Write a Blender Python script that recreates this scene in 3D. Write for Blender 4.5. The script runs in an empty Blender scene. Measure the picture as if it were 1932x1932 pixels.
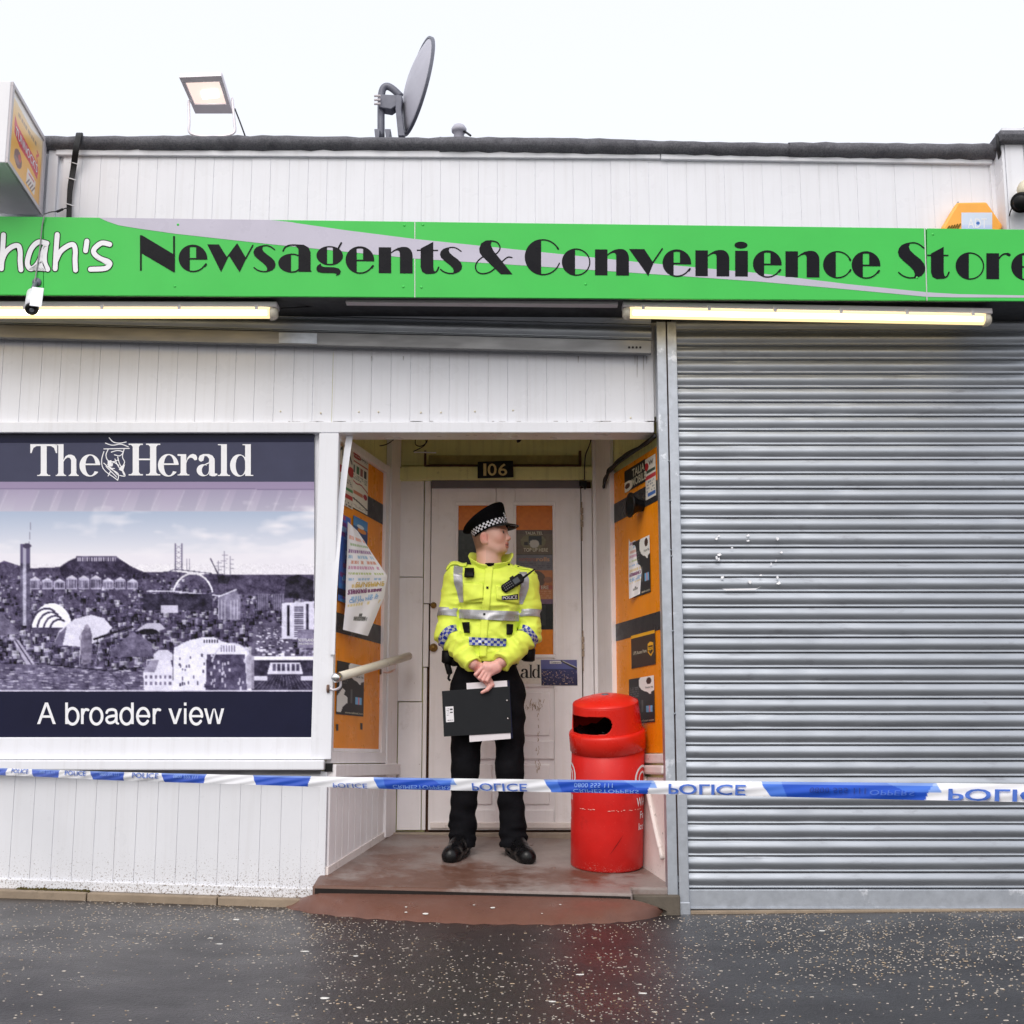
import bpy, bmesh, math, random
import numpy as np
from mathutils import Vector, Matrix
from mathutils.bvhtree import BVHTree

# ------------------------------------------------------------------ camera, sky, sun, exposure
SC = bpy.context.scene
PITCH, FPX, DIST, CAMH = math.radians(10.4), 2536.0, 6.67, 0.736
cam_data = bpy.data.cameras.new('camera'); cam = bpy.data.objects.new('camera', cam_data)
SC.collection.objects.link(cam); SC.camera = cam
cam_data.sensor_width = 36; cam_data.lens = 36 * FPX / 1932; cam_data.clip_end = 500; cam_data.clip_start = 0.05
cam.location = (0, -DIST, CAMH); cam.rotation_euler = (math.pi / 2 + PITCH, 0, 0)

world = bpy.data.worlds.new('World'); SC.world = world; world.use_nodes = True
wn, wl = world.node_tree.nodes, world.node_tree.links
wn.clear()
sky = wn.new('ShaderNodeTexSky'); sky.sky_type = 'NISHITA'; sky.sun_disc = False
sky.sun_elevation = math.radians(45); sky.sun_rotation = math.radians(200); sky.dust_density = 4; sky.air_density = 1.5
bg1 = wn.new('ShaderNodeBackground'); bg1.inputs[1].default_value = 0.05; wl.new(sky.outputs[0], bg1.inputs[0])
bg2 = wn.new('ShaderNodeBackground'); bg2.inputs[0].default_value = (0.955, 0.95, 0.985, 1); bg2.inputs[1].default_value = 0.93
wadd = wn.new('ShaderNodeAddShader'); wout = wn.new('ShaderNodeOutputWorld')
wl.new(bg1.outputs[0], wadd.inputs[0]); wl.new(bg2.outputs[0], wadd.inputs[1]); wl.new(wadd.outputs[0], wout.inputs[0])

sun_data = bpy.data.lights.new('sun', 'SUN'); sun_data.energy = 1.2; sun_data.angle = math.radians(35); sun_data.color = (1, 0.985, 0.97)
sun = bpy.data.objects.new('sun', sun_data); SC.collection.objects.link(sun)
sun.rotation_euler = (math.radians(45), 0, math.radians(-14)); sun.location = (-3, -8, 9)
SC.view_settings.view_transform = 'Standard'; SC.view_settings.look = 'None'
SC.view_settings.exposure = 0.0; SC.view_settings.gamma = 1.0; SC.view_settings.use_curve_mapping = False
SC.cycles.max_bounces = 8

rng = random.Random(7)
nrng = np.random.RandomState(5)
COL = SC.collection

# ------------------------------------------------------------------ layout helpers: a picture point + a depth = a place
CP, SP = math.cos(PITCH), math.sin(PITCH)
def ray(px, py):
    dx, dy = (px - 966) / FPX, (966 - py) / FPX
    return Vector((dx, CP - dy * SP, SP + dy * CP))
CAM = Vector((0, -DIST, CAMH))
def P(px, py, Y):
    d = ray(px, py); t = (Y + DIST) / d.y
    return CAM + d * t
def on_plane(px, py, o, n):
    d = ray(px, py); t = (o - CAM).dot(n) / d.dot(n)
    return CAM + d * t
def s2l(c):
    c = c / 255.0
    return c / 12.92 if c <= 0.04045 else ((c + 0.055) / 1.055) ** 2.4
def C(r, g, b): return (s2l(r), s2l(g), s2l(b), 1.0)
def gz(x, y):       # height of the pavement
    return float(np.interp(x, [-3.2, -2.5, -1.1, 0.8, 2.4, 4], [0.115, 0.09, 0.045, 0.016, 0.032, 0.034])) + 0.012 * max(min(y, 0.0), -6.0)
def rz(x, y):       # height of the entrance ramp
    return 0.165 - 0.025 * x + 0.145 * y
RN = Vector((0.025, -0.145, 1)).normalized(); RO = Vector((0, 0, rz(0, 0)))
def on_ramp(px, py): return on_plane(px, py, RO, RN)

# ------------------------------------------------------------------ materials
MATS = {}
def mat(name, col, rough=0.5, metal=0.0, var=0.08, vscale=6.0, bump=0.0, bscale=200.0, spots=None, spec=0.35, rvar=0.1,
        emit=None, stretch=(1, 1, 1), low=None, streak=None, trans=0.0, sheen=0.0):
    if name in MATS: return MATS[name]
    m = bpy.data.materials.new(name); m.use_nodes = True; MATS[name] = m
    nt = m.node_tree; N, L = nt.nodes, nt.links; b = N['Principled BSDF']
    b.inputs['Roughness'].default_value = rough; b.inputs['Metallic'].default_value = metal
    b.inputs['Specular IOR Level'].default_value = spec
    if sheen: b.inputs['Sheen Weight'].default_value = sheen
    if emit: b.inputs['Emission Color'].default_value = emit[0]; b.inputs['Emission Strength'].default_value = emit[1]
    geo = N.new('ShaderNodeNewGeometry'); mp = N.new('ShaderNodeMapping'); mp.inputs['Scale'].default_value = stretch
    L.new(geo.outputs['Position'], mp.inputs['Vector'])
    def noise(sc, det=4, ro=0.6, vec=None):
        n = N.new('ShaderNodeTexNoise'); n.inputs['Scale'].default_value = sc; n.inputs['Detail'].default_value = det
        n.inputs['Roughness'].default_value = ro; L.new(vec or mp.outputs[0], n.inputs['Vector']); return n.outputs['Fac']
    def ramp(fac, a, bb, ca=(0, 0, 0, 1), cb=(1, 1, 1, 1)):
        r = N.new('ShaderNodeValToRGB'); e = r.color_ramp.elements
        e[0].position, e[1].position = a, bb; e[0].color, e[1].color = ca, cb; L.new(fac, r.inputs[0]); return r.outputs[0]
    def mix(fac, c1, c2):
        x = N.new('ShaderNodeMix'); x.data_type = 'RGBA'
        if isinstance(fac, float): x.inputs[0].default_value = fac
        else: L.new(fac, x.inputs[0])
        for i, c in ((6, c1), (7, c2)):
            if isinstance(c, tuple): x.inputs[i].default_value = c
            else: L.new(c, x.inputs[i])
        return x.outputs[2]
    c1 = tuple(max(0, v * (1 - var)) for v in col[:3]) + (1,); c2 = tuple(min(1, v * (1 + var)) for v in col[:3]) + (1,)
    out = ramp(noise(vscale), 0.3, 0.7, c1, c2)
    for s in (spots or []):            # (colour, scale, lo, hi, strength)
        f = ramp(noise(s[1], 6, 0.7), s[2], s[3]); mm = N.new('ShaderNodeMath'); mm.operation = 'MULTIPLY'
        L.new(f, mm.inputs[0]); mm.inputs[1].default_value = s[4]; out = mix(mm.outputs[0], out, s[0])
    if low:                            # splashed dirt: (colour, z0, z1, scale) specks that thin out upwards
        sep = N.new('ShaderNodeSeparateXYZ'); L.new(geo.outputs['Position'], sep.inputs[0])
        mr = N.new('ShaderNodeMapRange'); L.new(sep.outputs[2], mr.inputs[0])
        mr.inputs[1].default_value = low[1]; mr.inputs[2].default_value = low[2]; mr.inputs[3].default_value = 0.15; mr.inputs[4].default_value = 0.0
        ad = N.new('ShaderNodeMath'); ad.operation = 'ADD'; L.new(noise(low[3], 5, 0.75), ad.inputs[0]); L.new(mr.outputs[0], ad.inputs[1])
        out = mix(ramp(ad.outputs[0], 0.66, 0.74), out, low[0])
    if streak:                         # rain streaks: (colour, strength)
        m2 = N.new('ShaderNodeMapping'); m2.inputs['Scale'].default_value = (30, 30, 1.1); L.new(geo.outputs['Position'], m2.inputs['Vector'])
        f = ramp(noise(1.0, 5, 0.6, m2.outputs[0]), 0.5, 0.8); mm = N.new('ShaderNodeMath'); mm.operation = 'MULTIPLY'
        L.new(f, mm.inputs[0]); mm.inputs[1].default_value = streak[1]; out = mix(mm.outputs[0], out, streak[0])
    L.new(out, b.inputs['Base Color'])
    if rvar:
        mr = N.new('ShaderNodeMapRange'); L.new(noise(vscale * 1.7, 3), mr.inputs[0]); mr.inputs[1].default_value = 0.3; mr.inputs[2].default_value = 0.7
        mr.inputs[3].default_value = max(0.02, rough - rvar); mr.inputs[4].default_value = min(1, rough + rvar); L.new(mr.outputs[0], b.inputs['Roughness'])
    if bump:
        bp = N.new('ShaderNodeBump'); bp.inputs['Strength'].default_value = bump; bp.inputs['Distance'].default_value = 0.004
        L.new(noise(bscale, 5), bp.inputs['Height']); L.new(bp.outputs[0], b.inputs['Normal'])
    return m
def print_mat(name, rough=0.35, spec=0.25):
    if name in MATS: return MATS[name]
    m = bpy.data.materials.new(name); m.use_nodes = True; MATS[name] = m
    N, L = m.node_tree.nodes, m.node_tree.links; b = N['Principled BSDF']
    a = N.new('ShaderNodeAttribute'); a.attribute_name = 'Col'; L.new(a.outputs['Color'], b.inputs['Base Color'])
    b.inputs['Roughness'].default_value = rough; b.inputs['Specular IOR Level'].default_value = spec
    return m

M_WHITE = mat('white_upvc', C(234, 235, 241), 0.32, var=0.025, vscale=3, spots=[(C(150, 140, 130), 60, 0.70, 0.78, 0.35)], streak=(C(190, 186, 184), 0.25))
M_WHITE_LOW = mat('white_upvc_splashed', C(226, 227, 232), 0.35, var=0.025, vscale=3, spots=[(C(150, 140, 130), 60, 0.70, 0.78, 0.3)], low=(C(120, 106, 94), 0.1, 0.36, 120.0), streak=(C(190, 186, 184), 0.2))
M_PAINT = mat('aged_white_paint', C(244, 239, 241), 0.42, var=0.04, vscale=5, bump=0.2, bscale=60, spots=[(C(120, 84, 52), 26, 0.715, 0.76, 0.8), (C(196, 186, 180), 9, 0.6, 0.78, 0.4)], streak=(C(208, 198, 188), 0.25))
M_PAINT_BASE = mat('worn_white_paint', C(228, 218, 214), 0.45, var=0.05, vscale=7, bump=0.4, bscale=45, spots=[(C(58, 46, 38), 30, 0.64, 0.68, 0.9), (C(150, 128, 110), 11, 0.58, 0.72, 0.6)])
M_LEMON = mat('lemon_paint', C(230, 228, 164), 0.5, var=0.06, vscale=5, bump=0.2, bscale=60, spots=[(C(110, 100, 60), 14, 0.6, 0.75, 0.6)], streak=(C(150, 144, 96), 0.4))
M_RUST = mat('rusty_gap', C(70, 45, 30), 0.8, var=0.4, vscale=30)
M_GALV = mat('galvanised_steel', (0.36, 0.385, 0.425, 1), 0.46, metal=0.8, var=0.09, vscale=9, rvar=0.07, bump=0.02, bscale=240, stretch=(0.25, 1, 1), spots=[(C(120, 120, 126), 20, 0.58, 0.7, 0.5), (C(240, 240, 240), 42, 0.72, 0.75, 0.6)])
M_GALV_FLAT = mat('galvanised_flat', (0.44, 0.47, 0.52, 1), 0.42, metal=0.7, var=0.10, vscale=22, rvar=0.1, bump=0.1, bscale=180, spots=[(C(225, 228, 235), 5, 0.6, 0.66, 0.8), (C(80, 70, 60), 30, 0.7, 0.75, 0.6)])
M_GALV_DARK = mat('dark_steel_and_sill_shadow', (0.13, 0.13, 0.14, 1), 0.45, metal=0.5, var=0.2, vscale=12)  # dark steel; also the colour of the shadow strip under the sill
M_SOFFIT = mat('dark_grey_soffit', C(62, 64, 68), 0.55, var=0.15, vscale=8, spots=[(C(30, 30, 32), 20, 0.55, 0.7, 0.5)])
M_FELT = mat('mineral_roofing_felt', C(104, 104, 110), 0.95, var=0.35, vscale=130, bump=0.9, bscale=170, spots=[(C(56, 56, 62), 9, 0.5, 0.7, 0.6), (C(140, 134, 126), 14, 0.64, 0.75, 0.4)])
M_GREEN = mat('green_vinyl', C(66, 198, 82), 0.22, var=0.04, vscale=3, rvar=0.05, spots=[(C(170, 230, 175), 220, 0.735, 0.76, 0.5)])
M_SILVER = mat('silver_vinyl', C(194, 190, 206), 0.3, var=0.04, vscale=6, spots=[(C(225, 225, 232), 230, 0.73, 0.76, 0.5)])
M_BLACKV = mat('black_vinyl', C(20, 20, 26), 0.3, spec=0.12, var=0.1, vscale=9, spots=[(C(110, 112, 118), 230, 0.735, 0.755, 0.6)])
M_WHITEV = mat('white_vinyl', C(240, 240, 244), 0.3, var=0.02)
M_NAVY = mat('navy_ink', C(24, 26, 52), 0.2, spec=0.15, var=0.08, vscale=5, rvar=0.05, spots=[(C(90, 92, 120), 120, 0.74, 0.77, 0.4)])
M_SLATE = mat('ink_with_painted_reflection', C(64, 66, 90), 0.2, spec=0.2, var=0.08, vscale=5, rvar=0.05)  # slate of the poster header, with the reflection on it put into the colour
M_ORANGE = mat('orange_film', C(244, 146, 22), 0.3, spec=0.2, var=0.06, vscale=4, spots=[(C(176, 96, 20), 18, 0.62, 0.75, 0.4)], streak=(C(205, 112, 18), 0.35))
M_CHAR = mat('charcoal_film', C(50, 50, 54), 0.32, spec=0.2, var=0.1, vscale=8)
M_BLACK = mat('black_plastic', C(18, 18, 20), 0.4, spec=0.25, var=0.15, vscale=20)
M_CABLE = mat('black_cable', C(34, 35, 38), 0.55, var=0.2, vscale=30)
M_GREYMETAL = mat('grey_dish_metal', C(182, 182, 194), 0.5, var=0.05, vscale=8, metal=0.0)
M_DARKMETAL = mat('dark_grey_metal', C(112, 114, 126), 0.45, var=0.1, vscale=12, metal=0.1)
M_CREAM = mat('cream_plastic', C(228, 220, 196), 0.35, var=0.06, vscale=14)
M_ASPHALT = None
# ------------------------------------------------------------------ mesh and object helpers
class MB:
    def __init__(s): s.v, s.f, s.mi = [], [], []
    def add(s, vs, fs, mi=0):
        o = len(s.v); s.v += [tuple(v) for v in vs]; s.f += [tuple(i + o for i in f) for f in fs]; s.mi += [mi] * len(fs); return s
    def box(s, x0, x1, y0, y1, z0, z1, mi=0):
        v = [(x, y, z) for z in (z0, z1) for y in (y0, y1) for x in (x0, x1)]
        return s.add(v, [(0, 2, 3, 1), (4, 5, 7, 6), (0, 1, 5, 4), (2, 6, 7, 3), (0, 4, 6, 2), (1, 3, 7, 5)], mi)
    def prism(s, pts, off, mi=0):         # a polygon swept along a vector
        n = len(pts); off = Vector(off); a = [Vector(p) for p in pts]; b = [p + off for p in a]
        return s.add(a + b, [tuple(range(n)), tuple(range(2 * n - 1, n - 1, -1))] + [(i, i + n, (i + 1) % n + n, (i + 1) % n) for i in range(n)], mi)
    def obox(s, o, u, v, w, mi=0):        # a box from a corner and three edge vectors
        o, u, v, w = map(Vector, (o, u, v, w))
        return s.prism([o, o + u, o + u + v, o + v], w, mi)
    def tube(s, path, r, n=8, cap=True, mi=0):
        path = [Vector(p) for p in path]; rs = r if isinstance(r, (list, tuple)) else [r] * len(path)
        vs, fs = [], []; prev = None
        for i, p in enumerate(path):
            t = (path[min(i + 1, len(path) - 1)] - path[max(i - 1, 0)]).normalized()
            ref = prev if prev is not None else (Vector((0, 0, 1)) if abs(t.z) < 0.9 else Vector((1, 0, 0)))
            a = (ref - t * ref.dot(t)).normalized(); prev = a; b = t.cross(a)
            for k in range(n):
                an = 2 * math.pi * k / n; vs.append(p + (a * math.cos(an) + b * math.sin(an)) * rs[i])
        for i in range(len(path) - 1):
            for k in range(n): fs.append((i * n + k, i * n + (k + 1) % n, (i + 1) * n + (k + 1) % n, (i + 1) * n + k))
        if cap: fs += [tuple(range(n - 1, -1, -1)), tuple((len(path) - 1) * n + k for k in range(n))]
        return s.add(vs, fs, mi)
    def lathe(s, prof, n=32, M=None, mi=0, a0=0.0, a1=2 * math.pi):   # prof: (radius, height)
        M = M or Matrix(); vs, fs = [], []; full = abs(a1 - a0 - 2 * math.pi) < 1e-6; c = n if full else n + 1
        for r, h in prof:
            for k in range(c):
                an = a0 + (a1 - a0) * k / n; vs.append(M @ Vector((r * math.cos(an), r * math.sin(an), h)))
        for i in range(len(prof) - 1):
            for k in range(n): fs.append((i * c + k, i * c + (k + 1) % c, (i + 1) * c + (k + 1) % c, (i + 1) * c + k))
        return s.add(vs, fs, mi)
    def mesh(s, name, mats, smooth=False):
        me = bpy.data.meshes.new(name); me.from_pydata(s.v, [], s.f)
        for m in (mats if isinstance(mats, (list, tuple)) else [mats]): me.materials.append(m)
        if max(s.mi, default=0): me.polygons.foreach_set('material_index', s.mi)
        if smooth: me.polygons.foreach_set('use_smooth', [True] * len(me.polygons))
        me.update(); return me
    def build(s, name, mats, parent=None, smooth=False, bevel=0.0, bseg=2):
        bm = bmesh.new(); me = s.mesh(name, mats, smooth); bm.from_mesh(me); bmesh.ops.recalc_face_normals(bm, faces=bm.faces); bm.to_mesh(me); bm.free()
        return link(name, me, parent, bevel, bseg)
def link(name, me, parent=None, bevel=0.0, bseg=2):
    o = bpy.data.objects.new(name, me); COL.objects.link(o)
    if parent is not None:
        o.parent = parent
        if parent.type == 'EMPTY' and parent.parent is None: o.matrix_parent_inverse = Matrix.Translation(-Vector(parent.location))
    if bevel:
        b = o.modifiers.new('edge', 'BEVEL'); b.width = bevel; b.segments = bseg; b.limit_method = 'ANGLE'; b.angle_limit = math.radians(40)
    return o
def thing(name, label, cat, loc=(0, 0, 0), group=None):
    o = bpy.data.objects.new(name, None); COL.objects.link(o); o.location = loc; o.empty_display_size = 0.1
    return tag(o, label, cat, group)
def tag(o, label=None, cat=None, group=None, kind=None):
    for k, v in (('label', label), ('category', cat), ('group', group), ('kind', kind)):
        if v: o[k] = v
    return o
def rect_px(px0, py0, px1, py1, Y):
    xm, ym = (px0 + px1) / 2, (py0 + py1) / 2
    return P(px0, ym, Y).x, P(px1, ym, Y).x, P(xm, py1, Y).z, P(xm, py0, Y).z
def fbox(name, r, Y, th, m, parent, bevel=0.002):       # an upright board whose face lies at depth Y
    x0, x1, z0, z1 = rect_px(*r, Y)
    return MB().box(x0, x1, Y, Y + th, z0, z1).build(name, m, parent, bevel=bevel)
def qbox(name, pts, Y, th, m, parent, bevel=0.0):       # a board with any outline at depth Y
    return MB().prism([P(x, y, Y) for x, y in pts], (0, th, 0)).build(name, m, parent, bevel=bevel)
def ribbon(pts, w):                                      # a stroke of constant width as quads, round ends
    pts = [Vector((p[0], p[1])) for p in pts]; q = []; L, R = [], []
    for i, p in enumerate(pts):
        t = (pts[min(i + 1, len(pts) - 1)] - pts[max(i - 1, 0)]).normalized(); n = Vector((-t.y, t.x)) * (w / 2)
        L.append(p + n); R.append(p - n)
    t0 = (pts[0] - pts[1]).normalized(); t1 = (pts[-1] - pts[-2]).normalized(); cap0, cap1 = [], []
    for k in range(1, 6):
        a = math.pi * k / 6
        n0 = Vector((t0.y, -t0.x)); cap0.append(pts[0] + (n0 * -math.cos(a) * -1 + t0 * math.sin(a)) * (w / 2))
        n1 = Vector((-t1.y, t1.x)); cap1.append(pts[-1] + (n1 * math.cos(a) + t1 * math.sin(a)) * (w / 2))
    return [tuple(v) for v in L + cap1 + R[::-1] + cap0[::-1]]
def smooth_path(pts, n=6):                               # Catmull-Rom
    pts = [np.array(p, float) for p in pts]; out = []
    for i in range(len(pts) - 1):
        p0, p1, p2, p3 = pts[max(i - 1, 0)], pts[i], pts[i + 1], pts[min(i + 2, len(pts) - 1)]
        for k in range(n):
            t = k / n
            out.append(0.5 * (2 * p1 + (p2 - p0) * t + (2 * p0 - 5 * p1 + 4 * p2 - p3) * t * t + (3 * p1 - p0 - 3 * p2 + p3) * t ** 3))
    out.append(pts[-1]); return out
def arc(cx, cy, rx, ry, a0, a1, n=20):
    return [(cx + rx * math.cos(math.radians(a0 + (a1 - a0) * i / n)), cy + ry * math.sin(math.radians(a0 + (a1 - a0) * i / n))) for i in range(n + 1)]
def flat(name, polys, place, m, parent):                 # printed shapes: polygons placed by place(x, y, layer)
    mb = MB()
    for k, pl in enumerate(polys): mb.add([place(x, y, k) for x, y in pl], [tuple(range(len(pl)))])
    return mb.mesh(name, m), name, parent
def put_flat(*a):
    me, n, p = flat(*a); return link(n, me, p)
_txt = {}
def text_tris(s, bold=0.0):                              # outline of a word, scaled to a box 0..1
    if (s, bold) in _txt: return _txt[(s, bold)]
    cu = bpy.data.curves.new('t', 'FONT'); cu.body = s; cu.fill_mode = 'FRONT'; cu.resolution_u = 3; cu.offset = bold
    o = bpy.data.objects.new('t', cu); COL.objects.link(o); bpy.context.view_layer.update()
    me = bpy.data.meshes.new_from_object(o.evaluated_get(bpy.context.evaluated_depsgraph_get()))
    v = np.array([x.co[:2] for x in me.vertices]); f = [tuple(p.vertices) for p in me.polygons]
    bpy.data.objects.remove(o); bpy.data.curves.remove(cu); bpy.data.meshes.remove(me)
    v -= v.min(0); asp = v[:, 0].max() / v[:, 1].max(); v /= v.max(0); _txt[(s, bold)] = (v, f, asp); return _txt[(s, bold)]
def text(name, s, m, parent, fn, bold=0.0):              # fn(u, v) -> place, u and v run 0..1 over the word
    v, f, _ = text_tris(s, bold)
    return link(name, MB().add([fn(a, b) for a, b in v], f).mesh(name, m), parent)
def text_px(name, s, m, parent, x0, y0, x1, y1, Y, bold=0.0):   # word fitted to a box; y0 top, y1 bottom
    return text(name, s, m, parent, lambda u, v: P(x0 + (x1 - x0) * u, y1 + (y0 - y1) * v, Y), bold)

# ------------------------------------------------------------------ painter for flat print (posters, photographs on paper)
class Canvas:
    def __init__(s, x0, y0, x1, y1, nx, ny, col=(255, 255, 255)):
        s.x = np.linspace(x0, x1, nx); s.y = np.linspace(y0, y1, ny); s.X, s.Y = np.meshgrid(s.x, s.y)
        s.c = np.zeros((ny, nx, 3)); s.c[:] = col
    def mask(s, pts):
        p = np.array(pts, float); ix = (s.x >= p[:, 0].min()) & (s.x <= p[:, 0].max()); iy = (s.y >= p[:, 1].min()) & (s.y <= p[:, 1].max())
        m = np.zeros(s.X.shape, bool)
        if not ix.any() or not iy.any(): return m
        sl = np.ix_(iy, ix); X, Y = s.X[sl], s.Y[sl]; ins = np.zeros(X.shape, bool)
        for i in range(len(p)):
            (x1, y1), (x2, y2) = p[i], p[i - 1]
            if y1 != y2: ins ^= ((y1 > Y) != (y2 > Y)) & (X < (x2 - x1) * (Y - y1) / (y2 - y1) + x1)
        m[sl] = ins; return m
    def poly(s, pts, col, a=1.0): m = s.mask(pts); s.c[m] = s.c[m] * (1 - a) + np.array(col) * a; return s
    def rect(s, x0, y0, x1, y1, col, a=1.0): return s.poly([(x0, y0), (x1, y0), (x1, y1), (x0, y1)], col, a)
    def ell(s, cx, cy, rx, ry, col, a=1.0):
        m = ((s.X - cx) / rx) ** 2 + ((s.Y - cy) / ry) ** 2 < 1; s.c[m] = s.c[m] * (1 - a) + np.array(col) * a; return s
    def line(s, pts, w, col, a=1.0):
        for (x0, y0), (x1, y1) in zip(pts[:-1], pts[1:]):
            dx, dy = x1 - x0, y1 - y0; t = np.clip(((s.X - x0) * dx + (s.Y - y0) * dy) / (dx * dx + dy * dy + 1e-9), 0, 1)
            m = np.hypot(s.X - x0 - t * dx, s.Y - y0 - t * dy) < w / 2; s.c[m] = s.c[m] * (1 - a) + np.array(col) * a
        return s
    def vgrad(s, y0, y1, c0, c1):
        m = (s.Y >= y0) & (s.Y <= y1); t = ((s.Y - y0) / (y1 - y0))[m][:, None]; s.c[m] = np.array(c0) * (1 - t) + np.array(c1) * t; return s
    def noise(s, amp, size=3):
        h, w = s.X.shape; n = nrng.randn(h // size + 2, w // size + 2)
        n = np.kron(n, np.ones((size, size)))[:h, :w]; s.c += n[..., None] * amp * getattr(s, 'nm', 1.0); return s
    def fbm(s, scales, seed=0):
        r = np.random.RandomState(seed); h, w = s.X.shape; out = np.zeros((h, w)); amp = 1.0
        for sx_, sy_ in scales:
            gx, gy = max(2, int(w / sx_)) + 2, max(2, int(h / sy_)) + 2; g = r.rand(gy, gx); yy, xx = np.linspace(0, gy - 1.001, h), np.linspace(0, gx - 1.001, w)
            y0, x0 = yy.astype(int), xx.astype(int); fy, fx = (yy - y0)[:, None], (xx - x0)[None]; a, b, c, d = g[y0][:, x0], g[y0][:, np.minimum(x0 + 1, gx - 1)], g[np.minimum(y0 + 1, gy - 1)][:, x0], g[np.minimum(y0 + 1, gy - 1)][:, np.minimum(x0 + 1, gx - 1)]
            out += amp * ((a * (1 - fx) + b * fx) * (1 - fy) + (c * (1 - fx) + d * fx) * fy - .5); amp *= .75
        return out
    def scribble(s, x0, y0, x1, y1, rows, col, w=None, fill=0.75):
        hh = (y1 - y0) / rows
        for r in range(rows):
            x = x0; yy = y0 + hh * (r + 0.5)
            while x < x1:
                l = (x1 - x0) * rng.uniform(0.04, 0.16)
                if rng.random() < fill: s.rect(x, yy - hh * 0.27, min(x + l, x1), yy + hh * 0.27, col, 0.75)
                x += l * 1.25
        return s
    def build(s, name, place, m, parent):
        ny, nx = s.X.shape; vs = [place(a, b) for a, b in zip(s.X.ravel(), s.Y.ravel())]
        i = np.arange(nx * ny).reshape(ny, nx); f = np.stack([i[:-1, :-1], i[:-1, 1:], i[1:, 1:], i[1:, :-1]], -1).reshape(-1, 4)
        me = bpy.data.meshes.new(name); me.from_pydata(vs, [], f.tolist()); me.materials.append(m)
        c = np.clip(s.c, 0, 255) / 255.0; c = np.where(c <= 0.04045, c / 12.92, ((c + 0.055) / 1.055) ** 2.4)
        a = me.color_attributes.new('Col', 'FLOAT_COLOR', 'POINT'); a.data.foreach_set('color', np.concatenate([c.reshape(-1, 3), np.ones((nx * ny, 1))], 1).astype(np.float32).ravel())
        return link(name, me, parent)
M_PRINT = print_mat('printed_paper', 0.45); M_GLOSS = print_mat('printed_gloss_film', 0.2, 0.18)

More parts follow.
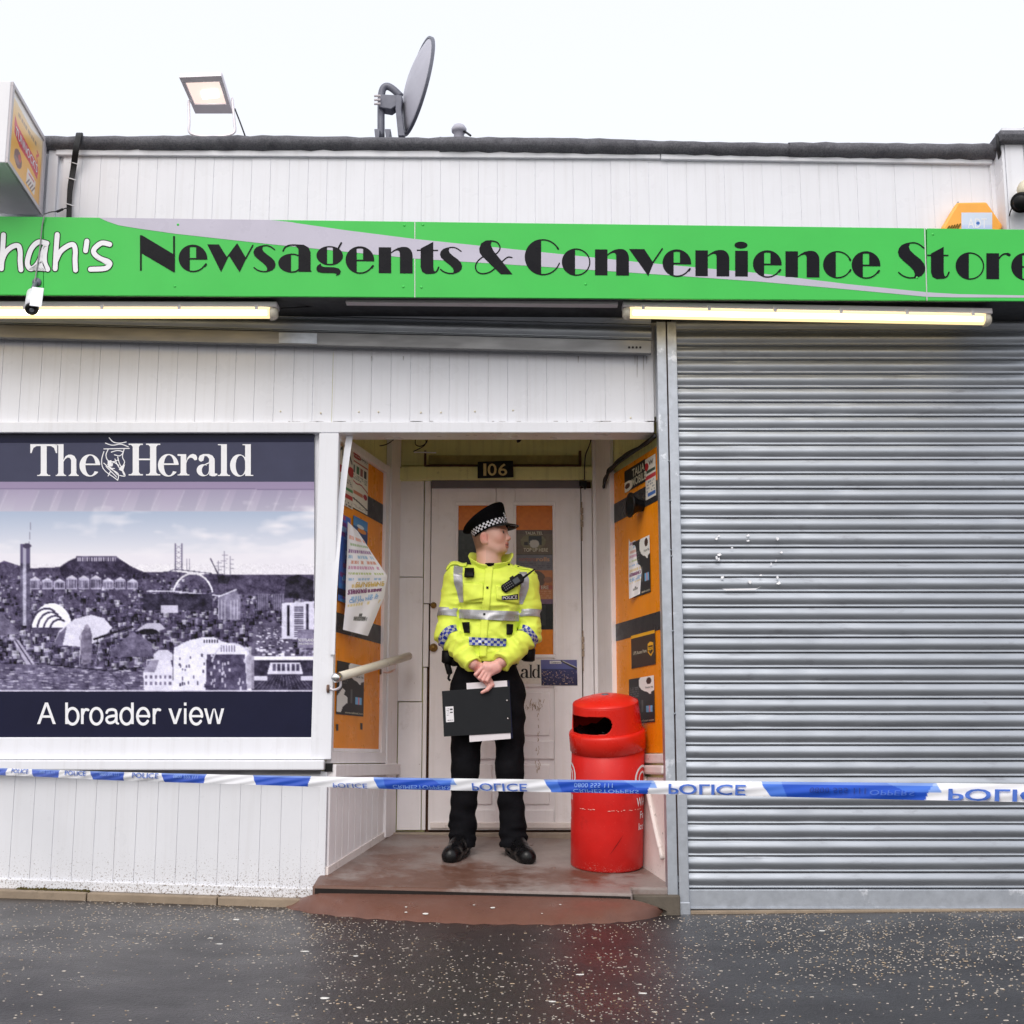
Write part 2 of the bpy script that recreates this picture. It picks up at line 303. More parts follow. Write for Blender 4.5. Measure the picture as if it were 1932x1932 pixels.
# ------------------------------------------------------------------ implicit surfaces for the figure
class SDF:
    def __init__(s, xs, ys, zs):
        s.a = [np.asarray(xs, np.float32), np.asarray(ys, np.float32), np.asarray(zs, np.float32)]
        s.F = np.full([len(q) for q in s.a], 0.2, np.float32)
    def sub_(s, lo, hi):
        sl = []
        for q, l, h in zip(s.a, lo, hi):
            i0, i1 = np.searchsorted(q, l), np.searchsorted(q, h, 'right'); sl.append(slice(i0, max(i1, i0 + 1)))
        sl = tuple(sl); g = np.meshgrid(s.a[0][sl[0]], s.a[1][sl[1]], s.a[2][sl[2]], indexing='ij', sparse=True); return sl, g
    def comb(s, sl, d, k, cut=False):
        a = s.F[sl]
        if cut: a2, d2 = -a, d
        else: a2, d2 = a, d
        h = np.maximum(k - np.abs(a2 - d2), 0) / k; r = np.minimum(a2, d2) - h * h * k * 0.25
        s.F[sl] = -r if cut else r
    def ell(s, c, r, k=0.01, R=None, cut=False):
        c, r = np.array(c), np.array(r, float); m = float(r.max()) + k + 0.02; sl, g = s.sub_(c - m, c + m)
        q = [g[i] - c[i] for i in range(3)]
        if R is not None: q = [sum(R[j][i] * q[j] for j in range(3)) for i in range(3)]     # columns of R are the axes
        e = np.sqrt(sum((q[i] / r[i]) ** 2 for i in range(3))); e2 = np.sqrt(sum((q[i] / r[i] ** 2) ** 2 for i in range(3))) + 1e-6
        s.comb(sl, e * (e - 1) / e2, k, cut); return s
    def cone(s, a, b, ra, rb, k=0.01, cut=False, fold=0.0, freq=90.0, ph=0.0):
        a, b = np.array(a, float), np.array(b, float); m = max(ra, rb) + k + 0.02; sl, g = s.sub_(np.minimum(a, b) - m, np.maximum(a, b) + m)
        ab = b - a; q = [g[i] - a[i] for i in range(3)]; t = np.clip(sum(q[i] * ab[i] for i in range(3)) / (ab @ ab), 0, 1)
        d = np.sqrt(sum((q[i] - t * ab[i]) ** 2 for i in range(3))) - (ra + (rb - ra) * t)
        if fold: d = d - fold * np.sin(freq * t * np.linalg.norm(ab) + ph + 9 * q[0] - 14 * q[1]) * np.sin(23 * q[0] + 17 * q[2] + ph)
        s.comb(sl, d, k, cut); return s
    def loft(s, sec, k=0.02, p=2.4):           # sec: (z, cx, cy, a, b) from low to high
        sec = sorted(sec); z = np.array([q[0] for q in sec]); A = np.array(sec); m = 0.05
        lo = (min(A[:, 1] - A[:, 3]) - m, min(A[:, 2] - A[:, 4]) - m, z[0] - m); hi = (max(A[:, 1] + A[:, 3]) + m, max(A[:, 2] + A[:, 4]) + m, z[-1] + m)
        sl, g = s.sub_(lo, hi); cx, cy, a, b = [np.interp(g[2], z, A[:, i]) for i in (1, 2, 3, 4)]
        e = (np.abs((g[0] - cx) / a) ** p + np.abs((g[1] - cy) / b) ** p) ** (1 / p)
        d = (e - 1) * np.minimum(a, b); d = np.maximum(d, np.maximum(z[0] - g[2], g[2] - z[-1])); s.comb(sl, d, k); return s
    def clip(s, axis, v, keep_above=True):
        sh = [1, 1, 1]; sh[axis] = -1; q = s.a[axis].reshape(sh); s.F = np.maximum(s.F, (v - q) if keep_above else (q - v)); return s
    def nets(s):
        F = s.F; S = F < 0; n = np.array(F.shape)
        cs = [(i, j, k) for i in (0, 1) for j in (0, 1) for k in (0, 1)]
        cnt = sum(S[i:n[0] - 1 + i, j:n[1] - 1 + j, k:n[2] - 1 + k].astype(np.int8) for i, j, k in cs)
        act = np.argwhere((cnt > 0) & (cnt < 8)); idx = -np.ones(n - 1, np.int64); idx[tuple(act.T)] = np.arange(len(act))
        acc = np.zeros((len(act), 3)); num = np.zeros((len(act), 1))
        for c in cs:
            for ax in range(3):
                if c[ax]: continue
                d = list(c); d[ax] = 1; p0, p1 = act + np.array(c), act + np.array(d)
                f0, f1 = F[tuple(p0.T)], F[tuple(p1.T)]; x = (f0 < 0) != (f1 < 0); t = np.where(x, f0 / np.where(x, f0 - f1, 1), 0)
                q = np.array(c)[None] + np.zeros((len(act), 3)); q[:, ax] += t; acc += q * x[:, None]; num += x[:, None]
        g = act + acc / num; V = np.stack([np.interp(g[:, i], np.arange(n[i]), s.a[i]) for i in range(3)], 1)
        Q = []
        for ax in range(3):
            u, v = (ax + 1) % 3, (ax + 2) % 3; sl0 = [slice(1, -1)] * 3; sl1 = [slice(1, -1)] * 3; sl0[ax] = slice(0, -1); sl1[ax] = slice(1, None)
            A, B = S[tuple(sl0)], S[tuple(sl1)]; e = np.argwhere(A != B); inside = A[tuple(e.T)]; base = e.copy(); base[:, u] += 1; base[:, v] += 1
            def cell(du, dv): q = base.copy(); q[:, u] += du; q[:, v] += dv; return idx[tuple(q.T)]
            qd = np.stack([cell(-1, -1), cell(0, -1), cell(0, 0), cell(-1, 0)], 1); qd[~inside] = qd[~inside][:, ::-1]; Q.append(qd)
        Q = np.concatenate(Q); return V, Q[(Q >= 0).all(1)]
    def mesh(s, name, m, col=None):
        V, Q = s.nets(); me = bpy.data.meshes.new(name); me.from_pydata(V.tolist(), [], Q.tolist()); me.materials.append(m)
        me.polygons.foreach_set('use_smooth', [True] * len(me.polygons))
        if col is not None:
            c = col(V); a = me.color_attributes.new('Col', 'FLOAT_COLOR', 'POINT'); a.data.foreach_set('color', np.concatenate([c, np.ones((len(V), 1))], 1).astype(np.float32).ravel())
        return me, V, Q
def axis_grid(parts):                          # parts: (from, to, step)
    return np.concatenate([np.arange(a, b, st) for a, b, st in parts])

def vnoise(x, y, z, seed=0):                   # smooth value noise on broadcastable coordinates
    r = np.random.RandomState(seed).rand(64, 64, 64).astype(np.float32)
    x, y, z = np.broadcast_arrays(x, y, z); i, j, k = [np.floor(q).astype(int) for q in (x, y, z)]; a, b, c = x - i, y - j, z - k
    a, b, c = [q * q * (3 - 2 * q) for q in (a, b, c)]; out = 0
    for di in (0, 1):
        for dj in (0, 1):
            for dk in (0, 1): out = out + r[(i + di) % 64, (j + dj) % 64, (k + dk) % 64] * (a if di else 1 - a) * (b if dj else 1 - b) * (c if dk else 1 - c)
    return out
# ------------------------------------------------------------------ ground
M_ASPHALT = mat('wet_asphalt', C(38, 36, 40), 0.32, var=0.14, vscale=1.3, rvar=0.08, bump=1.0, bscale=85, spec=0.42, spots=[(C(20, 20, 22), 48, 0.46, 0.62, 0.75), (C(92, 88, 90), 60, 0.60, 0.70, 0.45)])
M_CHIP = [mat('pale_stone_chip', C(196, 186, 174), 0.6, var=0.15, vscale=30), mat('grey_stone_chip', C(160, 150, 140), 0.6, var=0.15, vscale=30), mat('buff_stone_chip', C(182, 160, 132), 0.6, var=0.15, vscale=30), mat('white_spot', C(226, 224, 218), 0.6, var=0.05)]
M_KERB = mat('worn_kerb_stone', C(150, 134, 116), 0.8, var=0.14, vscale=9, bump=0.5, bscale=90, spots=[(C(84, 78, 52), 12, 0.6, 0.72, 0.7), (C(96, 86, 76), 40, 0.6, 0.7, 0.5)])
M_MOSS = mat('moss', C(74, 66, 30), 0.95, var=0.35, vscale=60, bump=1.0, bscale=150)
M_RED = mat('worn_red_floor_paint', C(106, 76, 64), 0.42, var=0.10, vscale=4, rvar=0.16, bump=0.25, bscale=120, spots=[(C(146, 136, 132), 1.7, 0.44, 0.56, 0.85), (C(86, 58, 50), 6, 0.56, 0.72, 0.5), (C(186, 174, 168), 9, 0.66, 0.74, 0.5), (C(60, 52, 48), 70, 0.66, 0.72, 0.5)])
M_APRON = mat('red_apron_paint', C(112, 78, 67), 0.38, var=0.08, vscale=5, rvar=0.15, bump=0.2, bscale=140, spots=[(C(96, 62, 52), 5, 0.55, 0.7, 0.5), (C(70, 58, 52), 80, 0.66, 0.72, 0.5)])
M_CONC = mat('dark_concrete', C(96, 88, 78), 0.7, var=0.2, vscale=14, bump=0.5, bscale=100)
xs = np.unique(np.concatenate([np.linspace(-80, -4, 12), np.linspace(-4, 4, 65), np.linspace(4, 80, 12)]))
ys = np.unique(np.concatenate([np.linspace(-80, -8, 12), np.linspace(-8, 0, 33), np.linspace(0, 80, 9)]))
vs = [(x, y, gz(x, y) + 0.0005 * math.sin(1.1 * x + 0.7 * y) * math.sin(0.9 * y)) for y in ys for x in xs]; nx = len(xs)
mb = MB().add(vs, [(j * nx + i, j * nx + i + 1, (j + 1) * nx + i + 1, (j + 1) * nx + i) for j in range(len(ys) - 1) for i in range(nx - 1)])
tag(mb.build('pavement', M_ASPHALT, smooth=True), kind='structure')
def on_ground(px, py):
    p = on_plane(px, py, Vector((0, 0, 0.02)), Vector((0, 0, 1)))
    for _ in range(6): p = on_plane(px, py, Vector((0, 0, gz(p.x, p.y))), Vector((0, 0, 1)))
    return p
front = [(530, 1708), (548, 1716), (580, 1722), (620, 1727), (700, 1734), (800, 1740), (900, 1744), (1050, 1745), (1150, 1742), (1220, 1735), (1258, 1723)]
back = [(530, 1707.5), (556, 1699), (598, 1686), (700, 1687), (800, 1688.5), (900, 1690), (1000, 1692), (1100, 1694), (1190, 1697), (1228, 1708), (1258, 1722)]
fx, fy = zip(*front); bx, by = zip(*back); rows = []
for k in range(41):
    px = 530 + 728 * k / 40; f = on_ground(px + 2 * math.sin(k * 1.9), float(np.interp(px, fx, fy)) + 1.2 * math.sin(k * 2.3)); f.z = gz(f.x, f.y) - 0.002
    e = min(1, min(px - 530, 1258 - px) / 60); e = e * e * (3 - 2 * e); py_ = float(np.interp(px, bx, by)); b = on_ground(px, py_ + 0.3).lerp(P(px, py_, -0.232), e) if px < 1000 else P(px, py_, -0.232 + 0.075 * max(0, (px - 1190) / 68)); b.z += 0.001 + 0.007 * (1 - e)
    b2 = b + Vector((0, 0.05 * e, -0.002))
    m1, m2 = f.lerp(b, 0.12), f.lerp(b, 0.55); m1.z += 0.012 * e + 0.005; m2.z += 0.006 * e + 0.004
    rows.append([f, m1, m2, b, b2])
mb = MB().add([p for r in rows for p in r], [(i * 5 + j, (i + 1) * 5 + j, (i + 1) * 5 + j + 1, i * 5 + j + 1) for i in range(40) for j in range(4)])
tag(mb.build('entrance_apron', M_APRON, smooth=True), kind='structure')
AP = [(f.x, f.y) for f in (r[0] for r in rows)]
# scattered pale chips
mb = MB(); n = 0
while n < 9500:
    x, y = rng.uniform(-3.3, 3.3), -0.06 - 3.1 * rng.random() ** 1.15
    cl = math.sin(2.3 * x + 1.3) * math.sin(1.9 * y + 0.5 * x) + 0.6 * math.sin(6.1 * x - 3.7 * y) * math.sin(4.3 * y + 2)
    if rng.random() > 0.48 + 0.38 * cl: continue
    if x < -1.1 and rng.random() < 0.15: continue
    if -1.2 < x < 0.8 and y > np.interp(x, [a for a, _ in AP], [b for _, b in AP]) - 0.01: continue
    n += 1; big = rng.random(); s = rng.uniform(0.0016, 0.0042) if big < 0.96 else (rng.uniform(0.005, 0.008) if big < 0.997 else rng.uniform(0.010, 0.016))
    a0 = rng.uniform(0, 6.28); el = rng.uniform(0.6, 1.0); z = gz(x, y); ring = []
    for k in range(6):
        a = a0 + k * 1.047; r = s * rng.uniform(0.75, 1.2); ring.append((x + r * math.cos(a), y + r * el * math.sin(a), z + 0.0016))
    base = [(x + (q[0] - x) * 1.12, y + (q[1] - y) * 1.12, z - 0.001) for q in ring]
    mb.add(ring + base, [tuple(range(6))] + [(i, i + 6, (i + 1) % 6 + 6, (i + 1) % 6) for i in range(6)], 3 if s > 0.0095 else rng.choice([0, 0, 1, 2]))
tag(mb.build('gravel_chips', M_CHIP), 'pale stone chips scattered in the wet dark asphalt', 'stone chips', kind='stuff')
mb = MB()      # gum spots and chips on the apron
for px, py, s in [(940, 1719, 0.012), (910, 1713, 0.006), (812, 1735, 0.014), (772, 1719, 0.006), (1025, 1732, 0.005), (1075, 1712, 0.006), (770, 1737, 0.007)]:
    k = (px - 530) / 728 * 40; r = rows[int(k)]; fr = float(np.clip((np.interp(px, fx, fy) - py) / (np.interp(px, fx, fy) - np.interp(px, bx, by)), 0.15, 0.95))
    c = r[1].lerp(r[3], (fr - 0.12) / 0.88) + Vector((0, 0, 0.004)); nn = (r[3] - r[1]).normalized()
    mb.add([c + Vector((s * math.cos(q * 0.9), 0, 0)) + nn * (s * 0.8 * math.sin(q * 0.9)) for q in range(7)], [tuple(range(7))])
tag(mb.build('gum_spots', M_CHIP[3]), kind='stuff', label='flattened pale gum spots trodden into the red apron', cat='gum')

# kerb stones along the foot of the left wall, threshold under the shutter
for i, (a, b) in enumerate([(-3.4, -2.52), (-2.515, -2.02), (-2.015, -1.4), (-1.395, -0.96)]):
    pts = [(a, -0.075, gz(a, 0) + 0.036), (b, -0.075, gz(b, 0) + 0.036), (b, -0.075, gz(b, 0) - 0.05), (a, -0.075, gz(a, 0) - 0.05)]
    tag(MB().prism(pts, (0, 0.1, 0)).build('kerb', M_KERB, bevel=0.006), kind='structure')
mb = MB()
for k in range(26):
    x = -2.36 + 0.0135 * k; z = gz(x, 0) + 0.037
    mb.lathe([(0.012 * rng.uniform(0.6, 1.2), 0), (0.010, 0.006), (0.004, rng.uniform(0.008, 0.014)), (0, 0.012)], 7, Matrix.Translation((x, -0.028 + rng.uniform(-.008, .008), z - 0.002)))
tag(mb.build('moss', M_MOSS, smooth=True), 'brown green moss tuft on the kerb below the white cladding', 'moss', kind='stuff')
tag(MB().prism([(0.83, -0.10, -0.02), (3.4, -0.10, -0.01), (3.4, -0.10, 0.046), (0.83, -0.10, 0.03)], (0, 0.14, 0)).build('threshold', M_KERB, bevel=0.004), kind='structure')

# ramp up to the door
LA, LB = Vector((-0.905, 0, 0)), Vector((-0.675, 1.05, 0)); RA, RB = Vector((0.76, 0, 0)), Vector((0.495, 1.05, 0))
N_ = 18; tops = []
poly = [(-0.928, -0.215), (0.56, -0.215), (0.565, -0.09), (0.80, -0.08), (0.80, 0.0)] + [(RA.x + (RB.x - RA.x) * t + 0.02, 1.08 * t) for t in (0.5, 1)] + [(LB.x - 0.02, 1.08), (LA.x - 0.02, 0.0), (-0.928, -0.03)]
mb = MB().prism([(x, y, rz(x, y)) for x, y in poly], (0, 0, -0.3))
for i, v in enumerate(mb.v[len(poly):]): mb.v[len(poly) + i] = (v[0], v[1], -0.12)
# the underside of the nosing is set back so that a dark joint shows above the apron
tag(mb.build('entrance_ramp', M_RED, bevel=0.012, bseg=3), kind='structure')
tag(MB().prism([(-0.915, -0.2185, 0.05), (0.55, -0.2185, 0.02), (0.55, -0.2185, rz(0.55, -0.215) - 0.013), (-0.915, -0.2185, rz(-0.915, -0.215) - 0.013)], (0, 0.01, 0)).build('ramp_joint', mat('black_joint', C(34, 28, 26), .9), None), kind='structure')
tag(MB().box(0.568, 0.79, -0.14, -0.082, -0.1, 0.105).build('ramp_step', M_CONC, bevel=0.008), kind='structure')
tag(MB().box(-0.7, 0.53, 0.985, 1.06, 0.2, rz(0, 1.0) + 0.022).build('door_threshold', mat('stone_threshold', C(150, 136, 122), 0.6, var=0.12, vscale=20), bevel=0.006), kind='structure')

# ------------------------------------------------------------------ the shop
SHOP = thing('shop_building', 'single storey white clad shop with dark felt roof edge and recessed doorway', 'shop', (-0.1, 0.5, 0))
def part(name, mb, m, bevel=0.0, parent=None, smooth=False): return mb.build(name, m, parent or SHOP, smooth, bevel)
# solid walls behind the cladding
part('wall', MB().box(-3.4, -0.95, 0.016, 0.16, -0.1, 3.9), M_WHITE)
part('wall', MB().box(0.80, 3.3, 0.02, 0.18, -0.1, 3.9), M_WHITE)
part('wall', MB().box(-0.95, 0.80, 0.016, 0.16, 2.46, 3.9), M_WHITE)
part('roof', MB().box(-3.4, 2.56, 0.02, 6, 3.86, 3.93), M_FELT)
part('recess_ceiling', MB().box(-1.1, 0.95, 0.16, 1.4, 2.78, 2.86), M_LEMON)
# boards
def boards(x0, x1, z0, z1, first, pitch, m, zf=None, gap=0.0010, dep=0.003):
    x = first
    while x - pitch > x0: x -= pitch
    while x < x1:
        a, b = max(x0, x + gap), min(x1, x + pitch - gap)
        if b - a > 0.01:
            lo = zf(a) if zf else z0; lo2 = zf(b) if zf else z0; d = rng.uniform(-0.0012, 0.0012)
            mb = MB().prism([(a, d, lo), (b, d, lo2), (b, d, z1), (a, d, z1)], (0, 0.013, 0))
            mb.prism([(b, d + dep, lo2), (min(b + 0.006, x1), d + dep, lo2), (min(b + 0.006, x1), d + dep, z1), (b, d + dep, z1)], (0, 0.008, 0))
            part('cladding_board', mb, m, 0.001)
        x += pitch
zS = P(300, 1455, 0).z; zL0, zL1 = P(600, 797, 0).z, P(600, 600, 0).z
boards(-3.3, -0.925, 0, zS, P(26.6, 1500, 0).x, 0.1, M_WHITE_LOW, lambda x: gz(x, 0) + 0.075)
boards(-3.3, P(1233, 720, 0).x, zL0, 2.93, P(958, 1300 / 1.9876, 0).x, 0.1, M_WHITE)
boards(P(96, 350, 0).x, P(1880, 350, 0).x, 3.3, P(900, 286, 0).z, P(188, 350, 0).x, 0.1, M_WHITE, None, 0.0009, 0.0026)
mb = MB()      # plinth trim, follows the pavement
mb.prism([(-3.3, -0.014, gz(-3.3, 0) + 0.036), (-0.925, -0.014, gz(-0.925, 0) + 0.034), (-0.925, -0.014, gz(-.925, 0) + 0.082), (-3.3, -0.014, gz(-3.3, 0) + 0.082)], (0, 0.016, 0)); part('plinth_trim', mb, M_WHITE_LOW, 0.004)
part('corner_trim', MB().box(-0.935, -0.898, -0.013, 0.06, gz(-.92, 0) + 0.03, zS), M_WHITE_LOW, 0.003)
fbox('corner_trim', (88, 262, 106, 440), -0.012, 0.03, M_WHITE, SHOP); fbox('corner_trim', (1872, 298, 1890, 440), -0.012, 0.03, M_WHITE, SHOP)
qbox('trim_strip', [(105, 278), (1246, 286), (1246, 299), (105, 292)], -0.02, 0.03, M_WHITE, SHOP, 0.004)
qbox('trim_strip', [(1247, 287), (1873, 296), (1873, 309), (1247, 300)], -0.022, 0.03, M_WHITE, SHOP, 0.004)
# felt rolled over the parapet
cx = [80, 330, 600, 800, 1000, 1180, 1429, 1620, 1884]; ct = [252, 252, 253, 254.5, 256, 259, 265, 266, 268]; cb = [278, 279, 279.5, 281, 283, 286, 291, 293, 297]
segs = [(80, 262, 0.0), (261, 588, .003), (587, 830, 0.0), (829, 1200, .004), (1199, 1490, 0), (1489, 1880, .005)]
for a, b, d in segs:
    n = max(4, int((b - a) / 22)); vs, fs = [], []; K = 9
    for i in range(n + 1):
        px = a + (b - a) * i / n; t, u = P(px, float(np.interp(px, cx, ct)), -0.05), P(px, float(np.interp(px, cx, cb)), -0.05); h = (t.z - u.z) / 2; zc = (t.z + u.z) / 2
        w = 0.004 * math.sin(px * 0.09) + 0.003 * math.sin(px * 0.23 + 1)
        for k in range(K):
            an = math.radians(-100 + 200 * k / (K - 1)); rr = 1.0 + 0.05 * math.sin(px * .13 + k) + (rng.uniform(-0.06, 0.06))
            vs.append((t.x, -0.005 - (0.055 + d + w) * math.cos(an) * rr, zc + (h + d * 0.6) * math.sin(an) * (rr if k < K - 1 else 1)))
        vs.append((t.x, 0.35, zc + h - 0.01))
    K += 1; fs = [(i * K + k, (i + 1) * K + k, (i + 1) * K + k + 1, i * K + k + 1) for i in range(n) for k in range(K - 1)]
    part('roof_edge_felt', MB().add(vs, fs), M_FELT, smooth=True)
# neighbouring unit at the right edge
NB = thing('neighbouring_shop', 'white clad corner of the next shop standing proud at the far right', 'shop', (2.9, 0, 0))
xn = P(1899, 350, -0.13).x
part('wall', MB().box(xn, 4.2, -0.12, 0.02, 3.0, 3.98), M_WHITE, 0, NB)
for k in range(6): part('cladding_board', MB().box(xn + 0.004 + 0.1 * k, xn + 0.099 + 0.1 * k, -0.132, -0.119, 3.0, 3.96), M_WHITE, 0.002, NB)
part('cladding_board', MB().box(xn - 0.012, xn + 0.002, -0.128, 0.0, 3.0, 3.95), M_WHITE, 0.002, NB)
mb = MB(); zt = P(1905, 247, -0.15).z; zb = P(1905, 270, -0.15).z
prof = [(-0.13, zb), (-0.17, zb + 0.005), (-0.185, (zt + zb) / 2), (-0.17, zt - 0.004), (-0.12, zt), (0.3, zt - 0.005), (0.3, zb)]
mb.prism([(xn - 0.03, y, z) for y, z in prof], (1.6, 0, 0)); part('roof_edge_felt', mb, M_FELT, 0.006, NB)
# lintel beam, window surround
zb0, zb1 = P(600, 816, -0.03).z, P(600, 796, -0.03).z
part('lintel_beam', MB().box(-3.3, P(1234, 806, -0.03).x, -0.03, 0.13, zb0, zb1), M_WHITE, 0.004)
fbox('window_pillar', (594, 817, 632, 1433), -0.035, 0.075, M_WHITE, SHOP, 0.004)
fbox('window_rail', (-140, 1391, 593, 1433), -0.02, 0.05, M_WHITE, SHOP, 0.004)
fbox('window_sill', (-140, 1434, 611, 1453), -0.065, 0.10, M_WHITE, SHOP, 0.006)
part('painted_sill_shadow', MB().box(-3.3, -0.93, -0.02, 0.015, zS - 0.012, zS + 0.012), M_GALV_DARK)  # dark strip standing in for the shadow below the sill
for px, py in [(958 + 36.2 * k * 1.0 - 10, 1552 / 1.9876) for k in (0, 4, 7, 9, 11, 14, 16, 18, 23)]: pass
mb = MB()
for px, py in [(529, 776), (605, 779), (677, 777), (714, 777), (794, 778), (832, 778), (896, 776), (968, 774), (1190, 788)]:
    c = P(px, py, -0.004); mb.lathe([(0, -0.002), (0.004, -0.001), (0.0055, 0.004)], 8, Matrix.Translation(c) @ Matrix.Rotation(math.radians(90), 4, 'X') @ Matrix.Scale(-1, 4, (0, 0, 1)))
part('cover_cap', mb, M_CREAM, smooth=True)
o = SHOP.children[-1]; o['kind'] = 'stuff'
fbox('broken_sill_gap', (612, 1440, 627, 1456), -0.018, 0.02, M_BLACK, SHOP)
mb = MB()
for px, l in ((1197, 16), (1201, 40), (1213, 26), (1219, 14), (1090, 12), (700, 10), (760, 8)):
    mb.add([P(px, 672, -0.003), P(px + 2.2, 672, -0.003), P(px + 1.4, 672 + l, -0.003), P(px + .7, 672 + l, -0.003)], [(0, 1, 2, 3)])
for k in range(24):
    px = rng.uniform(500, 1225); w = rng.uniform(3, 22); mb.add([P(px, 795.5, -0.0025), P(px + w, 795.5, -0.0025), P(px + w * .9, 795.5 - rng.uniform(.5, 1.6), -0.0025), P(px, 795.5 - rng.uniform(.3, 1.4), -0.0025)], [(0, 1, 2, 3)])
part('grime_streaks', mb, mat('grey_grime', C(184, 181, 182), .7, var=.2, vscale=40))['kind'] = 'stuff'

# ---- recess walls, in each wall's own frame: s along the wall (0 front, 1 back), off = out into the recess
class Wall:
    def __init__(s, A, B, sign):
        s.A, s.d = A, B - A; t = s.d.normalized(); s.n = Vector((t.y, -t.x, 0)) * sign; s.L = s.d.length
    def pt(s, q, z, off=0.0): return s.A + s.d * q + s.n * off + Vector((0, 0, z))
    def hit(s, px, py, off=0.0): return on_plane(px, py, s.A + s.n * off, s.n)
    def sz(s, px, py): p = s.hit(px, py); return (p - s.A).dot(s.d) / s.d.length_squared, p.z
    def box(s, name, s0, s1, z0, z1, o0, o1, m, bevel=0.002, parent=None):
        return part(name, MB().prism([s.pt(s0, z0, o0), s.pt(s1, z0, o0), s.pt(s1, z1, o0), s.pt(s0, z1, o0)], s.n * (o1 - o0)), m, bevel, parent)
WL, WR = Wall(LA, LB, 1), Wall(RA, RB, -1)
z_or0 = WL.sz(700, 1418)[1]; z_or1 = WL.sz(717, 889)[1]; s_or = WL.sz(717, 1200)[0]
WL.box('recess_wall', -0.0, 1.05, 0.0, 2.8, -0.09, -0.004, M_LEMON)
OL = WL.box('side_window', 0.02, s_or, z_or0, z_or1, -0.004, 0.004, M_ORANGE); OL['label'] = 'orange film covered side window'
for a, b in ((1181, 1215), (950, 988)): WL.box('film_stripe', 0.02, s_or - 0.004, WL.sz(717, b)[1], WL.sz(717, a)[1], 0.0045, 0.006, M_CHAR, 0, OL)
WL.box('window_stile', s_or, s_or + 0.06, z_or0 - 0.03, z_or1 + 0.05, -0.002, 0.022, M_PAINT)
WL.box('window_head', 0.0, s_or + 0.06, z_or1 + 0.003, z_or1 + 0.045, -0.002, 0.024, M_PAINT)
WL.box('window_bottom_rail', 0.0, s_or + 0.06, z_or0 - 0.06, z_or0 - 0.004, -0.002, 0.026, M_PAINT)
WL.box('glazing_bead', 0.03, s_or - 0.004, z_or0 - 0.003, z_or0 + 0.014, 0.004, 0.014, M_PAINT)
WL.box('corner_post', s_or + 0.065, 0.985, rz(-.7, .9), 2.78, -0.002, 0.03, M_PAINT)
WL.box('side_sill', 0.0, 0.99, z_or0 - 0.125, z_or0 - 0.065, -0.002, 0.05, M_PAINT, 0.004)
k = 0.015
while k < 0.93:
    b = min(k + 0.088, 0.93)
    mb = MB().prism([WL.pt(k + 0.003, rz(-.9, 1.05 * k) + 0.03, 0.004), WL.pt(b - 0.003, rz(-.9, 1.05 * b) + 0.03, 0.004), WL.pt(b - 0.003, z_or0 - 0.127, 0.004), WL.pt(k + 0.003, z_or0 - 0.127, 0.004)], WL.n * 0.012)
    part('cladding_board', mb, M_PAINT, 0.002); k += 0.088
part('skirting', MB().prism([WL.pt(0.0, rz(-.9, 0) - 0.01, 0.002), WL.pt(0.95, rz(-.7, 1) - 0.01, 0.002), WL.pt(0.95, rz(-.7, 1) + 0.035, 0.002), WL.pt(0.0, rz(-.9, 0) + 0.035, 0.002)], WL.n * 0.02), M_PAINT_BASE, 0.002)
# right hand wall
z_r0 = WR.sz(1200, 1421)[1]; z_r1 = WR.sz(1200, 868)[1]
WR.box('recess_wall', 0.0, 1.05, 0.0, 2.8, -0.06, -0.004, M_LEMON)
s_r = WR.sz(1160, 1100)[0]
OR = WR.box('side_panel', 0.0, s_r, z_r0, z_r1, -0.004, 0.004, M_ORANGE); OR['label'] = 'orange film covered side panel'
for a, b in ((950, 986), (1178, 1210)):
    WR.box('film_stripe', 0.0, s_r - 0.004, WR.sz(1163, b)[1], WR.sz(1163, a)[1], 0.0045, 0.006, M_CHAR, 0, OR)
WR.box('frame_post', s_r, 0.99, rz(.5, 1), 2.78, -0.002, 0.02, M_PAINT); WR.box('frame_bead', s_r - 0.02, s_r + 0.03, rz(.5, 1), z_r1 + 0.02, -0.001, 0.03, M_PAINT)
WR.box('base_panel', 0.0, s_r, 0.05, z_r0 - 0.12, -0.002, 0.012, M_PAINT_BASE)
WR.box('base_moulding', 0.0, s_r, z_r0 - 0.05, z_r0 - 0.004, -0.002, 0.022, M_PAINT_BASE, 0.006); WR.box('base_moulding', 0.0, s_r, z_r0 - 0.105, z_r0 - 0.06, -0.002, 0.032, M_PAINT_BASE, 0.01)
# ---- back wall with the door
YB_ = 1.05
part('back_wall', MB().box(-0.80, 0.62, YB_ + 0.03, YB_ + 0.12, 0, 2.8), M_LEMON)
fbox('transom_panel', (752, 800, 1118, 878), YB_ + 0.018, 0.02, M_LEMON, SHOP)
fbox('door_head', (742, 880, 1126, 905), YB_ - 0.045, 0.08, M_LEMON, SHOP, 0.005)
fbox('old_sign_rail', (809, 859, 1092, 876), YB_ - 0.01, 0.03, mat('brown_rail', C(156, 144, 88), 0.6, var=0.25, vscale=15), SHOP, 0.002)
fbox('sign_rail_lip', (801, 876, 1096, 880), YB_ - 0.05, 0.03, M_RUST, SHOP)
for a, b in ((800, 804), (1092, 1097)): fbox('rail_bracket', (a, 850, b, 878), YB_ - 0.045, 0.03, M_RUST, SHOP)
fbox('door_post', (738, 818, 750, 1572), YB_ - 0.05, 0.09, M_PAINT, SHOP, 0.004)
fbox('door_post', (1121, 818, 1136, 1572), YB_ - 0.05, 0.09, M_PAINT, SHOP, 0.004)
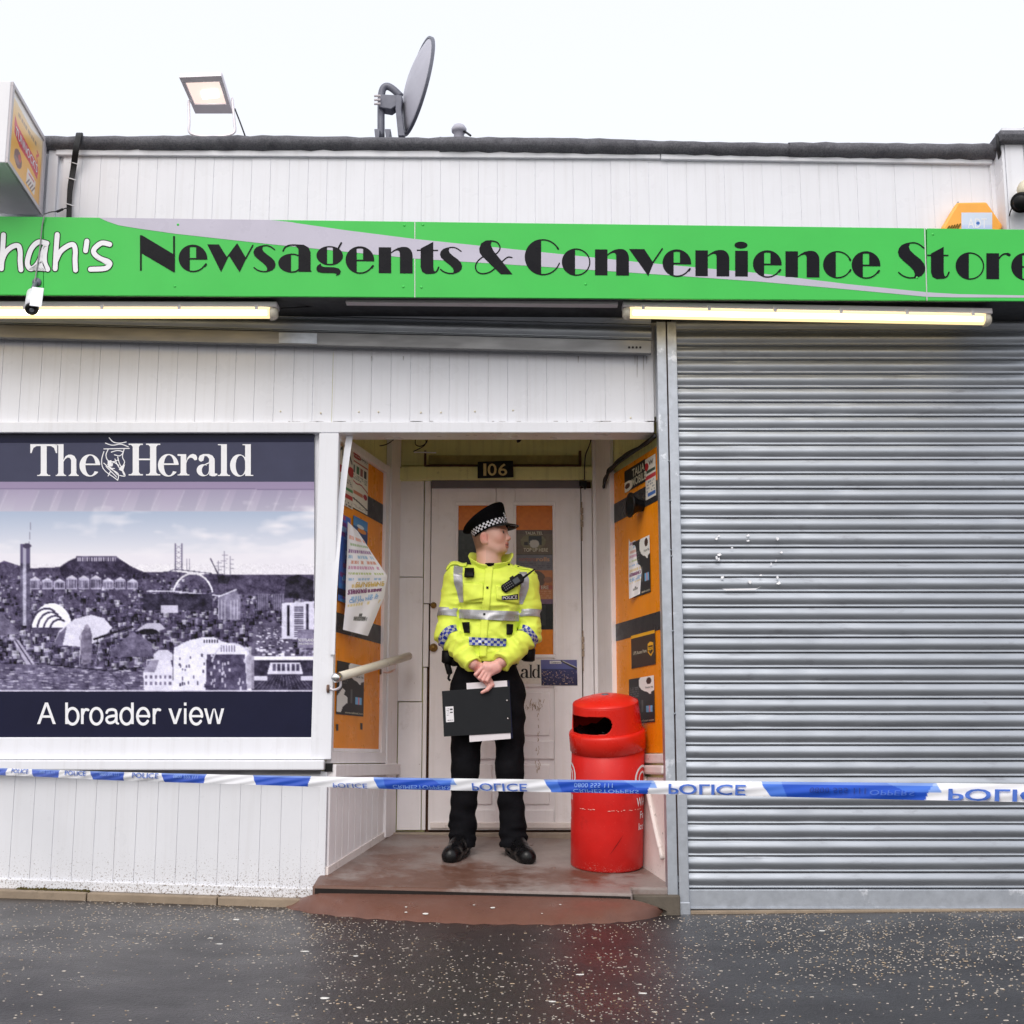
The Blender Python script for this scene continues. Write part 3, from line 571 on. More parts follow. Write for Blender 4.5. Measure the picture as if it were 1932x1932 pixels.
fbox('sidelight_panel', (752, 906, 799, 1088), YB_, 0.025, M_PAINT, SHOP); fbox('sidelight_panel', (751, 1089.5, 797, 1323), YB_, 0.025, M_PAINT, SHOP); fbox('sidelight_panel', (750, 1325, 795, 1566), YB_, 0.025, M_PAINT, SHOP)
fbox('door_stop', (800.5, 906, 812, 1138), YB_ - 0.006, 0.03, M_PAINT, SHOP); fbox('door_stop', (798.5, 1140, 808.5, 1258), YB_ - 0.006, 0.03, M_PAINT, SHOP); fbox('door_stop', (797, 1260, 804, 1566), YB_ - 0.006, 0.03, M_PAINT, SHOP)
part('door_gap', MB().box(P(805, 1200, YB_).x, P(1118, 1200, YB_).x, YB_ + 0.022, YB_ + 0.03, 0.3, 2.36), M_RUST)
fbox('door_head_strip', (814, 906, 1095, 920), YB_ - 0.03, 0.04, mat('grey_head_strip', C(112, 106, 112), 0.5), SHOP, 0.003)
fbox('door_frame_stile', (1100, 921, 1120, 1570), YB_ - 0.008, 0.03, M_PAINT, SHOP, 0.003)
# the door
x0, x1, z0, z1 = rect_px(811, 921, 1098, 1566, YB_)
def slab(name, r, Y0, Y1, m, parent, bevel=0.003):
    a, b, c, d = rect_px(*r, YB_); return MB().box(a, b, Y0, Y1, c, d).build(name, m, parent, bevel=bevel)
DOOR = MB().box(x0, x1, YB_ + 0.008, YB_ + 0.022, z0, z1).build('door', M_PAINT, SHOP); DOOR['label'] = 'scuffed off white panelled door with two glazed strips'
fr = [('door_stile', (811, 921, 862, 1566)), ('door_stile', (1045, 921, 1098, 1566)), ('door_stile', (936, 921, 972, 1566)), ('door_rail', (862, 921, 936, 951)), ('door_rail', (972, 921, 1045, 951)),
      ('door_rail', (862, 1240, 936, 1296)), ('door_rail', (972, 1240, 1045, 1296)), ('door_rail', (862, 1528, 936, 1566)), ('door_rail', (972, 1528, 1045, 1566)), ('door_rail', (862, 1398, 936, 1432)), ('door_rail', (972, 1398, 1045, 1432))]
for nme, r in fr: slab(nme, r, YB_ - 0.006, YB_ + 0.009, M_PAINT, DOOR, 0.004)
for a, b in ((862, 936), (972, 1045)):
    for t, u in ((1298, 1396), (1434, 1526)): slab('door_panel', (a + 8, t + 8, b - 8, u - 8), YB_ - 0.002, YB_ + 0.009, M_PAINT, DOOR, 0.006)
fbox('weather_bar', (812, 1552, 1080, 1563), YB_ - 0.02, 0.02, M_PAINT_BASE, DOOR, 0.004)
for a, b in ((862, 936), (972, 1045)):      # glazing beads and glass with film
    for r in ((a - 3, 947, b + 3, 954), (a - 3, 1235, b + 3, 1242), (a - 3, 954, a + 2, 1235), (b - 2, 954, b + 3, 1235)): slab('glazing_bead', r, YB_ - 0.014, YB_ + 0.008, M_PAINT, DOOR, 0.004)
    cv = Canvas(a, 952, b, 1237, 60, 230, (24, 26, 28)); cv.vgrad(1000, 1188, (52, 56, 52), (14, 14, 16)); cv.rect(a, 950, b, 1000, (206, 112, 12)); cv.rect(a, 1188, b, 1240, (224, 130, 14))
    if a > 900:
        cv.rect(a, 1000, b, 1046, (98, 84, 66)); cv.rect(a + 2, 1000, b, 1008, (86, 68, 60)); cv.ell(1006, 1022, 24, 15, (120, 116, 78), .8); cv.rect(997, 1011, 1022, 1028, (26, 30, 34)); cv.ell(1008, 1026, 9, 8, (196, 196, 190)); cv.rect(989, 1022, 996, 1028, (30, 28, 28))
        cv.rect(a, 1047, b, 1076, (112, 112, 122)); cv.scribble(a + 10, 1061, b - 6, 1073, 3, (84, 84, 96))
        cv.rect(a, 1076, b, 1132, (196, 120, 70)); cv.ell(1012, 1093, 17, 16, (96, 74, 62)); cv.ell(1034, 1094, 8, 6, (150, 100, 76)); cv.rect(a, 1104, b, 1112, (176, 84, 70)); cv.scribble(a + 20, 1114, b - 6, 1130, 4, (216, 160, 110)); cv.rect(a, 1131, b, 1139, (120, 90, 120))
        cv.rect(a, 1000, b, 1139, (110, 100, 92), 0.18); cv.rect(1020, 1142, 1030, 1180, (60, 62, 64), .6)
    cv.noise(3, 4); g = cv.build('window_pane', lambda x, y: P(x, y, YB_ + 0.004), M_GLOSS, DOOR)
    g['label'] = 'glass strip with orange film at top and bottom'
M_TXT1 = mat('pale_print', C(206, 200, 178), 0.4); M_TXT2 = mat('brown_print', C(150, 96, 84), 0.4)
def dtext(s, x0, y0, x1, y1, m, b=0.0): text_px('lettering', s, m, DOOR, x0, y0, x1, y1, YB_ + 0.002, b)
dtext('TALIA TEL', 991, 1003, 1024, 1008.5, M_TXT1, .01); dtext('TOP UP HERE', 988, 1034, 1034, 1041, M_TXT1, .01); dtext('nortons', 979, 1052, 1011, 1059, M_TXT2, .01); dtext('rolls', 1012, 1051, 1037, 1059, mat('tan_print', C(200, 150, 110), .4), .015); dtext('ERE', 1021, 1105, 1035, 1111.5, M_TXT1, .01)
mb = MB()
for px, py in ((1098, 982), (1100, 1226), (1100, 1500)):
    c = P(px, py, YB_ - 0.02); 
    for k in range(3): mb.lathe([(0.0, 0), (0.008, 0.002), (0.008, 0.034), (0.0, 0.036)], 10, Matrix.Translation(c + Vector((0, 0, 0.04 - 0.04 * k))))
    mb.tube([c + Vector((0, 0, 0.11)), c + Vector((0, 0, -0.12))], 0.003, 6)
part('hinges', mb, mat('rusty_hinge', C(176, 158, 140), 0.5, var=0.3, vscale=60), 0, DOOR); DOOR.children[-1]['kind'] = 'stuff'
M_BRASS = mat('worn_brass', C(150, 120, 66), 0.35, metal=0.7, var=0.2, vscale=40)
for px, py, r in ((818, 1142, 0.018), (818, 1222, 0.024)):
    part('door_lock', MB().lathe([(r, 0), (r, 0.008), (r * .6, 0.014), (r * .5, 0.03), (0, 0.03)], 16, Matrix.Translation(P(px, py, YB_ - 0.006)) @ Matrix.Rotation(math.radians(90), 4, 'X')), M_BRASS, 0, DOOR, True)
# paper stuck on the door
cv = Canvas(974, 1243, 1022, 1290, 50, 50, (232, 226, 218)); cv.noise(3, 4); NP = cv.build('newspaper_bill', lambda x, y: P(x, y, YB_ - 0.009), M_PRINT, None); tag(NP, 'white newspaper bill on the door with black serif letters showing beside the person', 'paper')
cv = Canvas(1021, 1245, 1089, 1293, 100, 70, (96, 96, 150)); cv.vgrad(1245, 1262, (110, 108, 160), (92, 100, 160)).vgrad(1262, 1293, (62, 64, 110), (44, 42, 74))
for k in range(170): a, b = rng.uniform(1022, 1088), rng.uniform(1264, 1291); cv.rect(a, b, a + rng.uniform(.6, 2.5), b + rng.uniform(.5, 1.6), rng.choice([(170, 140, 130), (120, 110, 150), (200, 170, 150), (30, 30, 60)]))
cv.rect(1038, 1247, 1060, 1252, (226, 226, 230)); cv.line([(1060, 1247), (1088, 1262)], 3.5, (70, 66, 66)); cv.line([(1062, 1247), (1088, 1259)], 1.2, (200, 196, 190))
NPC = cv.build('newspaper_cutting', lambda x, y: P(x + 0.03 * (y - 1270), y, YB_ - 0.0105 - 0.006 * max(0, (x - 1070) / 20) * max(0, (1262 - y) / 16)), M_PRINT, None); tag(NPC, 'torn purple city photograph cutting stuck on the door below the glass strip', 'paper')
text('lettering', 'Conference', MATS['navy_ink'], NPC, lambda u, v: P(1040 + 18 * u, 1251.5 - 3.5 * v, YB_ - 0.013))
mb = MB()       # faint scuffs and smears on the lower door
M_SCUFF = mat('brown_scuff', C(176, 152, 128), 0.6, var=0.2, vscale=40)
for k in range(60):
    px, py = rng.gauss(1010, 9), rng.uniform(1318, 1338); 
    if rng.random() < 0.4: px, py = 1014 + rng.gauss(0, 2), rng.uniform(1340, 1470)
    l = rng.uniform(2, 8); w = rng.uniform(0.5, 1.3); q = rng.uniform(-2, 2)
    mb.add([P(px, py, YB_ - 0.0075), P(px + w, py, YB_ - 0.0075), P(px + w + q, py + l, YB_ - 0.0075), P(px + q, py + l, YB_ - 0.0075)], [(0, 1, 2, 3)])
part('scuff_marks', mb, M_SCUFF, 0, DOOR)['kind'] = 'stuff'
# ------------------------------------------------------------------ fascia sign
YSG = -0.375
SIGN = thing('fascia_sign', 'long green fascia sign with silver swoosh and black lettering above the shop', 'sign', P(966, 562, -0.36))
qbox('canopy_box', [(-90, 413), (2010, 436), (2010, 568), (-90, 554)], -0.36, 0.375, M_SOFFIT, SIGN)
def st(x): return 408 + 25 * x / 1932
def sb(x): return 556 + 12 * x / 1932
M_EDGE = mat('bright_aluminium_edge', C(190, 196, 190), 0.3, metal=0.6)
for a, b in ((-90, 81.5), (82.3, 782), (783.4, 1747.5), (1749, 2010)):
    qbox('sign_panel', [(a, st(a)), (b, st(b)), (b, sb(b)), (a, sb(a))], YSG, 0.014, M_GREEN, SIGN, 0.002)
qbox('sign_joint', [(782, st(782)), (783.4, st(783)), (783.4, sb(783)), (782, sb(782))], YSG - 0.001, 0.01, M_EDGE, SIGN); qbox('sign_joint', [(1743.5, st(1744)), (1745.5, st(1745)), (1750, sb(1750)), (1748, sb(1748))], YSG - 0.0022, 0.002, M_EDGE, SIGN)
def sgn(x, y, k=0): return P(x, y, YSG - 0.0012 - 0.00025 * k)
up = [(510, 411.5), (560, 421), (650, 434), (784, 451), (1006, 474), (1200, 494), (1429, 515), (1600, 536), (1750, 551.5), (1810, 555), (1940, 557.5), (2005, 559)]
lo = [(2005, 562), (1940, 561.5), (1800, 561), (1749, 560), (1600, 546), (1429, 531), (1200, 515), (1006, 502), (784, 488), (503, 460), (331, 441), (260, 431), (224, 425), (203, 418), (192, 413), (188, 411)]
UX, UY = zip(*up); lo_ = lo[::-1]; LX, LY = zip(*lo_)
mb = MB(); q = sorted(set(list(UX) + list(LX) + list(range(190, 2000, 40)))); vv = []
for x in q:
    t = max(st(x) + 0.3, float(np.interp(x, UX, UY))) if x > 510 else st(x) + 0.3
    vv += [sgn(x, t), sgn(x, max(t + 0.1, float(np.interp(x, LX, LY))))]
mb.add(vv, [(2 * i, 2 * i + 1, 2 * i + 3, 2 * i + 2) for i in range(len(q) - 1)]); mb.build('swoosh', M_SILVER, SIGN)
HAIR = 2.4
def seg(cx, cy, rx, ry, xcut, side):      # part of an ellipse left or right of a vertical cut
    a = math.degrees(math.acos(max(-1, min(1, (xcut - cx) / rx)))); return arc(cx, cy, rx, ry, a, 360 - a, 30) if side < 0 else arc(cx, cy, rx, ry, -a, a, 30)
def hair(pts, w=HAIR): return ribbon(smooth_path(pts, 5), w)
def hring(cx, cy, rx, ry, a0, a1, w=HAIR): return ribbon(arc(cx, cy, rx - w / 2, ry - w / 2, a0, a1, 22), w)
def g_o(w=54): return [seg(27, 24.3, 27, 25.8, 25, -1), hring(27, 24.3, 27, 25.8, -96, 96)]
def g_c(w=53): return [seg(27, 24.3, 27, 25.8, 24, -1), hring(27, 24.3, 27.5, 25.8, 24, 100), hring(27, 24.3, 27.5, 25.8, -100, -28), ribbon([(50, 36), (51.6, 33)], 3.4), ribbon([(50.4, 12), (51.8, 14.6)], 3.4)]
def g_C(w=66): return [seg(33, 33, 33.5, 34, 30.5, -1), hring(34, 33, 34, 34, 32, 100), hring(34, 33, 34, 34, -100, -20), ribbon([(61, 51.5), (62.6, 49)], 3.4)]
def g_e(w=54):
    top = [p for p in arc(27, 24.3, 27, 25.8, 0, 77, 14)]
    return [seg(27, 24.3, 27, 25.8, 21, -1), [(33, 24)] + top + [(33, 49.2)], hring(27, 24.3, 27, 25.8, 60, 108, 4), [(19, 22.3), (54, 22.3), (54, 25), (19, 25)], hring(27, 24.3, 27, 25.8, -104, -30, 2.4), ribbon([(49.6, 10.4), (51.6, 13.6)], 3.6)]
def g_n(w=64): return [[(0, 0), (23.5, 0), (23.5, 48.7), (0, 48.7)], [(64, 0)] + arc(50, 33, 14, 16.8, 0, 90, 8) + [(44, 49.8), (36, 47.9), (29, 44), (23, 39.2), (23, 37), (30, 41.5), (35, 43), (38.4, 42), (40, 38), (40, 0)]]
def g_i(w=24): return [[(0, 0), (24, 0), (24, 48.7), (0, 48.7)], arc(11, 59.5, 12.3, 6.4, 0, 345, 23)]
def g_v(w=64): return [[(0, 50), (28.6, 50), (46, 24), (36.2, -1)], ribbon([(45, 25), (62.5, 51)], 2.9)]
def g_w(w=87): return [[(0, 51), (22, 51), (38.5, 25), (26, -1)], [(57, 53), (73.5, 25), (61, -1), (40.5, 31)], ribbon([(37, 26), (56.5, 52)], 2.4), ribbon([(72.5, 25), (86, 50)], 2.6)]
def g_N(w=66): return [[(0, 0), (3.4, 0), (3.4, 67), (0, 67)], [(3, 67.5), (63, 32), (63, -2), (3, 33)], [(62.6, -2), (66, -2), (66, 66), (62.6, 66)]]
def g_s(w=42, h=50.5):
    sp = [(.48, 1), (.3, .975), (.14, .92), (.04, .83), (0, .72), (.05, .6), (.2, .48), (.42, .34), (.57, .22), (.62, .12), (.6, .05), (.52, 0), (.7, .015), (.86, .07), (.97, .17), (1, .29), (.95, .41), (.82, .53), (.6, .66), (.44, .78), (.4, .87), (.43, .95)]
    k = 1.0; P_ = lambda q: [(a * w, b * h) for a, b in q]
    return [P_(sp), hair(P_([(.43, .975), (.6, .985), (.78, .94), (.95, .84)])), hair(P_([(.62, .02), (.4, .015), (.18, .07), (.03, .16)]))]
def g_S(w=51): return g_s(52, 68)
def g_a(w=63): return [[(38, 1), (63, 1), (61, 5), (61, 38), (57, 47), (48, 52), (34, 52.5), (24, 51.5), (33, 49.5), (38, 44)], seg(26, 17, 26, 18, 24, -1), hair([(24, 34), (32, 33.5), (39, 31)]), hair([(24, 0.2), (33, 1.5), (39, 6)]), hair([(9, 40), (13, 47), (22, 51), (34, 51.3)], 2.6)]
def g_g(w=50): return [seg(25, 32, 25, 18, 20, -1), seg(25, 32, 25, 18, 31, 1), hring(25, 32, 25, 18, 60, 118, 2.4), hring(25, 32, 25, 18, 240, 300, 2.4), hair([(41, 45), (44, 51), (47, 56)], 3.4), [(2, 13), (8, 17), (9, 12.5), (14, 10.5), (34, 10), (42, 8), (46, 3), (44, -3), (37, -6), (38, -2), (32, -0.5), (12, -0.5), (3, 1), (0, 5), (0, 9)]]
def g_t(w=42): return [[(7, 47), (31, 60), (31, 14), (32, 6), (36, 2.5), (28, -0.5), (18, -1), (10, 3), (7, 12)], hair([(30, 1), (37, 4), (41, 12)], 2.8), [(0, 42.5), (40, 42.5), (40, 45), (0, 45)]]
def g_r(w=46): return [[(0, 0), (24, 0), (24, 48.7), (0, 48.7)], hair([(23, 38), (29, 45), (36, 48), (43, 46.5)], 3), ribbon([(40, 47.5), (43.5, 46)], 5)]
def g_amp(w=71): return [[(8, 48), (12, 58), (21, 63.5), (32, 64), (30, 55), (35, 44), (71, 0), (49, 0), (14, 33), (9, 40)], hair([(30, 63), (42, 60), (47.5, 50), (43, 41), (33, 34)]), hair([(17, 34), (6, 25), (1, 14), (5, 4), (16, 0.8), (30, 5), (44, 17), (56, 28), (63, 32.5), (70, 31.5)])]
G = dict(N=g_N, e=g_e, w=g_w, s=g_s, a=g_a, g=g_g, n=g_n, t=g_t, C=g_C, o=g_o, v=g_v, i=g_i, c=g_c, S=g_S, r=g_r); G['&'] = g_amp
for ch, x in [('N', 264), ('e', 337), ('w', 391), ('s', 478), ('a', 525), ('g', 597), ('e', 652), ('n', 714.5), ('t', 786.5), ('s', 830), ('&', 896), ('C', 990.5), ('o', 1060), ('n', 1122.6), ('v', 1187), ('e', 1250), ('n', 1312), ('i', 1387), ('e', 1420.7),
              ('n', 1482), ('c', 1553), ('e', 1607), ('S', 1694), ('t', 1749.5), ('o', 1803), ('r', 1861), ('e', 1908)]:
    put_flat('letter', G[ch](), lambda a, b, k, x=x: sgn(x + a, 511 + 0.0098 * (x + a - 300) - b, k + 3), M_BLACKV, SIGN)
hand = [[(6.5, 443), (5, 470), (2.6, 507)], [(3, 494), (10, 477), (22, 466), (34, 463.5), (38, 474), (38, 492), (39.5, 509)], [(88.5, 459), (73, 456.5), (60, 468), (53, 486), (52, 500), (59, 507), (72, 496), (86, 463), (84, 480), (84.6, 496), (90, 508)],
        [(108, 442.5), (106, 470), (104, 507)], [(104.5, 494), (113, 476), (126, 465), (138, 461.5), (142, 472), (141.5, 490), (142.5, 509.5)], [(164, 455), (161.5, 473)], [(207, 461), (192, 458.5), (179, 468), (177, 477), (187.5, 487), (204, 493.5), (207, 499), (198, 506.5), (170.6, 508)]]
for i, st_ in enumerate(([hand[0], hand[1]], [hand[2]], [hand[3], hand[4]], [hand[5]], [hand[6]])):
    lt = put_flat('letter', [hair(h, 12.6) for h in st_], lambda a, b, k: sgn(a, b, k + 3), M_BLACKV, SIGN)
    put_flat('letter_face', [hair(h, 9.2) for h in st_], lambda a, b, k: sgn(a, b, k + 6), M_WHITEV, lt)
mb = MB()
for px, py in ((763, 425), (798, 424), (761, 541), (795, 542), (1105, 536), (1730, 524), (1760, 442), (336, 424), (330, 540)): mb.lathe([(0, 0.003), (0.006, 0.002), (0.008, 0)], 8, Matrix.Translation(P(px, py, YSG)) @ Matrix.Rotation(math.radians(90), 4, 'X'))
mb.build('fixing_screws', M_GREEN, SIGN, True)['kind'] = 'stuff'

# ------------------------------------------------------------------ big newspaper poster in the window
YP = 0.0
POST = thing('window_poster', 'large newspaper poster with purple city skyline filling the shop window', 'poster', P(300, 1390, YP))
def pp(x, y, k=0): return P(x, y, YP - 0.0006 * k)
M_BACKING = mat('poster_backing', C(30, 30, 40), 0.3)
MB().prism([P(-140, 818, 0.004), P(593, 818, 0.004), P(593, 1391, 0.004), P(-140, 1391, 0.004)], (0, 0.011, 0)).build('backing_board', M_BACKING, POST)
put_flat('header_band', [[(-140, 836), (593, 834), (593, 909), (-140, 909)]], lambda a, b, k: pp(a, b, 1), M_SLATE, POST); put_flat('footer_band', [[(-140, 1305), (593, 1305), (593, 1391), (-140, 1391)]], lambda a, b, k: pp(a, b, 1), M_NAVY, POST)
put_flat('header_band', [[(-140, 820), (593, 820), (593, 833.6), (-140, 835.6)]], lambda a, b, k: pp(a, b, 1), M_NAVY, POST)
cv = Canvas(-100, 909, 593, 1305, 560, 330, (235, 233, 242))
cv.vgrad(909, 965, (160, 148, 178), (196, 192, 210)); cv.vgrad(965, 1045, (176, 190, 214), (232, 232, 242)); cv.vgrad(1045, 1110, (236, 234, 244), (240, 236, 246))
cv.rect(-100, 909, 593, 923, (150, 134, 168), .6); cv.line([(-100, 922), (593, 923)], 1.2, (110, 96, 130))
m = (cv.Y < 968) & (cv.Y > 924)
for k in range(14): x = -60 + k * 46 + rng.uniform(-8, 8); cv.poly([(x, 924), (x + 30, 924), (x + 18, 964), (x - 14, 964)], rng.choice([(150, 152, 176), (178, 168, 196), (140, 140, 166)]), .22); cv.line([(x + 36, 926), (x + 20, 962)], 1.3, (226, 226, 236), .35)  # window reflection painted as a striped band over the printed sky
cl = np.clip(cv.fbm([(120, 30), (60, 16), (28, 8), (12, 5)], 3) * 1.6 + (cv.X - 250) / 700 + (cv.Y - 1010) / 260, 0, 1) * ((cv.Y > 940) & (cv.Y < 1090)); cv.c += cl[..., None] * (np.array((242, 240, 248)) - cv.c) * .9
cv.nm = (cv.Y > 1064)[..., None] * 1.0
P1, P2, P3, P4 = (58, 48, 86), (96, 84, 124), (148, 138, 172), (222, 218, 234)
cv.poly([(-100, 1075), (0, 1066), (60, 1072), (112, 1070), (130, 1058), (144, 1052), (222, 1052), (246, 1068), (270, 1080), (330, 1078), (370, 1084), (400, 1083), (440, 1084), (593, 1084), (593, 1310), (-100, 1310)], (92, 80, 118))
cv.poly([(112, 1072), (132, 1058), (144, 1054), (222, 1054), (250, 1070), (300, 1092), (120, 1092)], (72, 60, 98))
for k in range(17): cv.rect(146 + 4.4 * k, 1052, 148.2 + 4.4 * k, 1059, (206, 200, 222))
cv.rect(143, 1049.5, 221, 1051.5, (104, 92, 130))
cv.poly([(-100, 1070), (0, 1062), (8, 1058), (44, 1070), (44, 1100), (-100, 1110)], (84, 72, 110))
for k in range(2600):      # crowded rows of buildings
    t = (k / 2600) ; y = 1086 + 217 * t + rng.uniform(-4, 4); x = rng.uniform(-100, 593); s = 3 + 6 * t; w = s * rng.uniform(.5, 2.0); h = s * rng.uniform(.5, 1.8)
    if x > 370 and y < 1112: continue
    c = rng.choice([(58, 48, 86), (76, 66, 104), (104, 94, 132), (134, 126, 160), (176, 170, 196), (40, 32, 62), (34, 28, 54), (204, 200, 218), (90, 80, 116)])
    cv.rect(x, y - h, x + w, y, c, .85); cv.rect(x + w * .62, y - h, x + w, y, tuple(int(v * .6) for v in c), .7); cv.rect(x, y - h - .9, x + w, y - h, tuple(min(245, int(v * 1.5)) for v in c), .7)
    if rng.random() < .5:
        d = tuple(int(v * .55) for v in c) if c[0] > 90 else (150, 142, 178)
        for i in range(int(w / 2)): cv.rect(x + .5 + i * 2, y - h * .8, x + 1.3 + i * 2, y - h * .2, d, .7)
for k in range(9): x0_ = 56 + 23 * k; h = rng.uniform(12, 22); cv.rect(x0_, 1112 - h, x0_ + 20, 1112, (170, 162, 192)); [cv.rect(x0_ + 1.5 + 3 * i, 1115 - h, x0_ + 3 + 3 * i, 1109, (74, 64, 100)) for i in range(6)]; cv.poly([(x0_, 1112 - h), (x0_ + 10, 1106 - h), (x0_ + 20, 1112 - h)], (206, 202, 222))
cv.poly([(380, 1086), (593, 1088), (593, 1122), (400, 1122)], (86, 74, 112)); cv.noise(5, 2)
cv.rect(38, 1026, 57, 1180, (96, 88, 122)); cv.rect(43, 1028, 49, 1180, (176, 172, 196)); cv.line([(58, 985), (55, 1028)], 1.0, (120, 116, 140)); cv.ell(51, 1030, 8, 5, (70, 62, 90))
for x in (331, 343): cv.line([(x, 1026), (x, 1076)], 1.8, (110, 104, 134))
for k in range(5): cv.line([(331, 1028 + 10 * k), (343, 1036 + 10 * k)], .9, (130, 122, 150)); cv.line([(343, 1028 + 10 * k), (331, 1036 + 10 * k)], .9, (130, 122, 150))
for x in (353, 358): cv.line([(x, 1054), (x, 1076)], 1.1, (150, 144, 168))
cv.line([(270, 1096), (330, 1074), (400, 1082)], 1.6, (96, 88, 120)); cv.poly([(410, 1084), (436, 1088), (430, 1102), (412, 1100)], (52, 46, 72)); cv.line([(397, 1054), (414, 1088)], 2, (72, 64, 92))
for x, h in ((412, 26), (423, 44), (434, 34)): cv.line([(x, 1086), (x, 1084 - h)], 1.0, (120, 114, 140)); [cv.line([(x - 7, 1082 - h * q), (x + 7, 1083 - h * q)], .8, (140, 134, 158)) for q in (.3, .55, .8)]
cv.line(arc(364, 1128, 38, 46, 200, 345, 24), 3.2, (236, 234, 244)); cv.line([(278, 1116), (330, 1116), (415, 1124)], 2.4, (206, 202, 220)); cv.rect(270, 1120, 400, 1152, (62, 54, 88)); cv.noise(2, 3)
cv.rect(304, 1142, 336, 1156, (196, 190, 212)); cv.poly([(412, 1126), (446, 1112), (454, 1130), (454, 1170), (412, 1170)], (136, 128, 160)); [cv.line([(412 + 6 * i, 1132), (412 + 6 * i, 1168)], 1.0, (200, 196, 216)) for i in range(7)]; cv.line([(412, 1126), (446, 1112)], 2, (226, 224, 236))
for x in (484, 514): cv.rect(x, 1120, x + 22, 1152, (124, 114, 148)); [cv.rect(x + 4 * i + 1, 1121, x + 4 * i + 2.4, 1152, (84, 76, 110)) for i in range(6)]
def dome(cx, cy, rx, ry, c): cv.poly(arc(cx, cy, rx, ry, 180, 360, 24), c)
dome(98, 1186, 38, 48, (236, 234, 244)); [cv.line(arc(98 - 10 + 8 * i, 1190, 30 - 4 * i, 42 - 7 * i, 182, 300, 14), 3.4, (66, 56, 92)) for i in range(4)]; cv.rect(60, 1184, 134, 1196, (84, 74, 110))
cv.poly([(100, 1216), (112, 1190), (140, 1168), (172, 1160), (196, 1166), (212, 1184), (190, 1210), (150, 1220)], (214, 210, 226)); cv.poly([(100, 1216), (112, 1194), (126, 1182), (118, 1218)], (110, 100, 136))
cv.poly([(256, 1190), (276, 1176), (302, 1176), (312, 1186), (290, 1194)], (190, 184, 206)); cv.ell(280, 1192, 18, 6, (46, 40, 66)); cv.poly([(208, 1226), (252, 1192), (288, 1214), (288, 1240), (208, 1240)], (112, 102, 138)); cv.line([(178, 1206), (250, 1182)], 4, (48, 40, 66)); cv.line([(178, 1212), (252, 1188)], 1.2, (170, 164, 190))
for x in (184, 206): cv.line([(x, 1206), (x, 1256)], 1.6, (60, 52, 82)); cv.line([(x + 6, 1206), (x - 5, 1256)], 1.0, (150, 142, 172))
cv.poly([(150, 1200), (160, 1184), (170, 1184), (174, 1200), (172, 1250), (156, 1256), (152, 1230)], (128, 118, 148)); cv.ell(164, 1184, 5, 6, (160, 150, 176)); cv.line([(153, 1186), (150, 1256)], 1.6, (190, 184, 204))
cv.poly([(20, 1200), (36, 1208), (78, 1272), (90, 1292), (82, 1294), (56, 1266)], (176, 168, 194)); cv.line([(28, 1206), (84, 1290)], 2.4, (72, 62, 96)); cv.line(arc(6, 1186, 12, 14, 0, 360, 20), 3, (150, 140, 170)); cv.line(arc(24, 1196, 12, 12, 0, 360, 20), 2.4, (120, 110, 142)); cv.poly([(-20, 1150), (4, 1156), (40, 1196), (-20, 1200)], (120, 110, 144))
cv.poly([(0, 1252), (140, 1256), (280, 1270), (280, 1305), (-100, 1305), (-100, 1250)], (112, 102, 138))
for k in range(420): x, y = rng.uniform(-100, 270), rng.uniform(1256, 1304); cv.rect(x, y, x + rng.uniform(3, 12), y + rng.uniform(.8, 2.2), rng.choice([(222, 218, 232), (170, 162, 188), (84, 74, 112), (60, 50, 88), (196, 190, 210)]), .7)
cv.line([(90, 1254), (210, 1266), (270, 1258)], 2.2, (54, 46, 76)); cv.line([(200, 1262), (240, 1296)], 1.4, (70, 62, 94))
cv.poly([(290, 1234), (300, 1226), (316, 1226), (326, 1234), (326, 1246), (290, 1246)], (206, 202, 220)); cv.poly([(270, 1268), (284, 1246), (322, 1246), (326, 1262), (326, 1302), (272, 1302)], (218, 214, 230)); [cv.rect(274 + 9 * i, 1274 + 12 * j, 278 + 9 * i, 1280 + 12 * j, (120, 110, 146)) for i in range(6) for j in range(2)]; cv.poly([(270, 1268), (284, 1246), (300, 1246), (292, 1268)], (150, 142, 172))
cv.poly([(328, 1222), (352, 1210), (382, 1202), (402, 1202), (424, 1212), (448, 1214), (466, 1226), (474, 1246), (474, 1302), (326, 1302)], (226, 224, 238)); cv.poly([(390, 1234), (462, 1234), (466, 1302), (388, 1302)], (92, 82, 122))
for k in range(46): x, y = rng.uniform(334, 462), rng.uniform(1232, 1296); d = x > 390; cv.rect(x, y, x + 3, y + rng.uniform(4, 8), (196, 190, 212) if d else (92, 84, 120)); 
for k in range(6): cv.rect(384 + 5 * k, 1207, 387 + 5 * k, 1213, (70, 62, 94)); cv.rect(416 + 5 * k, 1218, 419 + 5 * k, 1230, (110, 100, 136), .8)
cv.line(arc(438, 1256, 38, 42, 190, 345, 20), 2.6, (204, 200, 220))
cv.poly([(478, 1180), (520, 1172), (552, 1210), (560, 1242), (474, 1242)], (104, 94, 128))
for k in range(110): y = rng.uniform(1182, 1240); x = rng.uniform(482 + (y - 1182) * .0, 524 + (y - 1182) * .55); s = 1.2 + (y - 1180) * .07; cv.rect(x, y - s * .6, x + s * 1.3, y, rng.choice([(232, 230, 240), (60, 52, 84), (190, 184, 206), (214, 210, 226)]))
cv.poly([(532, 1138), (593, 1134), (593, 1204), (532, 1206)], (212, 208, 226)); cv.poly([(541, 1142), (547, 1142), (547, 1200), (541, 1200)], (54, 46, 76)); [cv.rect(555, 1144 + 4 * i, 572, 1146.4 + 4 * i, (94, 86, 120)) for i in range(15)]; cv.rect(578, 1140, 583, 1196, (64, 56, 88))
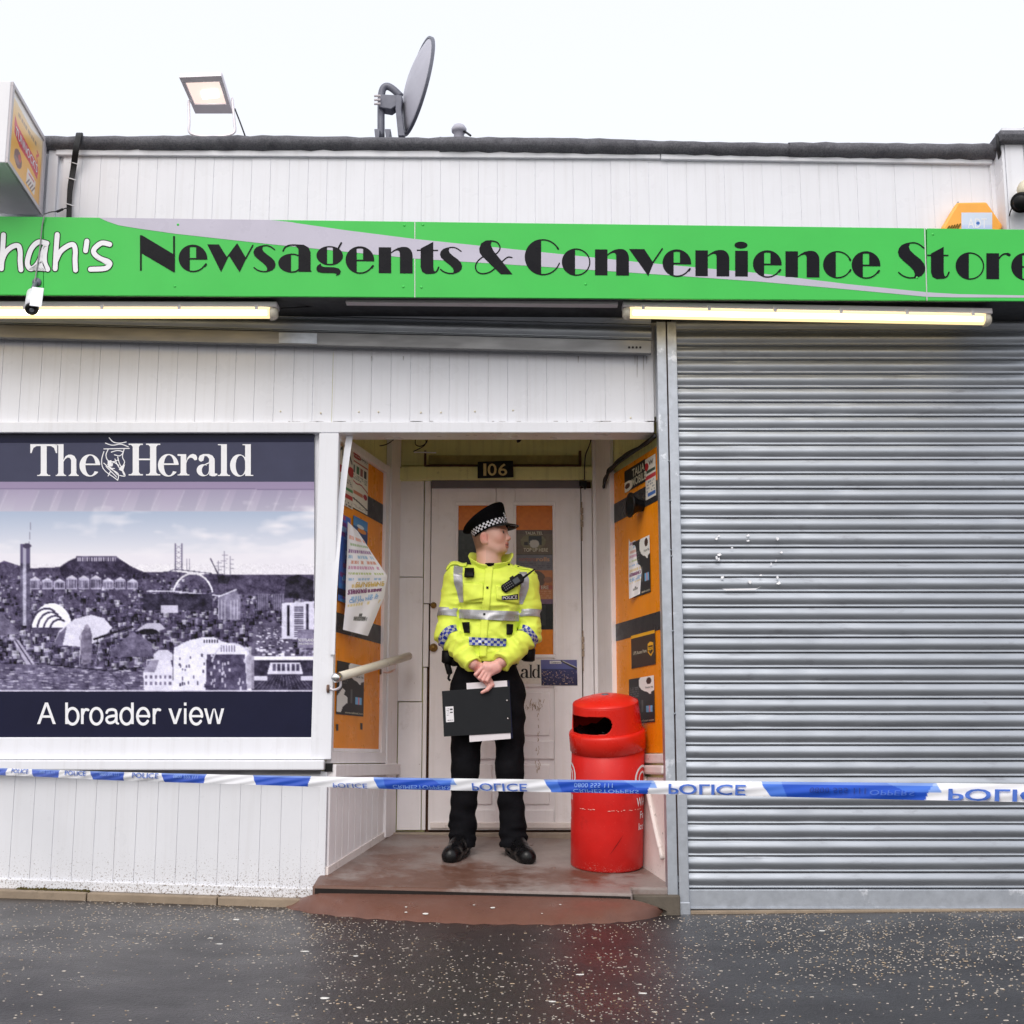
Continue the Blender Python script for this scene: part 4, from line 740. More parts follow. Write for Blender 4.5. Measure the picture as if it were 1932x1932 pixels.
cv.rect(562, 1188, 593, 1222, (132, 122, 156)); cv.line([(576, 1222), (576, 1240)], 1.6, (170, 164, 186)); cv.poly([(540, 1090), (560, 1084), (593, 1096), (593, 1132), (536, 1128)], (56, 48, 78)); cv.noise(2, 2)
cv.rect(474, 1238, 593, 1246, (236, 234, 244)); cv.poly([(478, 1246), (593, 1246), (593, 1302), (474, 1302)], (70, 62, 96)); cv.poly([(510, 1250), (566, 1250), (572, 1272), (504, 1272)], (214, 210, 226)); [cv.line([(478 + 8 * i, 1300), (506 + 4.2 * i, 1274)], .9, (130, 122, 150)) for i in range(15)]; cv.rect(480, 1276, 504, 1284, (206, 202, 220)); cv.rect(568, 1276, 592, 1284, (206, 202, 220)); [cv.rect(514 + 9 * i, 1253, 520 + 9 * i, 1266, (96, 88, 124)) for i in range(6)]
cv.poly([(464, 1240), (472, 1232), (480, 1240), (480, 1300), (466, 1300)], (170, 162, 186), .8); cv.noise(6, 1); cv.rect(-100, 1302.5, 593, 1305, (210, 206, 222))
cm = (cv.Y > 1062 - 14 * (np.abs(cv.X - 183) < 60)) & ((cv.c.mean(2) < 205) | (cv.Y > 1092)); tx = cv.fbm([(9, 7), (5, 4), (3, 3), (2, 2)], 8) * .9 + cv.fbm([(60, 40), (25, 18)], 5) * .35; lum = cv.c.mean(2, keepdims=True); cv.c = np.where(cm[..., None], (cv.c - 110) * 1.28 + 98 + tx[..., None] * (52 - 30 * (lum > 190)), cv.c)
g_ = cv.c.mean(2, keepdims=True); cv.c = np.where(cm[..., None], cv.c * .5 + g_ * .5 * np.array((.97, .97, 1.08)), cv.c)
q_ = np.pad(cv.c, ((1, 1), (1, 1), (0, 0)), 'edge'); cv.c = (cv.c * 4 + q_[:-2, 1:-1] + q_[2:, 1:-1] + q_[1:-1, :-2] + q_[1:-1, 2:]) / 8; q_ = np.pad(cv.c, ((1, 1), (1, 1), (0, 0)), 'edge'); cv.c = (cv.c * 5 + q_[:-2, 1:-1] + q_[2:, 1:-1] + q_[1:-1, :-2] + q_[1:-1, 2:]) / 9; cv.noise(4, 1)
cv.build('city_photograph', lambda x, y: P(x, y, YP - 0.0006), M_GLOSS, POST)
text('lettering', 'SCOTLAND', M_WHITEV, POST, lambda u, v: pp(563 + 29 * u, 1210 - 5 * v, 3)); text('lettering', 'WELCOMES YOU', M_WHITEV, POST, lambda u, v: pp(564 + 27 * u, 1216 - 3 * v, 3))
# serif capitals and letters, drawn 100 units high
def serif(x, w, y, t=3): return [(x - w / 2, y), (x + w / 2, y), (x + w / 2, y + t), (x - w / 2, y + t)]
def stem(x, w, y0, y1): return [(x - w / 2, y0), (x + w / 2, y0), (x + w / 2, y1), (x - w / 2, y1)]
def brk(x, w, y, s): return [(x - w / 2 - 5, y), (x + w / 2 + 5, y), (x + w / 2, y + 6 * s), (x - w / 2, y + 6 * s)]
def bowl(cx, cy, rx, ry, tl, tr, a0=0, a1=360):    # ring thick at the sides
    o = arc(cx, cy, rx, ry, a0, a1, 36); i_ = arc(cx + (tl - tr) / 2, cy, rx - (tl + tr) / 2, ry - 3.6, a0, a1, 36)
    return [[o[k], o[k + 1], i_[k + 1], i_[k]] for k in range(36)]
def s_T(): return [stem(45, 19, 0, 100), serif(45, 42, 0), brk(45, 19, 3, 1), [(2, 94), (88, 94), (88, 100), (2, 100)], [(2, 95), (2, 72), (6, 72), (12, 88), (24, 95)], [(88, 95), (88, 72), (84, 72), (78, 88), (66, 95)]]
def s_h(): return [stem(18, 18, 0, 100), serif(18, 36, 0), brk(18, 18, 3, 1), [(0, 100), (20, 100), (20, 95), (0, 97)], stem(62, 18, 0, 46), serif(62, 34, 0), brk(62, 18, 3, 1)] + [[(27, 50), (34, 62), (44, 67), (54, 67), (64, 63), (71, 52), (71, 42), (53, 42), (53, 50), (48, 57), (40, 58), (32, 52), (27, 44)]]
def s_e(): return bowl(33, 33, 33, 35, 19, 15, 5, 325) + [[(16, 34), (66, 34), (66, 39), (16, 39)]]
def s_H(): return [stem(26, 20, 0, 100), stem(82, 20, 0, 100), serif(26, 46, 0, 4), serif(82, 46, 0, 4), serif(26, 46, 96, 4), serif(82, 46, 96, 4), brk(26, 20, 4, 1), brk(82, 20, 4, 1), brk(26, 20, 96, -1), brk(82, 20, 96, -1), [(30, 48), (78, 48), (78, 53), (30, 53)]]
def s_r(): return [stem(20, 19, 0, 64), serif(20, 40, 0), brk(20, 19, 3, 1), [(0, 68), (29, 68), (29, 60), (0, 63)], [(29, 44), (34, 58), (42, 66), (52, 69), (62, 66), (66, 58), (66, 50), (58, 48), (50, 56), (42, 57), (34, 50), (29, 38)]]
def s_a(): return [stem(50, 19, 8, 48), [(40, 10), (42, 2), (50, -1), (60, -1), (68, 3), (68, 7), (60, 8), (59, 12)]] + [[(8, 48), (6, 54), (10, 64), (22, 69), (40, 69), (52, 64), (59, 54), (59, 46), (41, 46), (41, 54), (34, 62), (26, 63), (24, 56), (22, 48), (14, 45)]] + bowl(22, 18, 22, 19, 17, 4, 60, 350) + [[(20, 34), (42, 44), (42, 40), (28, 34)]]
def s_l(): return [stem(20, 19, 0, 100), serif(20, 40, 0), brk(20, 19, 3, 1), [(0, 100), (29, 100), (29, 95), (0, 97)]]
def s_d(): return bowl(30, 33, 30, 35, 19, 8) + [stem(60, 19, 0, 100), [(42, 100), (69, 100), (69, 95), (42, 97)], [(58, 0), (78, 0), (78, 3), (58, 4)]]
for fn, a, b, wu, y0_, y1_ in [(s_T, 56, 109, 90, 838, 898), (s_h, 105, 149, 80, 838, 898), (s_e, 150, 189, 66, 838, 898), (s_H, 241, 303, 106, 837, 897), (s_e, 298, 337, 66, 837, 898), (s_r, 335, 373, 68, 838, 897), (s_a, 371, 410, 68, 838, 898), (s_l, 411, 434, 40, 838, 898), (s_d, 434, 478, 78, 838, 898)]:
    put_flat('letter', fn(), lambda u, v, k, a=a, b=b, w=wu, y0_=y0_, y1_=y1_: P(a + (b - a) * u / w, y1_ - (y1_ - y0_) * v / 100, YP - 0.0014 - 0.00006 * k), M_WHITEV, POST)
cr = [[(206, 826), (214, 834), (226, 836), (238, 834)], [(199, 836), (212, 840), (228, 838), (242, 843)], [(196, 847), (244, 846)], [(204, 848), (200, 858), (203, 868), (213, 871), (222, 868)], [(210, 853), (222, 850), (232, 853), (226, 860), (216, 858)], [(196, 852), (192, 866), (193, 880), (200, 890), (214, 900), (222, 906)], [(222, 906), (223, 894), (208, 884), (196, 874)], [(234, 848), (231, 862), (235, 872), (230, 884), (234, 896)],
      [(222, 862), (226, 876), (232, 884), (228, 886), (221, 876), (217, 866)], [(204, 872), (206, 882), (216, 884)], [(204, 898), (208, 890)], [(226, 897), (236, 898), (232, 888)], [(203, 876), (222, 896)], [(200, 880), (220, 900)], [(212, 878), (214, 872), (224, 878)]]
put_flat('crest', [ribbon(smooth_path(c, 4) if len(c) > 2 else c, 1.7) for c in cr] + [[(203, 870), (210, 868), (212, 880), (206, 880)], [(228, 880), (236, 876), (232, 890), (224, 886)]], lambda a, b, k: P(a, b, YP - 0.0014 - 0.00005 * k), M_WHITEV, POST)

def rg(cx, a0=0, a1=360, w=9.6, rx=20.5, ry=27.5, cy=26): return ribbon(arc(cx, cy, rx, ry - 1, a0, a1, 30), w)
def sv(x, y0, y1, w=9.6): return [(x - w / 2, y0), (x + w / 2, y0), (x + w / 2, y1), (x - w / 2, y1)]
def n_A(): return [[(0, 0), (10.5, 0), (38, 71.6), (28, 71.6)], [(66.5, 0), (56, 0), (29, 71.6), (39, 71.6)], [(15, 21), (52, 21), (52, 29), (15, 29)]]
def n_b(): return [sv(10.5, 0, 71.6), rg(31.5, 0, 180), rg(31.5, 180, 360)]
def n_d(): return [sv(45, 0, 71.6), rg(24, 0, 180), rg(24, 180, 360)]
def n_o(): return [rg(27.8, 0, 180), rg(27.8, 180, 360)]
def n_e(): return [rg(27.8, -2, 180), rg(27.8, 180, 322), [(8, 22.5), (52, 22.5), (52, 30), (8, 30)]]
def n_r(): return [sv(11, 0, 52), ribbon(smooth_path([(13, 34), (17, 44), (24, 48.5), (32, 47)], 5), 9)]
def n_a(): return [sv(43, 6, 36), ribbon(smooth_path([(43, 8), (45, 3), (50, 1.5)], 4), 7), ribbon(smooth_path([(43, 34), (40, 45), (28, 48.5), (14, 45.5), (9, 38)], 5), 9), ribbon(smooth_path([(43, 28), (24, 26), (11, 21), (9, 12), (16, 4.5), (28, 4.5), (38, 10), (43, 18)], 5), 9)]
def n_v(): return [[(1, 52), (11.5, 52), (29.5, 0), (20, 0)], [(49, 52), (38.5, 52), (20.5, 0), (30, 0)]]
def n_i(): return [sv(11, 0, 52, 9), sv(11, 61.5, 71.6, 9)]
def n_w(): return [[(0, 52), (10, 52), (24, 0), (15, 0)], [(36, 52), (31, 50), (15.5, 0), (25, 0)], [(36, 52), (41, 50), (56.5, 0), (47, 0)], [(72, 52), (62, 52), (48, 0), (57, 0)]]
px_ = 70.0; us = 351 / 663.0
for ch in 'A broader view':
    adv = {'A': 66.7, ' ': 27.8, 'r': 33.3, 'v': 50, 'i': 22.2, 'w': 72.2}.get(ch, 55.6)
    if ch != ' ': put_flat('letter', {'A': n_A, 'b': n_b, 'r': n_r, 'o': n_o, 'a': n_a, 'd': n_d, 'e': n_e, 'v': n_v, 'i': n_i, 'w': n_w}[ch](), lambda u, v, k, x=px_: P(x + u * us, 1366 - v * .565, YP - .0014 - .00005 * k), M_WHITEV, POST)
    px_ += adv * us
# ------------------------------------------------------------------ roller shutters
YC = -0.045
prof = [(0.0, 0.006), (0.0028, 0.005), (0.0034, -0.0060), (0.0085, -0.0068), (0.0096, -0.0020), (0.018, -0.0062), (0.027, -0.0105), (0.036, -0.0134), (0.043, -0.0144), (0.050, -0.0136), (0.060, -0.0092), (0.068, -0.0052), (0.0733, -0.0022), (0.0747, 0.003)]
def slat_mesh(x0, x1, seed=3, name='slat'):
    n = 60; vs = []; rr = random.Random(seed); dents = [(rr.uniform(0, 60), rr.uniform(.8, 2.0), rr.uniform(.001, .004)) for _ in range(3)] + [(0.5, 1.2, .003)]
    for i in range(n + 1):
        x = x0 + (x1 - x0) * i / n; w = 0.0005 * math.sin(i * 0.7 + seed) + 0.0004 * rr.uniform(-1, 1) + sum(dp * math.exp(-((i - c_) / s_) ** 2) for c_, s_, dp in dents)
        vs += [(x, y + (w if 5 <= k < len(prof) - 2 else 0), z) for k, (z, y) in enumerate(prof)]
    K = len(prof); fs = [(i * K + k, i * K + k + 1, (i + 1) * K + k + 1, (i + 1) * K + k) for i in range(n) for k in range(K - 1)]
    me = MB().add(vs, [f[::-1] for f in fs]).mesh(name, M_GALV, True)
    return me
SH = thing('roller_shutter', 'closed galvanised roller shutter covering the right hand shopfront down to the pavement', 'shutter', (2, YC, 0))
xg0, xg1 = P(1249.5, 1160, -0.1).x, P(1288.5, 1160, -0.1).x; xm = (xg0 + xg1) / 2
mesh_v = [slat_mesh(xg1 - 0.02, 3.4, q_) for q_ in range(9)]
zr = 0.127
for k in range(38):
    o = link('slat', mesh_v[k % 9 if k < 30 else (k * 4) % 9], SH); o.matrix_parent_inverse = Matrix(); o.location = (-2 + rng.uniform(-.002, .002), rng.uniform(-0.0012, 0.0012), zr + 0.0747 * k); o.rotation_euler = (rng.uniform(-.02, .02), 0, 0)
MB().box(xg1 - 0.02, 3.4, YC - 0.016, YC + 0.01, 0.036, 0.124).build('bottom_rail', M_GALV_FLAT, SH, bevel=0.003)
MB().box(xg1 - 0.02, 3.4, YC - 0.03, YC - 0.016, 0.036, 0.042).build('bottom_lip', M_GALV_FLAT, SH)
MB().box(xg1 + 0.0, 3.4, YC + 0.012, YC + 0.03, 0, 2.95).build('curtain_backing', M_GALV_DARK, SH)
for a, b in ((xg0, xm - 0.003), (xm + 0.003, xg1)):
    MB().box(a, b, -0.10, -0.004, 0.068, 2.93).build('guide_channel', M_GALV_FLAT, SH, bevel=0.003)
MB().box(xm - 0.003, xm + 0.003, -0.085, -0.01, 0.05, 2.93).build('guide_joint', M_RUST, SH)
MB().box(xg0 + 0.001, xg1 + 0.003, -0.108, -0.004, 0.004, 0.07).build('guide_foot', M_GALV_FLAT, SH, bevel=0.003)
mb = MB()
for z in (0.62, 0.95, 1.35, 1.72, 1.75, 2.0, 2.2): mb.lathe([(0, 0.008), (0.004, 0.007), (0.006, 0)], 8, Matrix.Translation((xm + rng.uniform(-.003, .003), -0.098, z)) @ Matrix.Rotation(math.radians(90), 4, 'X'))
for k in range(22): mb.lathe([(0, 0.006), (0.004, 0.004), (0.004, 0)], 6, Matrix.Translation((xm + rng.uniform(-.003, .003), -0.086, 0.06 + 0.006 * k)) @ Matrix.Rotation(math.radians(90), 4, 'X'))
mb.build('weld_beads', M_GALV, SH, True)['kind'] = 'stuff'
mb = MB()      # remains of torn stickers
for px, py, w, h in [(1356, 1011, 7, 3), (1352, 1016, 6, 5), (1411, 1010, 6, 4), (1411, 1020, 7, 3), (1467, 1016, 6, 6), (1357, 1046, 9, 6), (1352, 1052, 4, 6), (1356, 1055, 5, 6), (1474, 1042, 6, 4), (1381, 1033, 4, 3), (1464, 1058, 3, 4), (1455, 1064, 3, 5), (1363, 1089, 7, 5), (1415, 1098, 8, 6), (1467, 1089, 5, 5), (1469, 1100, 8, 6), (1435, 1085, 5, 3)]:
    mb.add([P(px + w * 0.5 * math.cos(a + .3) * rng.uniform(.9, 1.4), py + h * .5 * math.sin(a + .3) * rng.uniform(.9, 1.4), YC - 0.0225 - 0.004 * (k % 2)) for k, a in enumerate([0, 1.2, 2.4, 3.5, 4.9])], [(0, 1, 2, 3, 4)])
mb.add([P(1362, 1111, YC - .0225), P(1428, 1110, YC - .0225), P(1436, 1106, YC - .0225), P(1425, 1113, YC - .0225), P(1370, 1114, YC - .0225)], [(0, 1, 2, 3, 4)])
mb.build('sticker_scraps', M_WHITEV, SH)['kind'] = 'stuff'
# the raised shutter over the doorway hangs askew
SD = thing('roller_shutter', 'raised shutter over the doorway with its galvanised bottom rail hanging askew', 'shutter', P(600, 650, -0.06))
M_RAIL = mat('warm_steel_rail', (0.22, 0.22, 0.225, 1), 0.4, metal=0.7, var=0.15, vscale=14, stretch=(.2, 1, 1))
def ry(px): return 612 + 30 * (px + 0) / 1229
qbox('bottom_rail', [(-120, ry(-120)), (1229, ry(1229)), (1229, ry(1229) + 25), (-120, ry(-120) + 25)], -0.075, 0.03, M_RAIL, SD, 0.003)
qbox('rail_plate', [(526, ry(526) + 2), (598, ry(598) + 2), (598, ry(598) + 22), (526, ry(526) + 22)], -0.078, 0.004, M_GALV_FLAT, SD, 0.001)
sm = slat_mesh(-3.3, P(1229, 640, -0.06).x); a0 = P(-120, ry(-120), -0.06); a1 = P(1229, ry(1229), -0.06); ang = math.atan2(a1.z - a0.z, a1.x - a0.x)
for k in range(4):
    o = link('slat', sm, SD); o.matrix_parent_inverse = Matrix(); zz = a0.z + (a1.z - a0.z) * (0 - a0.x) / (a1.x - a0.x)
    o.location = Vector((0, -0.05, zz + 0.0745 * k)) - Vector(SD.location); o.rotation_euler = (0, -ang, 0)
mb = MB()
for px in (1187, 1194, 1201, 1208): mb.lathe([(0.0, 0.002), (0.006, 0.002), (0.006, 0)], 10, Matrix.Translation(P(px, 655.5, -0.0755)) @ Matrix.Rotation(math.radians(90), 4, 'X'))
mb.build('rivet_holes', M_BLACK, SD)['kind'] = 'stuff'

# ------------------------------------------------------------------ tube lights under the canopy
M_TUBE = mat('lit_diffuser', C(190, 170, 120), 0.3, var=0.02, emit=((1.0, 0.76, 0.38, 1), 1.35)); M_TUBE2 = mat('lit_tube_core', C(255, 250, 235), 0.3, var=0.0, emit=((1.0, 0.9, 0.62, 1), 4.0))
M_LGREY = mat('light_grey_plastic', C(206, 200, 204), 0.45, var=0.04); M_CLEAR = mat('cloudy_end_cap', C(214, 206, 190), 0.2, var=0.1, vscale=60)
def batten(x0, y0, x1, y1, label):
    c0, c1 = P(x0, y0, -0.28), P(x1, y1, -0.28); B = thing('batten_light', label, 'tube light', (c0 + c1) / 2, 'tube lights under the sign'); d = (c1 - c0).normalized(); L = (c1 - c0).length
    h = 0.076; up = Vector((0, 0, 1))
    MB().obox(c0 + Vector((0, -0.038, -0.026)), d * L, (0, 0.08, 0), (0, 0, 0.03)).build('tray', M_LGREY, B, bevel=0.006)
    def half(r, z0, inset, m, nm, sc=1.0):
        vs, fs, K = [], [], 13
        for t in (inset, L - inset):
            for k in range(K):
                a = math.pi * k / (K - 1); vs.append(c0 + d * t + Vector((0, -r * math.cos(a), -z0 - r * sc * math.sin(a))))
        fs = [(k, k + 1, K + k + 1, K + k) for k in range(K - 1)] + [tuple(range(K)), tuple(range(2 * K - 1, K - 1, -1))]
        MB().add(vs, fs).build(nm, m, B)
    half(0.036, 0.027, 0.035, M_TUBE, 'diffuser', 1.25)
    MB().tube([c0 + d * 0.05 + Vector((0, -0.027, -0.052)), c1 - d * 0.05 + Vector((0, -0.027, -0.052))], 0.0135, 10).build('tube', M_TUBE2, B, True)
    for e, s_ in ((c0, 1), (c1, -1)): MB().tube([e + Vector((0, 0, -0.045)), e + d * s_ * 0.012 + Vector((0, 0, -0.045)), e + d * s_ * 0.036 + Vector((0, 0, -0.045))], [0.022, 0.034, 0.038], 14).build('end_cap', M_CLEAR, B, True)
    n = int(L / 0.29)
    for k in range(n): p = c0 + d * (0.1 + (L - 0.2) * k / max(1, n - 1)); MB().obox(p + Vector((-0.008, -0.046, -0.04)), (0.016, 0, 0), (0, 0.01, 0), (0, 0, 0.03)).build('clip', M_LGREY, B, bevel=0.002)
    return B
batten(-130, 574, 525, 574.5, 'lit tube light under the green sign above the newspaper poster')
batten(1174, 574, 1868, 587, 'lit tube light under the green sign above the closed shutter')
c0, c1 = P(652, 562.5, -0.31), P(1166, 567, -0.31); B = thing('batten_light', 'unlit slim batten under the sign between the two lit tubes', 'tube light', (c0 + c1) / 2, 'tube lights under the sign')
MB().obox(c0 + Vector((0, 0, -0.022)), c1 - c0, (0, 0.05, 0), (0, 0, 0.02)).build('tray', M_LGREY, B, bevel=0.003)
MB().tube(smooth_path([P(655, 567, -.29), P(640, 570, -.24), P(620, 574, -.2), P(590, 578, -.2), P(530, 582, -.26)], 4), 0.004, 6).build('flex', M_CABLE, B, True)

# ------------------------------------------------------------------ projecting light box
BX = thing('projecting_sign', 'white framed projecting light box with orange biscuit advert at the left edge', 'sign', (-2.55, -0.3, 3.54))
zt_, zb_ = 3.954, 3.535; f0, f1 = Vector((-2.42, -0.66, 0)), Vector((-2.472, -0.03, 0)); bw = Vector((-0.26, -0.02, 0))
MB().prism([f0 + Vector((0, 0, zb_)), f1 + Vector((0, 0, zb_)), f1 + bw + Vector((0, 0, zb_)), f0 + bw + Vector((0, 0, zb_))], (0, 0, zt_ - zb_)).build('case', mat('white_box_case', C(240, 240, 244), 0.4, var=0.03), BX, bevel=0.004)
dn = (f1 - f0); nn = Vector((dn.y, -dn.x, 0)).normalized()
def bxp(u, v, off=0.0): return f0 + dn * u + nn * off + Vector((0, 0, zt_ + (zb_ - zt_) * v))
for a in ((0, 1, 0, .055), (0, 1, .945, 1), (0, .045, .055, .945), (.92, 1, .055, .945)): MB().prism([bxp(a[0], a[2], .0005), bxp(a[1], a[2], .0005), bxp(a[1], a[3], .0005), bxp(a[0], a[3], .0005)], nn * 0.012).build('frame_bar', M_LGREY, BX, bevel=0.002)
MB().box(-2.62, -2.49, -0.03, 0.0, zb_ + 0.03, zt_ - 0.05).build('wall_bracket', M_DARKMETAL, BX)
cv = Canvas(0, 0, 1, 1, 90, 110, (246, 176, 60)); cv.vgrad(0, .42, (250, 226, 190), (246, 170, 50)); cv.vgrad(.42, 1, (248, 168, 44), (250, 182, 84))
cv.poly([(0, 0), (1, 0), (1, .02), (.6, .12), (.0, .08)], (246, 238, 232))
cv.poly([(.1, .28), (.2, .36), (.5, .40), (.86, .44), (.92, .50), (.9, .66), (.6, .60), (.3, .60), (.12, .52)], (214, 40, 56)); cv.ell(.28, .78, .12, .12, (118, 76, 78)); cv.ell(.33, .74, .05, .05, (196, 70, 66)); cv.ell(.24, .82, .09, .04, (160, 130, 140), .6)
cv.poly([(.58, .70), (.86, .72), (.84, .93), (.56, .92)], (240, 226, 222)); [cv.line([(.58 + .06 * i, .92), (.66 + .06 * i, .82)], .02, (90, 60, 50)) for i in range(4)]; cv.rect(.62, .735, .82, .77, (206, 90, 90)); cv.line([(.84, .28), (.9, .3), (.83, .36), (.88, .42)], .03, (226, 60, 60)); cv.scribble(.2, .16, .8, .26, 1, (150, 120, 96), fill=.9)
cv.c = 255 - (255 - cv.c) * .78; cv.build('advert_panel', lambda u, v: bxp(.045 + .875 * u, .055 + .89 * v, .004), print_mat('advert_film', .3), BX)
text('lettering', "TUNNOCK'S", M_WHITEV, BX, lambda u, v: bxp(.17 + .64 * u, .53 + .045 * u - .11 * v, .006), 0.01)

# ------------------------------------------------------------------ things on the roof
FL = thing('floodlight', 'lit halogen floodlight on a bent bracket above the roof edge', 'floodlight', P(400, 252, 0.05))
M_GLOW = mat('lit_halogen_glass', C(120, 110, 104), 0.3, var=0.02, emit=((1, 0.76, 0.68, 1), 1.1)); M_GLOW2 = mat('lit_halogen_lamp', C(255, 250, 245), 0.3, var=0.0, emit=((1, 0.95, 0.9, 1), 3.0)); M_FLG = mat('pale_aluminium', C(236, 230, 236), 0.4, var=0.05, metal=0.2)
q = [P(338, 143, -0.02), P(418, 140, -0.02), P(440, 212, 0.17), P(369, 212, 0.17)]; nf = (q[1] - q[0]).cross(q[3] - q[0]).normalized(); nf = nf if nf.y < 0 else -nf
def bil(u, v, off=0): return (q[0] * (1 - u) + q[1] * u) * (1 - v) + (q[3] * (1 - u) + q[2] * u) * v + nf * off
MB().prism([bil(0, 0), bil(1, 0), bil(1, 1), bil(0, 1)], -nf * 0.03).build('housing', M_FLG, FL, bevel=0.008)
MB().prism([bil(.25, .2, -.03), bil(.75, .2, -.03), bil(.75, .8, -.03), bil(.25, .8, -.03)], -nf * 0.05).build('rear_case', M_FLG, FL, bevel=0.01)
for a in ((0, 1, 0, .16), (0, 1, .74, 1), (0, .1, .16, .74), (.9, 1, .16, .74)): MB().prism([bil(a[0], a[2], .0005), bil(a[1], a[2], .0005), bil(a[1], a[3], .0005), bil(a[0], a[3], .0005)], nf * 0.014).build('rim', M_FLG, FL, bevel=0.003)
MB().prism([bil(.1, .16, .001), bil(.9, .16, .001), bil(.9, .74, .001), bil(.1, .74, .001)], nf * 0.003).build('glass', M_GLOW, FL)
MB().tube([bil(.38, .5, .008), bil(.78, .46, .008)], 0.024, 10).build('lamp', M_GLOW2, FL, True)
MB().tube(smooth_path([P(356, 190, .1), P(357, 230, .08), P(360, 252, .08), P(400, 258, .08), P(440, 252, .08), P(442, 230, .08), P(438, 185, .1)], 4), 0.007, 6).build('bracket', M_FLG, FL, True)
MB().tube([P(443, 205, .12), P(452, 228, .1), P(463, 258, .08)], 0.004, 6).build('flex', M_CABLE, FL, True)

DS = thing('satellite_dish', 'grey satellite dish seen from behind on a cranked roof pole', 'satellite dish', P(740, 252, 0.5))
cD = P(786, 163, 0.5); ax = Vector((0.93, 0.36, -0.16)).normalized(); ux = Vector((0, 0, 1)); ux = (ux - ax * ux.dot(ax)).normalized(); uy = ax.cross(ux)
MD = Matrix((( ux.x, uy.x, ax.x, cD.x), (ux.y, uy.y, ax.y, cD.y), (ux.z, uy.z, ax.z, cD.z), (0, 0, 0, 1))) @ Matrix.Diagonal((1.0, 0.92, 1, 1))
R_ = 0.285; prof_d = [(0.0005, -0.055)] + [(R_ * t, -0.055 + 0.055 * t * t) for t in [i / 10 for i in range(1, 11)]]
MB().lathe(prof_d + [(R_, 0.004), (R_ - 0.004, 0.004)] + [(r * 0.985, z + 0.006) for r, z in prof_d[::-1]], 48, MD).build('reflector', M_GREYMETAL, DS, True)
MB().lathe([(R_ - 0.004, -0.006), (R_ + 0.008, -0.006), (R_ + 0.008, 0.012), (R_ - 0.004, 0.012), (R_ - 0.004, -0.006)], 48, MD).build('rim', M_DARKMETAL, DS)
MB().tube(smooth_path([P(719, 262, .5), P(719, 200, .5), P(721, 172, .5), P(729, 163, .5), P(741, 168, .5), P(756, 182, .5)], 5), 0.021, 12).build('pole', M_DARKMETAL, DS, True)
MB().prism([P(712, 177, .46), P(752, 179, .46), P(752, 196, .46), P(738, 206, .46), P(714, 202, .46)], (0, .08, 0)).build('clamp', M_DARKMETAL, DS, bevel=0.005)
MB().prism([P(747, 178, .45), P(759, 180, .45), P(757, 205, .45), P(764, 256, .45), P(751, 256, .45), P(746, 204, .45)], (0, .09, 0)).build('back_bracket', M_DARKMETAL, DS, bevel=0.004)
for k in range(3): MB().tube([P(706, 181 + 7.5 * k, .44), P(718, 181 + 7.5 * k, .44)], 0.007, 8).build('bolt', M_LGREY, DS)
for x in (706, 726): MB().prism([P(x, 243, .45), P(x + 11, 243, .45), P(x + 9, 262, .45), P(x + 2, 262, .45)], (0, .1, 0)).build('foot_bracket', M_DARKMETAL, DS, bevel=0.003)
RV = thing('roof_vent', 'small grey cowl peeping over the felt roof edge', 'vent', P(866, 256, 0.2))
MB().lathe([(0.028, -0.06), (0.028, 0.015), (0.04, 0.018), (0.042, 0.035), (0.03, 0.055), (0.0, 0.062)], 20, Matrix.Translation(P(866, 255, .2))).build('cowl', M_GREYMETAL, RV, True)
MB().tube(smooth_path([P(870, 246, .2), P(878, 249, .18), P(888, 256, .15)], 4), 0.006, 6).build('lead', M_CABLE, RV, True)

# ------------------------------------------------------------------ alarm, cameras, cables on the front
AL = thing('alarm_box', 'orange six sided burglar alarm box above the right end of the sign', 'alarm', P(1835, 440, -0.05))
hexa = [(1806, 381), (1862, 380), (1893, 425), (1872, 470), (1800, 470), (1777, 430)]
qbox('cover', hexa, -0.085, 0.07, mat('alarm_orange', C(252, 178, 78), 0.4, var=0.05, spots=[(C(140, 110, 40), 30, .68, .74, .6)]), AL, 0.012)
cv = Canvas(1814, 401, 1872, 450, 40, 34, (214, 226, 244)); cv.vgrad(424, 450, (206, 218, 244), (140, 178, 236)); cv.ell(1845, 421, 3.4, 3.4, (60, 110, 190))
cv.build('label', lambda x, y: P(x, y, -0.0862), M_PRINT, AL); text('lettering', 'ADT', M_WHITEV, AL, lambda u, v: P(1826 + 36 * u, 430 - 18 * v, -0.087))
MB().tube([P(1778, 432, -.07), P(1808, 381, -.07)], 0.004, 6).build('cover_edge', M_GALV, AL)
for k in range(5): MB().tube([P(1784 + 5 * k, 436, -.088), P(1792 + 5 * k, 426 - k, -.088)], 0.004, 5).build('sounder_slot', mat('brown_slot', C(120, 92, 24), .6), AL)
CT = thing('security_camera', 'white bullet security camera hanging below the left end of the sign', 'camera', P(62, 570, -0.45))
c = P(62, 568, -0.45); d = Vector((0.16, -0.55, -0.82)).normalized()
MB().tube([c - d * 0.06, c + d * 0.055], 0.034, 18).build('body', M_WHITE, CT, True); MB().tube([c + d * 0.055, c + d * 0.072], 0.031, 18).build('lens_ring', M_BLACK, CT, True); MB().tube([c + d * 0.072, c + d * 0.076], [0.012, 0.008], 10).build('lens', M_GALV, CT, True)
MB().obox(c - d * 0.07 + Vector((0.005, -0.045, 0.012)), d * 0.15, (0.05, 0.02, 0), (0, 0.006, 0.004)).build('sun_shield', M_WHITE, CT, bevel=0.004)
